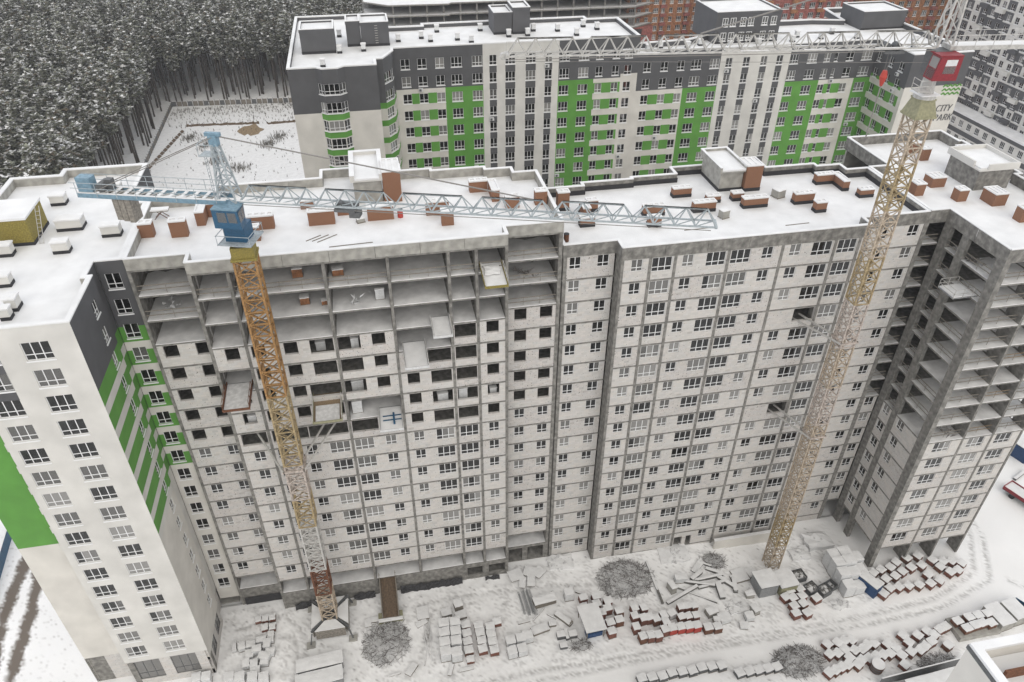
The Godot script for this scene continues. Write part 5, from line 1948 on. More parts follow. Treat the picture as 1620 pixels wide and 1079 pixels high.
# crown of needle tufts, each bearing its own load of snow
func pine_crown(mb: MB, h: float, sd: int, tufts: int, at := Vector3.ZERO) -> void:
	var rg := RandomNumberGenerator.new()
	rg.seed = sd
	mb.tinted = true
	var base := h * rg.randf_range(0.55, 0.68)
	var rad := rg.randf_range(1.9, 2.9)
	var snowy := rg.randf_range(0.25, 0.5)
	for k in tufts:
		var f := pow(rg.randf(), 0.85)
		var y := lerpf(base, h, f)
		var r := rad * pow(maxf(0.0, sin(PI * (0.14 + 0.83 * f))), 0.7) * sqrt(rg.randf()) * 1.05
		var a := rg.randf() * TAU
		var c := at + Vector3(cos(a) * r, y - r * 0.22 + rg.randf_range(-0.25, 0.25), sin(a) * r)
		var s := rg.randf_range(0.4, 0.85)
		var g := rg.randf_range(0.7, 1.25)
		var needle := Color(0.16 * g, 0.166 * g, 0.13 * g)
		if rg.randf() < 0.08:
			needle = Color(0.17 * g, 0.14 * g, 0.1 * g)
		# sprays of needles set round the shoot, snow lying on the upper ones
		var laden := rg.randf() < snowy + 0.25
		for i in 10:
			var b := rg.randf() * TAU
			var up := rg.randf_range(-0.45, 0.55)
			var e := Vector3(cos(b), up * 0.8, sin(b))
			var side := Vector3(-sin(b), rg.randf_range(-0.4, 0.4), cos(b)) * s * rg.randf_range(0.25, 0.55)
			var o := c + Vector3(0, up * s * 0.45, 0)
			var tip := o + e * s * rg.randf_range(0.8, 1.7)
			var mid := o + e * s * 0.45
			if laden and up > -0.05 and rg.randf() < 0.68:
				var v := rg.randf_range(0.55, 0.8)
				mb.tint = Color(v, v, v * 1.005)
			else:
				mb.tint = needle * rg.randf_range(0.65, 1.25)
			mb.tri_out(o - e * s * 0.2, mid + side, tip, Vector3.UP)
			mb.tri_out(o - e * s * 0.2, mid - side, tip, Vector3.UP)

func forest() -> void:
	var kinds := []
	var heights := [25.0, 27.0, 23.5, 26.0, 28.5, 24.5]
	for k in 6:
		var crown := MB.new()
		pine_crown(crown, heights[k], 100 + k, 120)
		kinds.append([pine_trunk(heights[k], 200 + k), crown.mesh(), heights[k]])
	M.bark = matt(0.085, 0.07, 0.06, noise_tex(41, 0.06, 0.55, 1.0), 0.5)
	# stand positions, jittered grid
	var spots := []
	var rg := RandomNumberGenerator.new()
	rg.seed = 77
	var z := -102.0
	while z > -352.0:
		var x := -172.0
		while x < 34.0:
			var p := Vector2(x + rg.randf_range(-1.9, 1.9), z + rg.randf_range(-1.9, 1.9))
			x += 4.1
			var inside := p.x < -70.3 or p.y < -220.8
			if p.x > 2.0 and p.y > -236.0:
				inside = false
			# keep to what lies near the camera's field of view
			var side := p.x - (-0.385 * (66.9 - p.y) - 26.0) * 1.0
			if not inside or side < -32.0 or rg.randf() < 0.12:
				continue
			if p.y > -150.0 and p.x > -72.5:
				continue
			spots.append(p)
		z -= 4.0
	# nearest first: edge trees show whole, the rest only crowns
	var score := func(p: Vector2) -> float:
		var edge := minf(absf(p.x + 71.5) if p.y > -223.0 else 99.0, absf(p.y + 223.0) if p.x > -72.0 else 99.0)
		return (66.9 - p.y) * 0.25 + edge * 3.0
	spots.sort_custom(func(a, b): return score.call(a) < score.call(b))
	var far := []
	for i in spots.size():
		var p: Vector2 = spots[i]
		var k: Array = kinds[rg.randi_range(0, 5)]
		var s := rg.randf_range(0.82, 1.1)
		var tr := Transform3D(Basis(Vector3.UP, rg.randf() * TAU).scaled(Vector3(s, s, s)), Vector3(p.x, -0.4, p.y))
		if i < 290:
			var t := Node3D.new()
			t.name = numbered("pine_tree")
			add_child(t)
			t.transform = tr
			tag(t, "tall thin pine with snowy crown at the edge of the forest", "tree", "pines at the forest edge")
			inst(k[0], "trunk", M.bark, t)
			inst(k[1], "crown", M.tinted, t)
		else:
			far.append([k, tr])
	# the deeper wood, past counting: trunks and crowns together
	var mesh_all := []
	for k in 6:
		var mb := MB.new()
		mb.tinted = true
		mb.tint = Color(0.08, 0.066, 0.057)
		mb.tube(Vector3.ZERO, Vector3(0.2, heights[k] * 0.95, 0), 0.28, 0.06, 5, false)
		pine_crown(mb, heights[k], 100 + k, 120)
		mesh_all.append(mb.mesh())
	var wood := thing("pine_forest", "dense snow-dusted pine forest reaching back from the lot", "forest")
	wood.set_meta("kind", "stuff")
	for k in 6:
		var list := []
		for f in far:
			if f[0] == kinds[k]:
				list.append(f[1])
		var mm := MultiMesh.new()
		mm.transform_format = MultiMesh.TRANSFORM_3D
		mm.mesh = mesh_all[k]
		mm.instance_count = list.size()
		for i in list.size():
			mm.set_instance_transform(i, list[i])
		var o := MultiMeshInstance3D.new()
		o.multimesh = mm
		o.material_override = M.tinted
		o.name = "pine_stand"
		o.set_meta("kind", "stuff")
		wood.add_child(o, true)

# ---------------------------------------------------------------- things on the site
# a pallet load: base, load, snow cap; meshes shared by size and variant
func goods_mesh(w: float, h: float, d: float, variant: int, wrapped: bool) -> Array:
	var key := "load %.2f %.2f %.2f %d" % [w, h, d, variant]
	if cache.has(key):
		return cache[key]
	var rg := RandomNumberGenerator.new()
	rg.seed = 900 + variant
	var base := MB.new()
	for k in 3:
		base.box(Vector3(-w * 0.5, 0, -d + k * (d - 0.1) * 0.5), Vector3(w * 0.5, 0.1, -d + k * (d - 0.1) * 0.5 + 0.1))
	base.box(Vector3(-w * 0.5, 0.1, -d), Vector3(w * 0.5, 0.13, 0))
	var body := MB.new()
	var lay := maxi(2, roundi((h - 0.13) / 0.26))
	for k in lay:
		var y0 := 0.13 + (h - 0.13) * k / lay
		var y1 := 0.13 + (h - 0.13) * (k + 1) / lay - 0.012
		var nn := 2 if wrapped else 3
		for i in nn:
			var j := rg.randf_range(-0.015, 0.015)
			var x0 := -w * 0.5 + 0.03 + (w - 0.06) * i / nn
			var x1 := -w * 0.5 + 0.03 + (w - 0.06) * (i + 1) / nn - 0.012
			body.box(Vector3(x0, y0, -d + 0.03 + j), Vector3(x1, y1, -0.03 + j))
	var snow := MB.new()
	snow.mound(Vector3(0, h - 0.005, -d * 0.5), w + 0.01, d + 0.01, rg.randf_range(0.08, 0.13), rg, 0.035)
	cache[key] = [base.mesh(), body.mesh(), snow.mesh()]
	return cache[key]

func pallet(called: String, label: String, category: String, group: String, x: float, z: float, turn: float, w: float, h: float, d: float, m: Material, y := INF, wrapped := false) -> Node3D:
	var k := goods_mesh(w, h, d, rng.randi_range(0, 3), wrapped)
	var yy := ground_y(x, z) if y == INF else y
	var t := thing(called, label, category, Vector3(x, yy - 0.02, z), turn, group)
	inst(k[0], "pallet_base", M.old_timber, t)
	inst(k[1], "stacked_goods", m, t)
	inst(k[2], "snow_cap", M.snow, t)
	return t

func pallets(spots: Array, label: String, group: String, turn: float, m: Array, w := 1.15, h := 1.0, d := 1.05, called := "brick_pallet", category := "pallet", wrapped := false) -> void:
	for s in spots:
		var ww: float = s[2] if s.size() > 2 else w
		var hh: float = s[3] if s.size() > 3 else h
		var dd: float = s[4] if s.size() > 4 else d
		pallet(called, label, category, group, s[0], s[1], turn + rng.randf_range(-0.06, 0.06), ww, hh, dd, m[rng.randi_range(0, m.size() - 1)], INF, wrapped)

func site_loads() -> void:
	var red := [M.brick_pallet, M.brick_pallet, M.brick_brown]
	pallets([[-22.3, 1.85], [-21.4, 1.9], [-20.45, 1.9], [-21.35, 3.3], [-20.35, 3.4]], "low red brick pallet in the small cluster between corner house and blue crane", "brick pallets by the corner house", 0.05, [M.brick_pallet], 0.85, 0.6, 1.0)
	for s in [[-25.07, 5.64, 0.6, 0.5, 1.4, 0.15], [-24.06, 5.68, 0.9, 0.7, 1.1, 0.2], [-23.05, 5.5, 1.2, 0.6, 0.9, -0.05], [-21.7, 5.1, 1.3, 0.7, 0.9, 0.0], [-20.95, 6.05, 0.95, 0.8, 1.3, -0.1], [-23.0, 7.1, 1.0, 0.7, 1.2, 0.1], [-22.1, 6.65, 1.2, 1.1, 1.0, 0.0], [-20.5, 7.1, 1.2, 0.8, 0.9, -0.2], [-21.3, 7.7, 1.5, 0.9, 1.0, -0.4], [-23.3, 8.4, 0.9, 0.8, 1.2, 0.1], [-22.3, 8.6, 0.95, 0.9, 1.1, 0.05], [-21.1, 8.4, 1.1, 0.7, 0.8, -0.1], [-22.1, 9.55, 1.2, 0.8, 1.0, 0.05], [-20.5, 4.4, 0.8, 0.6, 0.8, 0.0], [-20.45, 5.2, 0.8, 0.6, 0.8, 0.1]]:
		pallet("insulation_pack", "pale insulation pack under snow in the jumble before the corner house", "pack", "insulation packs by the corner house", s[0], s[1], s[5], s[2], s[3], s[4], M.wrap, INF, true)
	pallets([[-25.2, 10.1], [-23.9, 10.3], [-22.3, 10.6], [-20.9, 10.9]], "white wrapped pallet in the row at the very bottom left of the yard", "white pallets at the bottom edge", 0.05, [M.wrap], 1.25, 1.1, 1.2, "block_pallet", "pallet", true)
	pallets([[-28.0, 9.6], [-29.2, 9.5]], "white block pallet against the foot of the corner house", "block pallets at the corner house foot", 0.05, [M.wrap], 1.1, 1.4, 1.1, "block_pallet", "pallet", true)
	# tall white stacks, two loads high
	for s in [[2.2, 12.15], [3.6, 12.5], [2.26, 10.8], [3.75, 10.9], [2.35, 9.4], [3.85, 9.5], [2.45, 8.0], [3.95, 8.1]]:
		pallet("block_pallet", "white block pallet in the tall double column left of the red brick rows", "pallet", "white double column", s[0], s[1], 0.0, 1.4, 1.7, 1.25, M.wrap, INF, true)
	pallets([[5.25, 11.95], [5.3, 10.7], [5.35, 9.5], [5.27, 13.05, 1.0, 0.6, 0.9], [7.1, 12.15], [7.1, 10.95], [7.1, 9.75], [7.06, 8.6], [8.55, 12.55], [8.5, 11.35], [8.5, 10.2], [8.55, 9.1], [5.4, 8.2]], "snow-capped red brick pallet in one of the three rows beside the white stacks", "brick rows beside the white stacks", 0.03, red, 1.2, 0.85, 1.1)
	pallets([[9.6, 8.4]], "lone low red brick pallet behind the three brick rows", "", 0.0, [M.brick_pallet], 1.2, 0.75, 1.0)
	pallets([[10.85, 13.4], [12.2, 13.3], [10.9, 11.9], [12.25, 11.8], [13.3, 11.6]], "white block pallet in the square of five right of the brick rows", "white pallets right of the brick rows", 0.05, [M.wrap], 1.25, 1.25, 1.2, "block_pallet", "pallet", true)
	pallets([[4.85, 4.85, 1.2, 0.9, 1.3], [3.05, 5.7, 1.4, 0.6, 1.2], [5.0, 6.4, 1.5, 0.5, 1.1], [2.9, 7.0, 1.3, 0.5, 1.0]], "low snowed-over pallet behind the white double column", "low pallets behind the double column", 0.08, [M.wrap, M.old_timber], 1.2, 0.6, 1.0, "covered_pallet")
	pallets([[20.25, 6.3]], "lone white pallet, two packs high, between road and brush heap", "", -0.05, [M.wrap], 1.3, 1.5, 1.2, "block_pallet", "pallet", true)
	pallets([[22.1, 7.25], [21.8, 8.7], [23.65, 8.55], [23.9, 7.4], [25.0, 9.5], [25.3, 8.4], [23.9, 10.0], [24.7, 11.7], [26.0, 11.5], [26.4, 10.2], [24.5, 13.0]], "red brick pallet in the cluster around the white-roofed shelter", "brick pallets round the shelter", 0.08, red, 1.15, 1.15, 1.05)
	pallets([[27.9, 13.05], [28.25, 11.4], [29.3, 11.95], [30.2, 11.95], [28.35, 14.55], [29.4, 14.6], [30.45, 14.7], [31.6, 14.1], [31.0, 12.35], [32.2, 12.0], [28.6, 10.2], [29.9, 10.4], [32.1, 13.0]], "brown-red brick pallet in the block left of the bright red crates", "brick pallets left of the red crates", 0.06, red, 1.0, 1.2, 1.1)
	pallets([[34.5, 12.6], [35.5, 12.65], [36.55, 12.7], [35.0, 11.1], [35.95, 11.1], [36.95, 11.2]], "red brick pallet in the two rows behind the bright red crates", "brick pallets behind the red crates", 0.06, red, 0.95, 1.1, 1.0)
	pallets([[37.5, 14.75], [38.85, 14.85]], "brown brick pallet just right of the bright red crates", "brick pallets right of the red crates", 0.06, [M.brick_brown], 1.2, 1.1, 1.1)
	for s in [[32.7, 14.05], [33.85, 14.1], [35.0, 14.15], [36.1, 14.25]]:
		pallet("red_crate", "bright red crate in the front row by the site road", "crate", "bright red crates", s[0], s[1], 0.06, 1.1, 1.15, 1.1, M.red_paint, INF, true)
	var odd := ["grey block load standing behind the red crates", "narrow grey stack beside the fallen beams", "wide grey pack at the top left of the fallen beams", "snowed-over grey pack right of the red crates", "heaped grey pack nearest the road, right of the red crates", "small grey box between two packs right of the red crates", "upright grey bale alone beside the site road", "upright grey bale behind the one by the road", "flat snowy bundle lying alone on the road edge", "wrapped bundle at the left hut wall"]
	var i := 0
	for s in [[33.55, 11.74, 1.2, 1.0, 1.0], [35.17, 7.83, 0.9, 1.2, 1.4], [36.8, 6.4, 1.8, 1.0, 1.0], [39.2, 12.35, 1.6, 0.9, 1.2], [40.5, 13.65, 1.6, 0.9, 1.4], [39.25, 13.5, 1.0, 0.8, 0.8], [44.0, 13.85, 1.2, 0.9, 1.1], [45.45, 13.0, 1.0, 0.9, 1.3], [42.6, 14.85, 1.1, 0.5, 1.0], [45.7, 10.35, 1.3, 0.8, 0.9]]:
		pallet("material_pack", odd[i], "pack", "", s[0], s[1], rng.randf_range(-0.3, 0.3), s[2], s[3], s[4], M.concrete_pale if i % 2 else M.wrap)
		i += 1
	pallets([[51.7, 10.95], [53.3, 10.9], [51.55, 12.15], [53.05, 12.1], [50.6, 11.9], [51.1, 13.4], [52.6, 13.25], [50.75, 14.55], [52.4, 14.75]], "dark red brick pallet in the cluster in front of the grey huts", "brick pallets before the huts", 0.22, red, 1.2, 1.0, 1.1)
	pallets([[55.0, 12.7]], "single small red brick pallet before the dark skips", "", 0.2, [M.brick_pallet], 1.3, 0.9, 1.1)
	pallets([[67.0, 9.9], [68.6, 9.8], [70.0, 9.15], [72.0, 8.75], [73.9, 8.7], [69.9, 10.8], [71.6, 10.4], [73.35, 10.35], [66.8, 11.5], [68.4, 11.3], [65.3, 12.0], [66.4, 13.05], [67.8, 13.1], [69.3, 13.2], [70.95, 13.3], [73.3, 12.0], [72.7, 13.4], [74.35, 13.2], [75.55, 9.8], [77.0, 10.3], [78.25, 10.5], [79.5, 11.1], [75.9, 11.1], [76.8, 12.2], [78.15, 12.1], [65.05, 13.7], [65.6, 10.2]], "red brick pallet in the field right of the blue container, below the stilted tower", "brick pallets below the tower", 0.42, red, 1.25, 0.85, 1.15)
	pallets([[52.9, 19.5], [54.4, 19.5], [55.45, 19.4], [56.5, 19.5], [52.4, 20.9], [53.55, 20.95], [50.95, 23.3], [52.0, 23.1], [53.0, 22.85], [54.0, 22.7], [54.85, 20.6], [54.8, 21.8], [56.05, 20.95], [57.1, 21.0], [58.2, 20.5], [59.2, 20.5], [56.2, 22.4], [57.3, 22.3], [55.35, 22.9], [58.45, 22.2], [59.5, 22.2], [60.5, 22.2], [60.95, 20.9], [61.7, 21.6], [61.9, 22.7], [61.5, 24.0], [63.4, 22.5], [64.0, 21.2], [64.75, 22.5], [65.8, 22.1], [63.8, 20.1], [67.4, 20.2], [65.8, 20.5]], "snow-topped red brick pallet in the field at the bottom edge near the round tank", "brick pallets at the bottom edge", 0.42, red, 1.2, 0.8, 1.15)
	for s in [[71.75, 20.0], [73.7, 19.75], [75.15, 19.7], [76.6, 19.7], [72.3, 21.2], [73.7, 21.0], [74.9, 20.9], [76.1, 21.1]]:
		pallet("brick_pallet", "red brick pallet standing on the grey concrete plinth at the right", "pallet", "brick pallets on the plinth", s[0], s[1], 0.12, 1.3, 0.8, 1.1, M.brick_brown, -0.4)
	pallets([[70.2, 20.05], [67.9, 20.9], [69.1, 20.3], [68.8, 22.6], [66.9, 21.7]], "red brick pallet between the bottom field and the grey plinth", "brick pallets left of the plinth", 0.3, red, 1.2, 0.9, 1.1)
	var mb := MB.new()
	mb.box(Vector3(70.9, -1.4, 18.4), Vector3(77.2, -0.4, 21.6))
	var o := part(mb, "concrete_plinth", M.concrete_pale, self)
	tag(o, "low grey concrete plinth carrying brick pallets at the right", "plinth")
	for s in [[78.3, 21.3, 2.4, 1.6, 3.4], [80.9, 20.9, 2.4, 1.8, 3.0]]:
		pallet("block_pallet", "large grey block stack with snowy top right of the plinth", "stack", "grey block stacks right of the plinth", s[0], s[1], 0.12, s[2], s[3], s[4], M.concrete_pale, INF, true)
	# the big white stack below the tower: unequal heights
	for s in [[59.9, 12.4, 1.6, 2.2, 1.5], [61.6, 12.3, 1.6, 1.5, 1.5], [59.8, 10.8, 1.6, 3.0, 1.5], [61.5, 10.7, 1.7, 2.6, 1.5], [63.1, 11.2, 1.3, 2.1, 2.6], [59.9, 9.2, 1.6, 3.2, 1.5], [61.6, 9.1, 1.7, 3.2, 1.5], [60.0, 7.6, 1.6, 3.0, 1.5], [61.8, 7.5, 1.8, 3.0, 1.5], [63.5, 8.4, 1.5, 2.4, 1.6]]:
		pallet("block_pallet", "tall white block pallet in the big stack left of the blue container", "stack", "big white stack by the blue container", s[0], s[1], 0.0, s[2], s[3], s[4], M.wrap, INF, true)

# box with a pitched or flat roof under snow
func hut(called: String, label: String, category: String, x: float, z: float, turn: float, w: float, d: float, h: float, m: Material, over := 0.15) -> void:
	var t := thing(called, label, category, Vector3(x, ground_y(x, z) - 0.05, z), turn)
	var mb := MB.new()
	for k in 4:
		var q: Array = [[0, -d * 0.5, w, 0.06], [0, d * 0.5, w, 0.06], [-w * 0.5, 0, 0.06, d], [w * 0.5, 0, 0.06, d]][k]
		mb.obox(Transform3D(Basis(), Vector3(q[0], h * 0.5, q[1])), Vector3(q[2], h, q[3]))
	part(mb, "wall", m, t)
	mb = MB.new()
	for k in 7:
		mb.box(Vector3(-w * 0.5 + w * k / 7.0, 0.1, d * 0.5 + 0.03), Vector3(-w * 0.5 + w * k / 7.0 + w * 0.05, h - 0.05, d * 0.5 + 0.06))
	part(mb, "rib", m, t)
	mb = MB.new()
	mb.box(Vector3(-w * 0.5 - over, h, -d * 0.5 - over), Vector3(w * 0.5 + over, h + 0.1, d * 0.5 + over))
	part(mb, "roof", M.lead, t)
	mb = MB.new()
	mb.mound(Vector3(0, h + 0.1, 0), w + over * 2.0, d + over * 2.0, 0.16, rng)
	part(mb, "roof_snow", M.snow, t)

func site_things() -> void:
	hut("metal_hut", "left of the two grey metal huts at the foot of the red crane", "hut", 48.3, 9.0, 0.05, 2.7, 2.6, 2.3, M.steel)
	hut("metal_hut", "right of the two grey metal huts at the foot of the red crane", "hut", 51.3, 9.2, 0.05, 2.6, 2.6, 2.0, M.khaki)
	hut("blue_container", "narrow blue steel container with snowy roof beside the white stack", "container", 63.3, 11.6, 0.42, 1.5, 3.0, 2.1, M.box_blue, 0.03)
	hut("storage_shed", "long low snow-roofed shed at the bottom edge below the blue crane", "shed", -13.9, 9.9, 0.08, 5.6, 1.5, 1.5, M.steel)
	hut("storage_shed", "second long low shed, cut by the bottom edge below the blue crane", "shed", -13.9, 12.0, 0.08, 5.6, 1.7, 1.4, M.steel)
	# open shelter with a white roof on posts
	var t := thing("work_shelter", "open shelter with a flat white roof among the brick pallets", "shelter", Vector3(22.1, 0, 10.7), 0.05)
	var mb := MB.new()
	for q in [[-1.2, -1.8], [1.2, -1.8], [-1.2, 1.8], [1.2, 1.8]]:
		mb = MB.new()
		mb.box(Vector3(q[0] - 0.06, -0.1, q[1] - 0.06), Vector3(q[0] + 0.06, 2.0, q[1] + 0.06))
		part(mb, "post", M.old_timber, t)
	mb = MB.new()
	mb.box(Vector3(-1.45, 2.0, -2.1), Vector3(1.45, 2.1, 2.1))
	part(mb, "roof", M.lead, t)
	mb = MB.new()
	mb.mound(Vector3(0, 2.1, 0), 2.9, 4.2, 0.15, rng)
	part(mb, "roof_snow", M.snow, t)
	mb = MB.new()
	mb.box(Vector3(-1.1, 0.0, 0.6), Vector3(1.1, 0.9, 1.6))
	part(mb, "bench", M.box_blue, t)
	# skips with rubble
	var labels := ["dark skip filled with snowy rubble right behind the huts", "leftmost of the three dark open skips", "middle of the three dark open skips", "rightmost, nearly empty of the three dark open skips"]
	var i := 0
	for s in [[54.2, 8.1, 1.9, 1.6, 0.1], [55.0, 10.4, 1.7, 1.5, 0.3], [56.7, 11.0, 1.7, 1.5, 0.3], [58.2, 10.4, 1.1, 1.3, 0.35]]:
		t = thing("rubble_skip", labels[i], "skip", Vector3(s[0], ground_y(s[0], s[1]) - 0.05, s[1]), s[4])
		mb = MB.new()
		var w: float = s[2]
		var d: float = s[3]
		for q in [[0.0, -d * 0.5, w, 0.08], [0.0, d * 0.5, w, 0.08], [-w * 0.5, 0.0, 0.08, d], [w * 0.5, 0.0, 0.08, d]]:
			mb.obox(Transform3D(Basis(), Vector3(q[0], 0.5, q[1])), Vector3(q[2], 1.0, q[3]))
		part(mb, "bin", M.lead, t)
		mb = MB.new()
		mb.mound(Vector3(0, 0.1, 0), w - 0.1, d - 0.1, 0.85 if i < 3 else 0.4, rng, 0.0)
		part(mb, "filling", M.thin_snow, t)
		mb = MB.new()
		for k in (14 if i < 3 else 4):
			var p := Vector3(rng.randf_range(-w * 0.4, w * 0.4), 0.92 if i < 3 else 0.5, rng.randf_range(-d * 0.4, d * 0.4))
			mb.obox(Transform3D(Basis.from_euler(Vector3(rng.randf(), rng.randf() * 3.0, rng.randf())), p), Vector3(0.35, 0.12, 0.2))
		part(mb, "rubble", M.concrete_dark, t)
		i += 1
	# round tank with a snowy lid
	t = thing("round_tank", "round dark tank with snow on its lid among the brick pallets at the bottom edge", "tank", Vector3(57.4, -1.2, 23.1))
	mb = MB.new()
	mb.tube(Vector3.ZERO, Vector3(0, 1.5, 0), 0.75, 0.85, 18)
	part(mb, "shell", M.lead, t)
	mb = MB.new()
	mb.tube(Vector3(0, 1.5, 0), Vector3(0, 1.62, 0), 0.85, 0.8, 18)
	part(mb, "snow_lid", M.snow, t)
	mb = MB.new()
	for k in 3:
		for a in 18:
			var p := Vector3(cos(TAU * a / 18), 0, sin(TAU * a / 18)) * (0.79 + k * 0.03)
			var q := Vector3(cos(TAU * (a + 1) / 18), 0, sin(TAU * (a + 1) / 18)) * (0.79 + k * 0.03)
			mb.bar(p + Vector3(0, 0.3 + k * 0.5, 0), q + Vector3(0, 0.3 + k * 0.5, 0), 0.06)
	part(mb, "hoop", M.rust, t)
	# rebar bundle, sheet stack, beams
	t = thing("rebar_bundle", "grey bundle of reinforcing bars lying behind the white pallets", "rebar", Vector3(14.4, 0.05, 5.6), 0.08)
	for k in 26:
		mb = MB.new()
		var x := rng.randf_range(-0.9, 0.9)
		var y := rng.randf_range(0.05, 0.5) * (1.0 - absf(x) * 0.5)
		mb.bar(Vector3(x, y, -1.9 + rng.randf_range(-0.3, 0.3)), Vector3(x + rng.randf_range(-0.15, 0.15), y, 1.9 + rng.randf_range(-0.3, 0.3)), 0.07)
		part(mb, "bar", M.steel if k % 3 else M.twig_snow, t)
	t = thing("sheet_stack", "stack of sheets curved under snow right of the rebar bundle", "stack", Vector3(16.7, 0.0, 5.9), 0.12)
	for k in 4:
		mb = MB.new()
		mb.obox(Transform3D(Basis.from_euler(Vector3(0.05 * k, 0.04 * k, 0.02)), Vector3(0, 0.2 + k * 0.22, 0)), Vector3(3.1, 0.12, 1.3))
		part(mb, "sheet", M.old_timber, t)
	mb = MB.new()
	mb.mound(Vector3(0, 0.98, 0), 3.2, 1.4, 0.16, rng)
	part(mb, "snow_cap", M.snow, t)
	retaining_and_ramp()
	scatter()
	brush()
	edge_things()

func retaining_and_ramp() -> void:
	var mb := MB.new()
	mb.prism(PackedVector2Array([Vector2(44.0, 0.9), Vector2(53.6, 0.9), Vector2(53.6, 1.25), Vector2(44.0, 1.25)]), -1.6, 1.3)
	var o := part(mb, "retaining_wall", M.cream, self)
	tag(o, "low cream retaining wall along the foot of the right block", "wall")
	mb = MB.new()
	mb.box(Vector3(43.9, 1.302, 0.85), Vector3(53.7, 1.42, 1.3))
	part(mb, "snow_coping", M.snow, o)
	# earth ramp in a timber trough up to a doorway
	var t := thing("entry_ramp", "muddy brown ramp in a timber trough up to a doorway of the left block", "ramp")
	mb = MB.new()
	var a := Vector3(-5.6, 3.2, -0.6)
	var b := Vector3(-3.4, 3.2, -0.6)
	var c := Vector3(-3.4, 0.7, 4.6)
	var d := Vector3(-5.6, 0.7, 4.6)
	mb.face(a, b, c, d, Vector3.UP)
	mb.face(a - Vector3(0, 0.25, 0), b - Vector3(0, 0.25, 0), c - Vector3(0, 0.25, 0), d - Vector3(0, 0.25, 0), Vector3.DOWN)
	part(mb, "ramp_floor", M.soil, t)
	for s in [[a, d], [b, c]]:
		mb = MB.new()
		mb.bar(s[0] + Vector3(0, 0.1, 0), s[1] + Vector3(0, 0.1, 0), 0.14, 0.7)
		part(mb, "side_board", M.old_timber, t)
		mb = MB.new()
		mb.bar(s[0] + Vector3(0, 1.1, 0.4), s[1] + Vector3(0, 1.0, 0), 0.06)
		for k in 3:
			var p: Vector3 = s[0].lerp(s[1], 0.15 + k * 0.4)
			mb.bar(p, p + Vector3(0, 1.05, 0), 0.06)
		part(mb, "hand_rail", M.old_timber, t)
	mb = MB.new()
	mb.box(Vector3(-6.2, -0.2, 3.6), Vector3(-2.9, 0.55, 5.0))
	part(mb, "footing", M.khaki, t)
	mb = MB.new()
	mb.mound(Vector3(-4.55, 0.55, 4.85), 3.3, 0.5, 0.15, rng)
	part(mb, "footing_snow", M.snow, t)
	# black foil against the foundation
	var spans := [["black foil sheet hanging on the foundation left of the crane base", -24.2, -19.0, -1.62, 0.3, 1.55], ["crumpled black foil on the foundation left of the muddy ramp", -9.4, -6.2, 0.16, 0.0, 1.2], ["long crumpled black foil on the foundation right of the ramp", -2.9, 6.1, 0.16, 0.0, 1.3], ["short black foil below the two basement openings", 9.2, 11.4, 0.3, -0.1, 0.7], ["black foil behind the crane base", -17.4, -14.3, 0.16, 0.2, 1.3]]
	for s in spans:
		mb = MB.new()
		var x: float = s[1]
		var prev := []
		while x < s[2] + 0.01:
			var col := []
			var w := 0.25 if s[3] > -1.0 else 0.04
			var y1: float = s[5] * (rng.randf_range(0.62, 1.05) if s[3] > -1.0 else 1.0)
			for k in 4:
				col.append(Vector3(x, lerpf(s[4] - 0.2, y1, k / 3.0), s[3] + rng.randf_range(0, w) + (3 - k) * w * 0.5))
			if not prev.is_empty():
				for k in 3:
					mb.face(prev[k], col[k], col[k + 1], prev[k + 1], Vector3(0, 0, 1))
			prev = col
			x += 0.42
		o = part(mb, "foil_sheet", M.foil, self)
		tag(o, s[0], "foil")

# planks, panels and beams lying about under snow
func plank(label: String, group: String, x: float, z: float, turn: float, l: float, w: float, h: float, y := 0.0, m: Material = null) -> void:
	var t := thing("plank", label, "plank", Vector3(x, ground_y(x, z) + y, z), turn, group)
	var mb := MB.new()
	mb.obox(Transform3D(Basis.from_euler(Vector3(0, 0, rng.randf_range(-0.05, 0.05))), Vector3(0, h * 0.5, 0)), Vector3(l, h, w))
	part(mb, "board", m if m else M.old_timber, t)
	mb = MB.new()
	mb.mound(Vector3(0, h, 0), l, w, 0.07, rng, 0.015)
	part(mb, "snow_cap", M.snow, t)

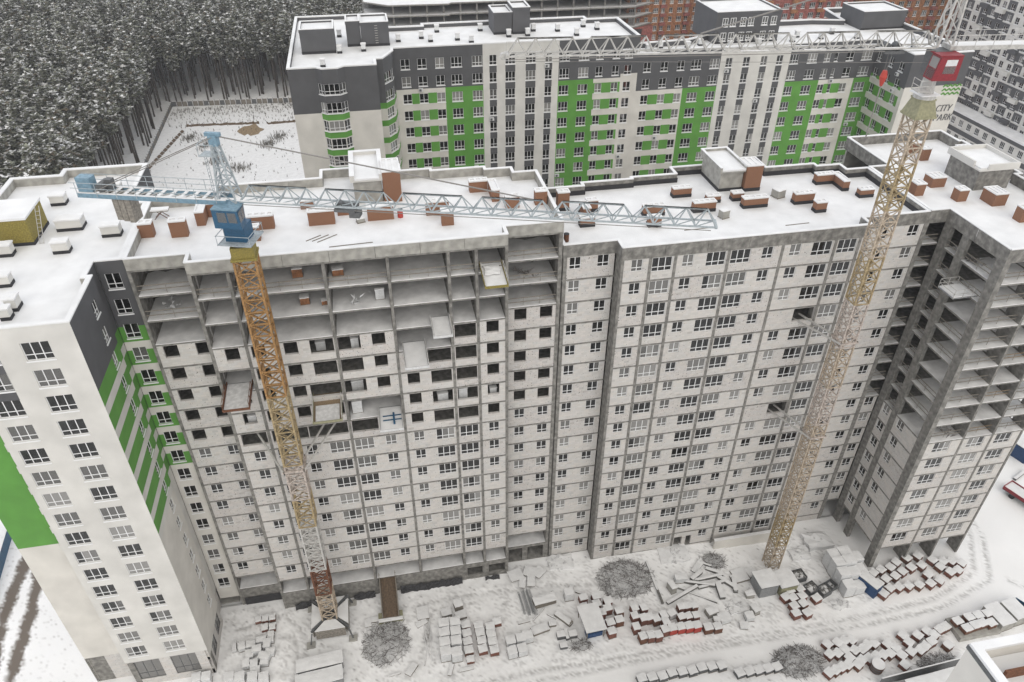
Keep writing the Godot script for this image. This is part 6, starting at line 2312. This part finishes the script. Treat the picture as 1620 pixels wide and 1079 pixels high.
func scatter() -> void:
	var rg := RandomNumberGenerator.new()
	rg.seed = 31
	# beams left of the huts
	for s in [[39.0, 6.9, -0.35, 5.0, 0.35, 0.5], [41.0, 6.2, 0.05, 4.6, 0.4, 0.45], [41.0, 7.4, 0.1, 4.2, 0.4, 0.45], [39.4, 5.6, 0.5, 2.2, 0.6, 0.5], [42.3, 5.2, -0.6, 2.4, 0.5, 0.4], [43.3, 7.2, -0.9, 2.6, 0.6, 0.45], [41.8, 8.6, 1.45, 2.6, 0.8, 0.6], [44.3, 8.0, 1.3, 2.4, 0.6, 0.5], [36.2, 8.3, 0.35, 5.6, 0.45, 0.4], [40.3, 4.0, 0.7, 2.6, 0.9, 0.2], [41.5, 3.8, -0.6, 2.2, 0.3, 0.3], [38.2, 8.6, -0.6, 6.0, 0.18, 0.15]]:
		plank("snowy concrete beam in the heap of fallen beams left of the huts", "beams left of the huts", s[0], s[1], s[2], s[3], s[4], s[5], 0.0, M.concrete_dark)
	for s in [[45.6, 6.9, 0.1, 2.6, 1.4, 0.35], [45.9, 5.9, 0.12, 2.4, 1.0, 0.35], [47.6, 6.3, 0.2, 1.4, 1.6, 0.5]]:
		plank("broad snowy panel stacked behind the left hut", "panels behind the hut", s[0], s[1], s[2], s[3], s[4], s[5])
	plank("long thin beam from the brush heap down to the brick pallets", "", 33.0, 5.6, 1.55, 7.4, 0.3, 0.25, 0.0, M.concrete_dark)
	for s in [[13.6, 0.9, 0.2, 2.0, 1.9], [15.8, 0.7, -0.5, 1.9, 1.7], [17.0, 1.0, 0.7, 1.8, 1.5], [14.3, 2.3, 1.3, 1.8, 0.9], [15.6, 2.2, 1.35, 2.0, 1.1]]:
		plank("white sheet leaning before the two basement doorways", "sheets before the basement doorways", s[0], s[1], s[2], s[3], s[4], 0.1, 0.35)
	for s in [[15.5, 7.6, 0.7, 2.6, 0.12, 0.15], [17.2, 8.2, -0.75, 1.5, 0.2, 0.15], [18.7, 9.0, -0.9, 2.7, 0.8, 0.5], [13.3, 8.4, 0.1, 1.7, 0.25, 0.2], [15.2, 9.9, 0.2, 2.4, 1.2, 0.4], [17.0, 9.4, 0.0, 1.0, 0.8, 0.4], [20.8, 4.7, 1.1, 1.9, 0.6, 0.3], [22.0, 5.3, -0.6, 1.2, 0.4, 0.25]]:
		plank("snowy board or crate between the white pallets and the shelter", "boards near the shelter", s[0], s[1], s[2], s[3], s[4], s[5])
	for s in [[17.7, 11.4, 0.0, 1.1, 0.9, 0.7], [19.3, 11.6, 0.0, 1.1, 0.9, 0.7], [18.5, 11.4, 0.0, 0.45, 1.5, 0.55], [17.7, 12.9, 0.0, 1.0, 0.8, 0.5]]:
		plank("low dark tray under snow left of the shelter", "trays left of the shelter", s[0], s[1], s[2], s[3], s[4], s[5], 0.0, M.lead)
	for s in [[-0.2, 4.4, 0.05, 1.6, 2.0, 0.25], [-0.5, 5.9, 0.4, 1.6, 0.8, 0.15], [-7.7, 4.5, 0.1, 0.9, 1.3, 0.18], [-6.7, 4.2, 0.0, 1.1, 0.8, 0.2], [-2.4, 12.4, 0.9, 1.8, 0.9, 0.3], [2.6, 13.4, 1.2, 1.6, 0.5, 0.25], [4.6, 13.6, 0.05, 1.9, 0.5, 0.1], [-4.6, 12.6, 0.1, 1.6, 0.3, 0.1]]:
		plank("snowed-over panel lying round the brush heap by the ramp", "panels round the left brush heap", s[0], s[1], s[2], s[3], s[4], s[5])
	for k in 9:
		plank("long thin pole in the row between brush heap and white column", "poles beside the white column", 0.0 + rg.randf_range(-0.5, 0.6), 8.5 + rg.randf_range(-2.0, 2.0), 1.55 + rg.randf_range(-0.25, 0.25), rg.randf_range(2.4, 5.0), 0.08, 0.08)
	# rubble heaps
	for s in [["white rubble heap at the corner under the stilted tower", 60.4, 2.6, 4.0, 1.5], ["rubble heap behind the dark skips", 56.6, 4.2, 3.0, 0.8], ["low rubble heap before the left hut", 43.2, 11.2, 3.0, 0.45], ["rubble along the foot of the long right block", 37.5, 1.2, 4.5, 0.6], ["heap of rubble at the right end of the retaining wall", 54.6, 1.6, 2.6, 1.3], ["rubble below the left corner of the right block", 20.5, -0.4, 3.6, 0.5], ["rubble heap beside the dark skips near the road", 58.0, 13.2, 2.2, 0.5]]:
		var t := thing("rubble_heap", s[0], "rubble", Vector3(s[1], ground_y(s[1], s[2]) - 0.05, s[2]))
		var mb := MB.new()
		mb.mound(Vector3.ZERO, s[3], s[3] * 0.7, s[4] * 0.8, rng, 0.2)
		part(mb, "snow_heap", M.snow, t)
		mb = MB.new()
		for k in 46:
			var r: float = sqrt(rg.randf()) * s[3] * 0.55
			var a := rg.randf() * TAU
			var p := Vector3(cos(a) * r, maxf(0.0, s[4] * (0.9 - r / s[3] * 1.3)), sin(a) * r * 0.7)
			var z: float = rg.randf_range(0.12, 0.5)
			mb.obox(Transform3D(Basis.from_euler(Vector3(rg.randf() * 3.0, rg.randf() * 3.0, rg.randf() * 3.0)), p), Vector3(z, z * 0.6, z * 0.7))
		part(mb, "lump", M.thin_snow, t)

# heaps of cut branches; each one thing
func brush() -> void:
	var rg := RandomNumberGenerator.new()
	rg.seed = 9
	for s in [["heap of grey cut branches beside the muddy ramp", -5.4, 7.8, 3.2, 3.4, 1.1, 620], ["big heap of branches with snow in its middle before the right block", 29.0, 4.2, 4.2, 3.2, 1.4, 900], ["dark tangled thicket of twigs at the bottom edge before the brick field", 47.6, 20.4, 3.6, 2.2, 1.7, 760], ["small tangle of branches left of the huts behind the beams", 42.8, 3.4, 2.0, 1.4, 0.6, 260], ["tangle of dry stalks at the foot of the shelter", 20.0, 13.2, 1.4, 0.8, 0.5, 160], ["dry weeds along the dark fence at the bottom right", 66.0, 23.6, 3.0, 0.9, 0.6, 260]]:
		var t := thing("brush_heap", s[0], "branches", Vector3(s[1], ground_y(s[1], s[2]), s[2]))
		var dark := MB.new()
		var pale := MB.new()
		for k in s[6]:
			var r := sqrt(rg.randf())
			var a := rg.randf() * TAU
			var h: float = s[5] * (1.0 - r * r) * rg.randf_range(0.2, 1.0)
			var c := Vector3(cos(a) * r * s[3], h, sin(a) * r * s[4])
			var b := rg.randf() * TAU
			var l := rg.randf_range(0.5, 1.6)
			var d := Vector3(cos(b) * l, rg.randf_range(-0.3, 0.45), sin(b) * l) * 0.5
			var mb := dark if rg.randf() < 0.5 else pale
			mb.bar(c - d + Vector3(0, 0.05, 0), c + d + Vector3(0, 0.05, 0), rg.randf_range(0.025, 0.05))
		part(dark, "branches", M.twig, t)
		part(pale, "snowy_branches", M.twig_snow, t)
		var mb2 := MB.new()
		mb2.mound(Vector3(0, -0.05, 0), s[3] * 1.1, s[4] * 1.1, s[5] * 0.55, rg, 0.2)
		part(mb2, "snow_heap", M.thin_snow, t)

# near roof, fences, things at the edges
func edge_things() -> void:
	var t := thing("near_roof_building", "corner of a near white building with a snowy parapet at the bottom right", "building")
	var poly := rect_poly(24.65, 51.6, 44.0, 74.0)
	var mb := MB.new()
	wall({"w": mb}, frame_at(Vector3(24.65, 0, 0), Vector3(0, 0, 1)), 51.6, 74.0, -1.2, 59.95, [], 0.4, func(_u, _v): return "w")
	wall({"w": mb}, frame_at(Vector3(0, 0, 51.6), Vector3.LEFT), -44.0, -25.06, -1.2, 59.95, [], 0.4, func(_u, _v): return "w")
	part(mb, "wall", M.cream, t)
	mb = MB.new()
	mb.prism(inset(poly, 0.41), 58.6, 59.2)
	part(mb, "roof_slab", M.roof_snow, t)
	var q := inset(poly, 0.42)
	mb = MB.new()
	mb.prism(PackedVector2Array([poly[0], poly[1], q[1], q[0]]), 59.955, 60.12)
	mb.prism(PackedVector2Array([poly[3], poly[0], q[0], q[3]]), 59.955, 60.121)
	part(mb, "coping_snow", M.roof_snow, t)
	mb = MB.new()
	mb.prism(PackedVector2Array([poly[0] + Vector2(-0.04, -0.04), poly[1] + Vector2(0, -0.04), poly[1] + Vector2(0, 0.0), poly[0]]), 59.7, 59.95)
	mb.prism(PackedVector2Array([poly[3] + Vector2(-0.04, 0), poly[0] + Vector2(-0.04, -0.04), poly[0], poly[3]]), 59.7, 59.951)
	part(mb, "drip_edge", M.lead, t)
	mb = MB.new()
	mb.box(Vector3(25.6, 59.2, 52.9), Vector3(44.0, 59.75, 53.05))
	part(mb, "roof_kerb", M.rust, t)
	# dark fence and snowy roofs behind it
	t = thing("dark_fence", "dark navy sheet fence along the bottom right edge of the yard", "fence")
	for k in 9:
		var a := Vector3(56.5 + k * 1.45, -1.2, 25.15 - k * 0.07)
		mb = MB.new()
		mb.bar(a + Vector3(0, 0.9, 0), a + Vector3(1.42, 0.9, -0.07), 0.06, 1.8)
		part(mb, "fence_sheet", M.lead, t)
	mb = MB.new()
	mb.bar(Vector3(56.5, 0.66, 25.15), Vector3(69.6, 0.66, 24.5), 0.14, 0.08)
	part(mb, "snow_coping", M.snow, t)
	hut("site_cabin", "snow-roofed cabin outside the dark fence at the bottom right", "cabin", 62.5, 27.6, 0.05, 7.0, 3.0, 2.3, M.cream)
	for k in 9:
		pallet("covered_pallet", "snowed-over pallet in the row at the bottom edge before the twig thicket", "pallet", "covered pallets at the bottom edge", 26.4 + k * 1.35, 19.9 + 0.1 * (k % 3), 0.1, 1.2, 0.8, 1.1, M.lead)
	for k in 5:
		pallet("covered_pallet", "snowed-over pallet at the bottom edge right of the row, under the thicket", "pallet", "covered pallets by the thicket", 39.2 + k * 1.3, 21.4, 0.15, 1.2, 0.7, 1.1, M.lead)
	# left edge: navy fence beyond the dirt track
	t = thing("navy_fence", "dark blue sheet fence beyond the dirt track at the left edge", "fence")
	for k in 14:
		var a := Vector3(-61.0 + k * 0.16, 0, -27.0 + k * 1.5)
		mb = MB.new()
		mb.bar(a + Vector3(0, 1.0, 0), a + Vector3(0.155, 1.0, 1.46), 0.06, 2.0)
		part(mb, "fence_sheet", M.cab_blue, t)
	mb = MB.new()
	mb.bar(Vector3(-61.0, 2.05, -27.0), Vector3(-58.8, 2.05, -6.0), 0.16, 0.08)
	part(mb, "snow_coping", M.snow, t)
	# right edge: trailer, cabin, odds
	hut("site_cabin", "dark blue cabin at the right edge beyond the stilted tower", "cabin", 104.5, -9.5, 0.3, 3.0, 6.0, 2.8, M.box_blue)
	t = thing("flat_trailer", "red-sided flat trailer filled with snow at the right edge", "trailer", Vector3(97.8, -1.2, 1.6), 0.35)
	mb = MB.new()
	mb.box(Vector3(-1.2, 0.8, -3.4), Vector3(1.2, 1.0, 3.4))
	part(mb, "bed", M.lead, t)
	mb = MB.new()
	for q2 in [[-1.2, 0.0, 0.1, 6.8], [1.2, 0.0, 0.1, 6.8], [0.0, -3.4, 2.4, 0.1], [0.0, 3.4, 2.4, 0.1]]:
		mb.obox(Transform3D(Basis(), Vector3(q2[0], 1.25, q2[1])), Vector3(q2[2], 0.6, q2[3]))
	part(mb, "side_board", M.cab_red, t)
	mb = MB.new()
	mb.mound(Vector3(0, 1.0, 0), 2.3, 6.7, 0.45, rng)
	part(mb, "snow_load", M.snow, t)
	for q2 in [[-1.0, -1.8], [1.0, -1.8], [-1.0, 1.8], [1.0, 1.8]]:
		mb = MB.new()
		mb.tube(Vector3(q2[0] - 0.12, 0.42, q2[1]), Vector3(q2[0] + 0.12, 0.42, q2[1]), 0.44, 0.44, 14)
		part(mb, "wheel", M.tar, t)
	for s in [[101.2, -3.8, 0.4, 3.4, 0.5, 0.4], [103.0, -1.0, 0.5, 2.6, 0.5, 0.4], [95.2, 6.5, 1.2, 3.6, 0.3, 0.3], [97.5, 9.0, 1.1, 2.6, 0.3, 0.3]]:
		plank("snow-covered beam at the right edge beside the trailer", "beams at the right edge", s[0], s[1], s[2], s[3], s[4], s[5], 0.0, M.lead)
	t = thing("waste_bin", "dark open bin at the right edge above the grey stacks", "bin", Vector3(82.6, -1.25, 18.4), 0.5)
	mb = MB.new()
	for q2 in [[0.0, -0.8, 1.2, 0.08], [0.0, 0.8, 1.2, 0.08], [-0.6, 0.0, 0.08, 1.6], [0.6, 0.0, 0.08, 1.6]]:
		mb.obox(Transform3D(Basis(), Vector3(q2[0], 0.5, q2[1])), Vector3(q2[2], 1.0, q2[3]))
	part(mb, "body", M.cab_blue, t)
	mb = MB.new()
	mb.box(Vector3(-0.55, 0.0, -0.75), Vector3(0.55, 0.25, 0.75))
	part(mb, "floor", M.tar, t)

# loading trays sticking out of the open storeys
func platforms() -> void:
	var list := [
		["snow-filled loading tray with yellow edge under the roof of the left block", 9.75, 12.1, 51.1, 2.9, M.ochre, -1.2],
		["white loading tray sticking out right of centre, third storey from the roof", 4.2, 6.2, 45.1, 2.4, M.wrap, -0.6],
		["white railed loading tray one storey below and left of the middle tray", 0.9, 3.4, 42.1, 3.4, M.wrap, -0.4],
		["rusty-sided loading tray left of the blue crane's mast", -18.4, -15.7, 39.1, 3.2, M.rust, -0.4],
		["worn yellowish loading tray right of the blue crane's mast", -9.6, -6.5, 36.1, 3.3, M.khaki, -0.8],
		["white loading tray with a dark winch, right above the struts", -2.6, 0.0, 33.1, 2.8, M.wrap, -0.3]]
	var i := 0
	for p in list:
		var x0: float = p[1]
		var x1: float = p[2]
		var y: float = p[3]
		var l: float = p[4]
		var sag: float = p[6]
		var t := thing("loading_tray", p[0], "loading tray", Vector3((x0 + x1) * 0.5, y, 0.0), 0.0, "loading trays of the left block")
		var w := (x1 - x0) * 0.5
		var bs := Basis(Vector3.RIGHT, -atan(sag / 9.0))
		var tr := Transform3D(bs, Vector3(0, 0.1, l * 0.5 - 0.6))
		var mb := MB.new()
		mb.obox(tr, Vector3(w * 2.0, 0.16, l + 1.2))
		part(mb, "floor", M.steel if p[5] != M.khaki else M.timber, t)
		mb = MB.new()
		mb.obox(tr * Transform3D(Basis(), Vector3(-w, 0.22, 0)), Vector3(0.08, 0.4, l + 1.2))
		mb.obox(tr * Transform3D(Basis(), Vector3(w, 0.22, 0)), Vector3(0.08, 0.4, l + 1.2))
		mb.obox(tr * Transform3D(Basis(), Vector3(0, 0.12, l * 0.5 + 0.6)), Vector3(w * 2.08, 0.3, 0.08))
		part(mb, "edge_board", p[5], t)
		mb = MB.new()
		for s in [-1.0, 1.0]:
			for k in 4:
				var q := tr * Vector3(w * s, 0.0, -l * 0.5 + 0.6 + k * l / 3.0)
				mb.bar(q, q + Vector3(0, 1.1, 0), 0.045)
			for h in [0.6, 1.1]:
				mb.bar(tr * Vector3(w * s, 0, -l * 0.5 + 0.6) + Vector3(0, h, 0), tr * Vector3(w * s, 0, l * 0.5 + 0.6) + Vector3(0, h, 0), 0.045)
		part(mb, "guard_rail", M.rust if i == 3 else M.pale_steel, t)
		if i != 4:
			mb = MB.new()
			mb.obox(tr * Transform3D(Basis(), Vector3(0, 0.15, 0.1)), Vector3(w * 2.0 - 0.15, 0.14, l + 0.9))
			part(mb, "snow", M.snow if i != 3 else M.thin_snow, t)
		else:
			mb = MB.new()
			mb.obox(tr * Transform3D(Basis(), Vector3(0, 0.13, 0.9)), Vector3(w * 2.0 - 0.5, 0.1, l - 0.9))
			part(mb, "snow", M.thin_snow, t)
		if i == 5:
			mb = MB.new()
			mb.obox(tr * Transform3D(Basis(), Vector3(0.35, 0.4, 0.4)), Vector3(0.22, 0.3, 1.7))
			mb.bar(tr * Vector3(-0.9, 0.3, 0.5), tr * Vector3(1.2, 0.3, 0.5), 0.1)
			mb.bar(tr * Vector3(-0.9, 0.3, -0.2), tr * Vector3(1.2, 0.3, -0.2), 0.1)
			part(mb, "winch", M.cab_blue, t)
		if i == 0:
			mb = MB.new()
			mb.mound(tr * Vector3(-0.1, 0.2, -0.5), 1.6, 1.6, 0.4, rng, 0.1)
			part(mb, "snow_heap", M.snow, t)
		i += 1
	# tray of the stilted tower, on its yard side
	var t := thing("loading_tray", "white railed loading tray on the yard side of the tower, second storey from the roof", "loading tray", Vector3(65.6, 45.1, 4.6), 0.0)
	var mb := MB.new()
	mb.box(Vector3(-2.4, 0.05, -1.3), Vector3(0.8, 0.2, 1.3))
	part(mb, "floor", M.steel, t)
	mb = MB.new()
	mb.box(Vector3(-2.35, 0.2, -1.25), Vector3(0.75, 0.32, 1.25))
	part(mb, "snow", M.snow, t)
	mb = MB.new()
	for q in [[-2.4, -1.3], [-2.4, 1.3], [0.0, 1.3], [0.0, -1.3], [-1.2, 1.3], [-1.2, -1.3]]:
		mb.bar(Vector3(q[0], 0.1, q[1]), Vector3(q[0], 1.25, q[1]), 0.05)
	for h in [0.7, 1.25]:
		mb.bar(Vector3(-2.4, h, -1.3), Vector3(-2.4, h, 1.3), 0.05)
		mb.bar(Vector3(-2.4, h, 1.3), Vector3(0, h, 1.3), 0.05)
		mb.bar(Vector3(-2.4, h, -1.3), Vector3(0, h, -1.3), 0.05)
	part(mb, "guard_rail", M.pale_steel, t)
	# materials lying in the open storeys and bare openings
	for s in [
		["orange brick pile in the top storey just right of the crane mast", -9.0, 51.1, -2.4, 1.1, 1.1, 0.9, "o"],
		["brown brick pile at the left of the next top-storey bay", -4.9, 51.1, -2.0, 1.2, 0.8, 0.9, "o"],
		["brick pallet with loose bricks in the second storey right of the mast", -8.7, 48.1, -1.8, 1.0, 0.9, 0.9, "o"],
		["small pink brick pack beside the column in the second storey", -6.7, 48.1, -1.4, 0.6, 0.6, 0.6, "o"],
		["white panel leaning in the second storey", -0.9, 48.1, -1.4, 1.0, 1.3, 0.3, "w"],
		["white pallet in the wide opening right of the mast, fourth storey", -7.9, 42.1, -1.6, 1.1, 1.2, 1.0, "w"],
		["blue-grey pack in the wide opening right of the column, fourth storey", -4.2, 42.1, -1.0, 0.9, 1.6, 0.8, "w"],
		["grey bag bundle in the wide opening of the sixth storey", -4.6, 36.1, -1.3, 1.4, 1.5, 0.9, "w"],
		["tall white wrapped pack in the open bay, seventh storey", -5.0, 33.1, -0.9, 1.2, 1.8, 1.0, "w"],
		["low white box in the bay opening near the right, sixth storey", 5.0, 33.1, -0.8, 1.3, 1.5, 0.8, "w"],
		["blue-labelled white pack in the next opening to the right, sixth storey", 7.4, 33.1, -0.8, 1.1, 1.9, 0.8, "w"],
		["white sack pile in the rightmost small opening, sixth storey", 11.0, 33.1, -0.7, 0.9, 1.5, 0.6, "w"],
		["white pack in the small opening left of the mast, seventh storey", -16.7, 33.1, -0.7, 1.0, 1.7, 0.6, "w"]]:
		pallet("stored_pack", s[0], "pack", "", s[1], s[3], 0.06, s[4], s[5], s[6], M.orange_brick if s[7] == "o" else M.wrap, s[2], s[7] == "w")
	# crumpled white sheeting
	for s in [["crumpled white sheeting in the middle of the second storey", Vector3(-3.6, 48.1, -1.3), 1.3], ["crumpled white sheeting in the left recess, second storey", Vector3(-22.4, 48.1, -3.4), 1.6], ["grey formwork heap in the recess right of the left block, second storey", Vector3(15.2, 48.1, -3.4), 1.5], ["dark scrap heap in the tower, first panel storey", Vector3(70.0, 24.1, 6.8), 1.6], ["dark scrap heap on the yard side of the tower's top storey", Vector3(66.6, 48.1, 3.3), 1.1]]:
		t = thing("sheeting_heap", s[0], "sheeting", s[1])
		mb = MB.new()
		for k in 26:
			var a: Vector3 = Vector3(rng.randfn(0, 0.35), absf(rng.randfn(0.3, 0.25)), rng.randfn(0, 0.3)) * s[2]
			var b: Vector3 = a + Vector3(rng.randf_range(-0.6, 0.6), rng.randf_range(-0.3, 0.4), rng.randf_range(-0.5, 0.5))
			var c: Vector3 = a + Vector3(rng.randf_range(-0.6, 0.6), rng.randf_range(-0.3, 0.3), rng.randf_range(-0.5, 0.5))
			a.y = maxf(a.y, 0.02)
			b.y = maxf(b.y, 0.02)
			c.y = maxf(c.y, 0.02)
			mb.tri(a, b, c)
		part(mb, "folds", M.wrap if (s[0] as String).contains("white") else M.twig, t)
	# roof odds: barrels, block piles, panels
	for s in [["red barrel on the roof of the left block beside a brick shaft", Vector3(2.2, 54.35, -7.9), M.red_paint], ["brown barrel on the right block's roof by the step in height", Vector3(20.1, 51.35, -4.6), M.rust]]:
		t = thing("barrel", s[0], "barrel", s[1])
		mb = MB.new()
		mb.tube(Vector3.ZERO, Vector3(0, 0.9, 0), 0.3, 0.3, 14)
		part(mb, "drum", s[2], t)
		mb = MB.new()
		mb.tube(Vector3(0, 0.9, 0), Vector3(0, 0.95, 0), 0.31, 0.31, 14)
		part(mb, "rim", M.tar, t)
	for s in [["grey block pile on the roof right of the tall brick shaft", 48.9, -10.3, 51.35, 1.3, 1.0, 1.2], ["grey block pile on the right roof near the blue crane's jib tip", 39.9, -6.4, 51.35, 1.1, 1.0, 0.9], ["small block heap on the left roof behind the red barrel", -2.0, -7.2, 54.35, 0.9, 0.5, 0.6]]:
		pallet("block_pile", s[0], "pile", "", s[1], s[2], 0.3, s[4], s[5], s[6], M.concrete_pale, s[3])
	t = thing("site_table", "snow-topped trestle on the left roof near the corner house", "table", Vector3(-23.2, 54.35, -12.4))
	mb = MB.new()
	mb.box(Vector3(-0.9, 0.9, -0.4), Vector3(0.9, 0.98, 0.4))
	part(mb, "top", M.old_timber, t)
	mb = MB.new()
	mb.mound(Vector3(0, 0.98, 0), 1.8, 0.8, 0.2, rng)
	part(mb, "snow_cap", M.snow, t)
	for q in [[-0.7, -0.3], [0.7, -0.3], [-0.7, 0.3], [0.7, 0.3]]:
		mb = MB.new()
		mb.bar(Vector3(q[0], 0, q[1]), Vector3(-q[0] * 0.4, 0.9, q[1]), 0.06)
		part(mb, "leg", M.rust, t)
	for s in [[-5.6, 54.36, -4.4, 0.6, 2.4], [-6.3, 54.36, -4.6, 0.6, 2.0], [-7.0, 54.36, -4.7, 0.6, 1.8], [-3.2, 54.36, -2.6, 0.05, 4.4], [36.0, 51.36, -4.6, 0.02, 4.0], [27.0, 51.36, -1.6, 0.03, 3.6], [47.5, 51.36, -3.6, 0.03, 3.0], [21.8, 51.36, -2.6, 0.02, 3.0]]:
		t = thing("roof_lath", "thin dark lath half sunk in the roof snow", "lath", Vector3(s[0], s[1], s[2]), s[3], "laths on the roofs")
		mb = MB.new()
		mb.box(Vector3(-s[4] * 0.5, -0.03, -0.04), Vector3(s[4] * 0.5, 0.05, 0.04))
		part(mb, "lath", M.old_timber, t)
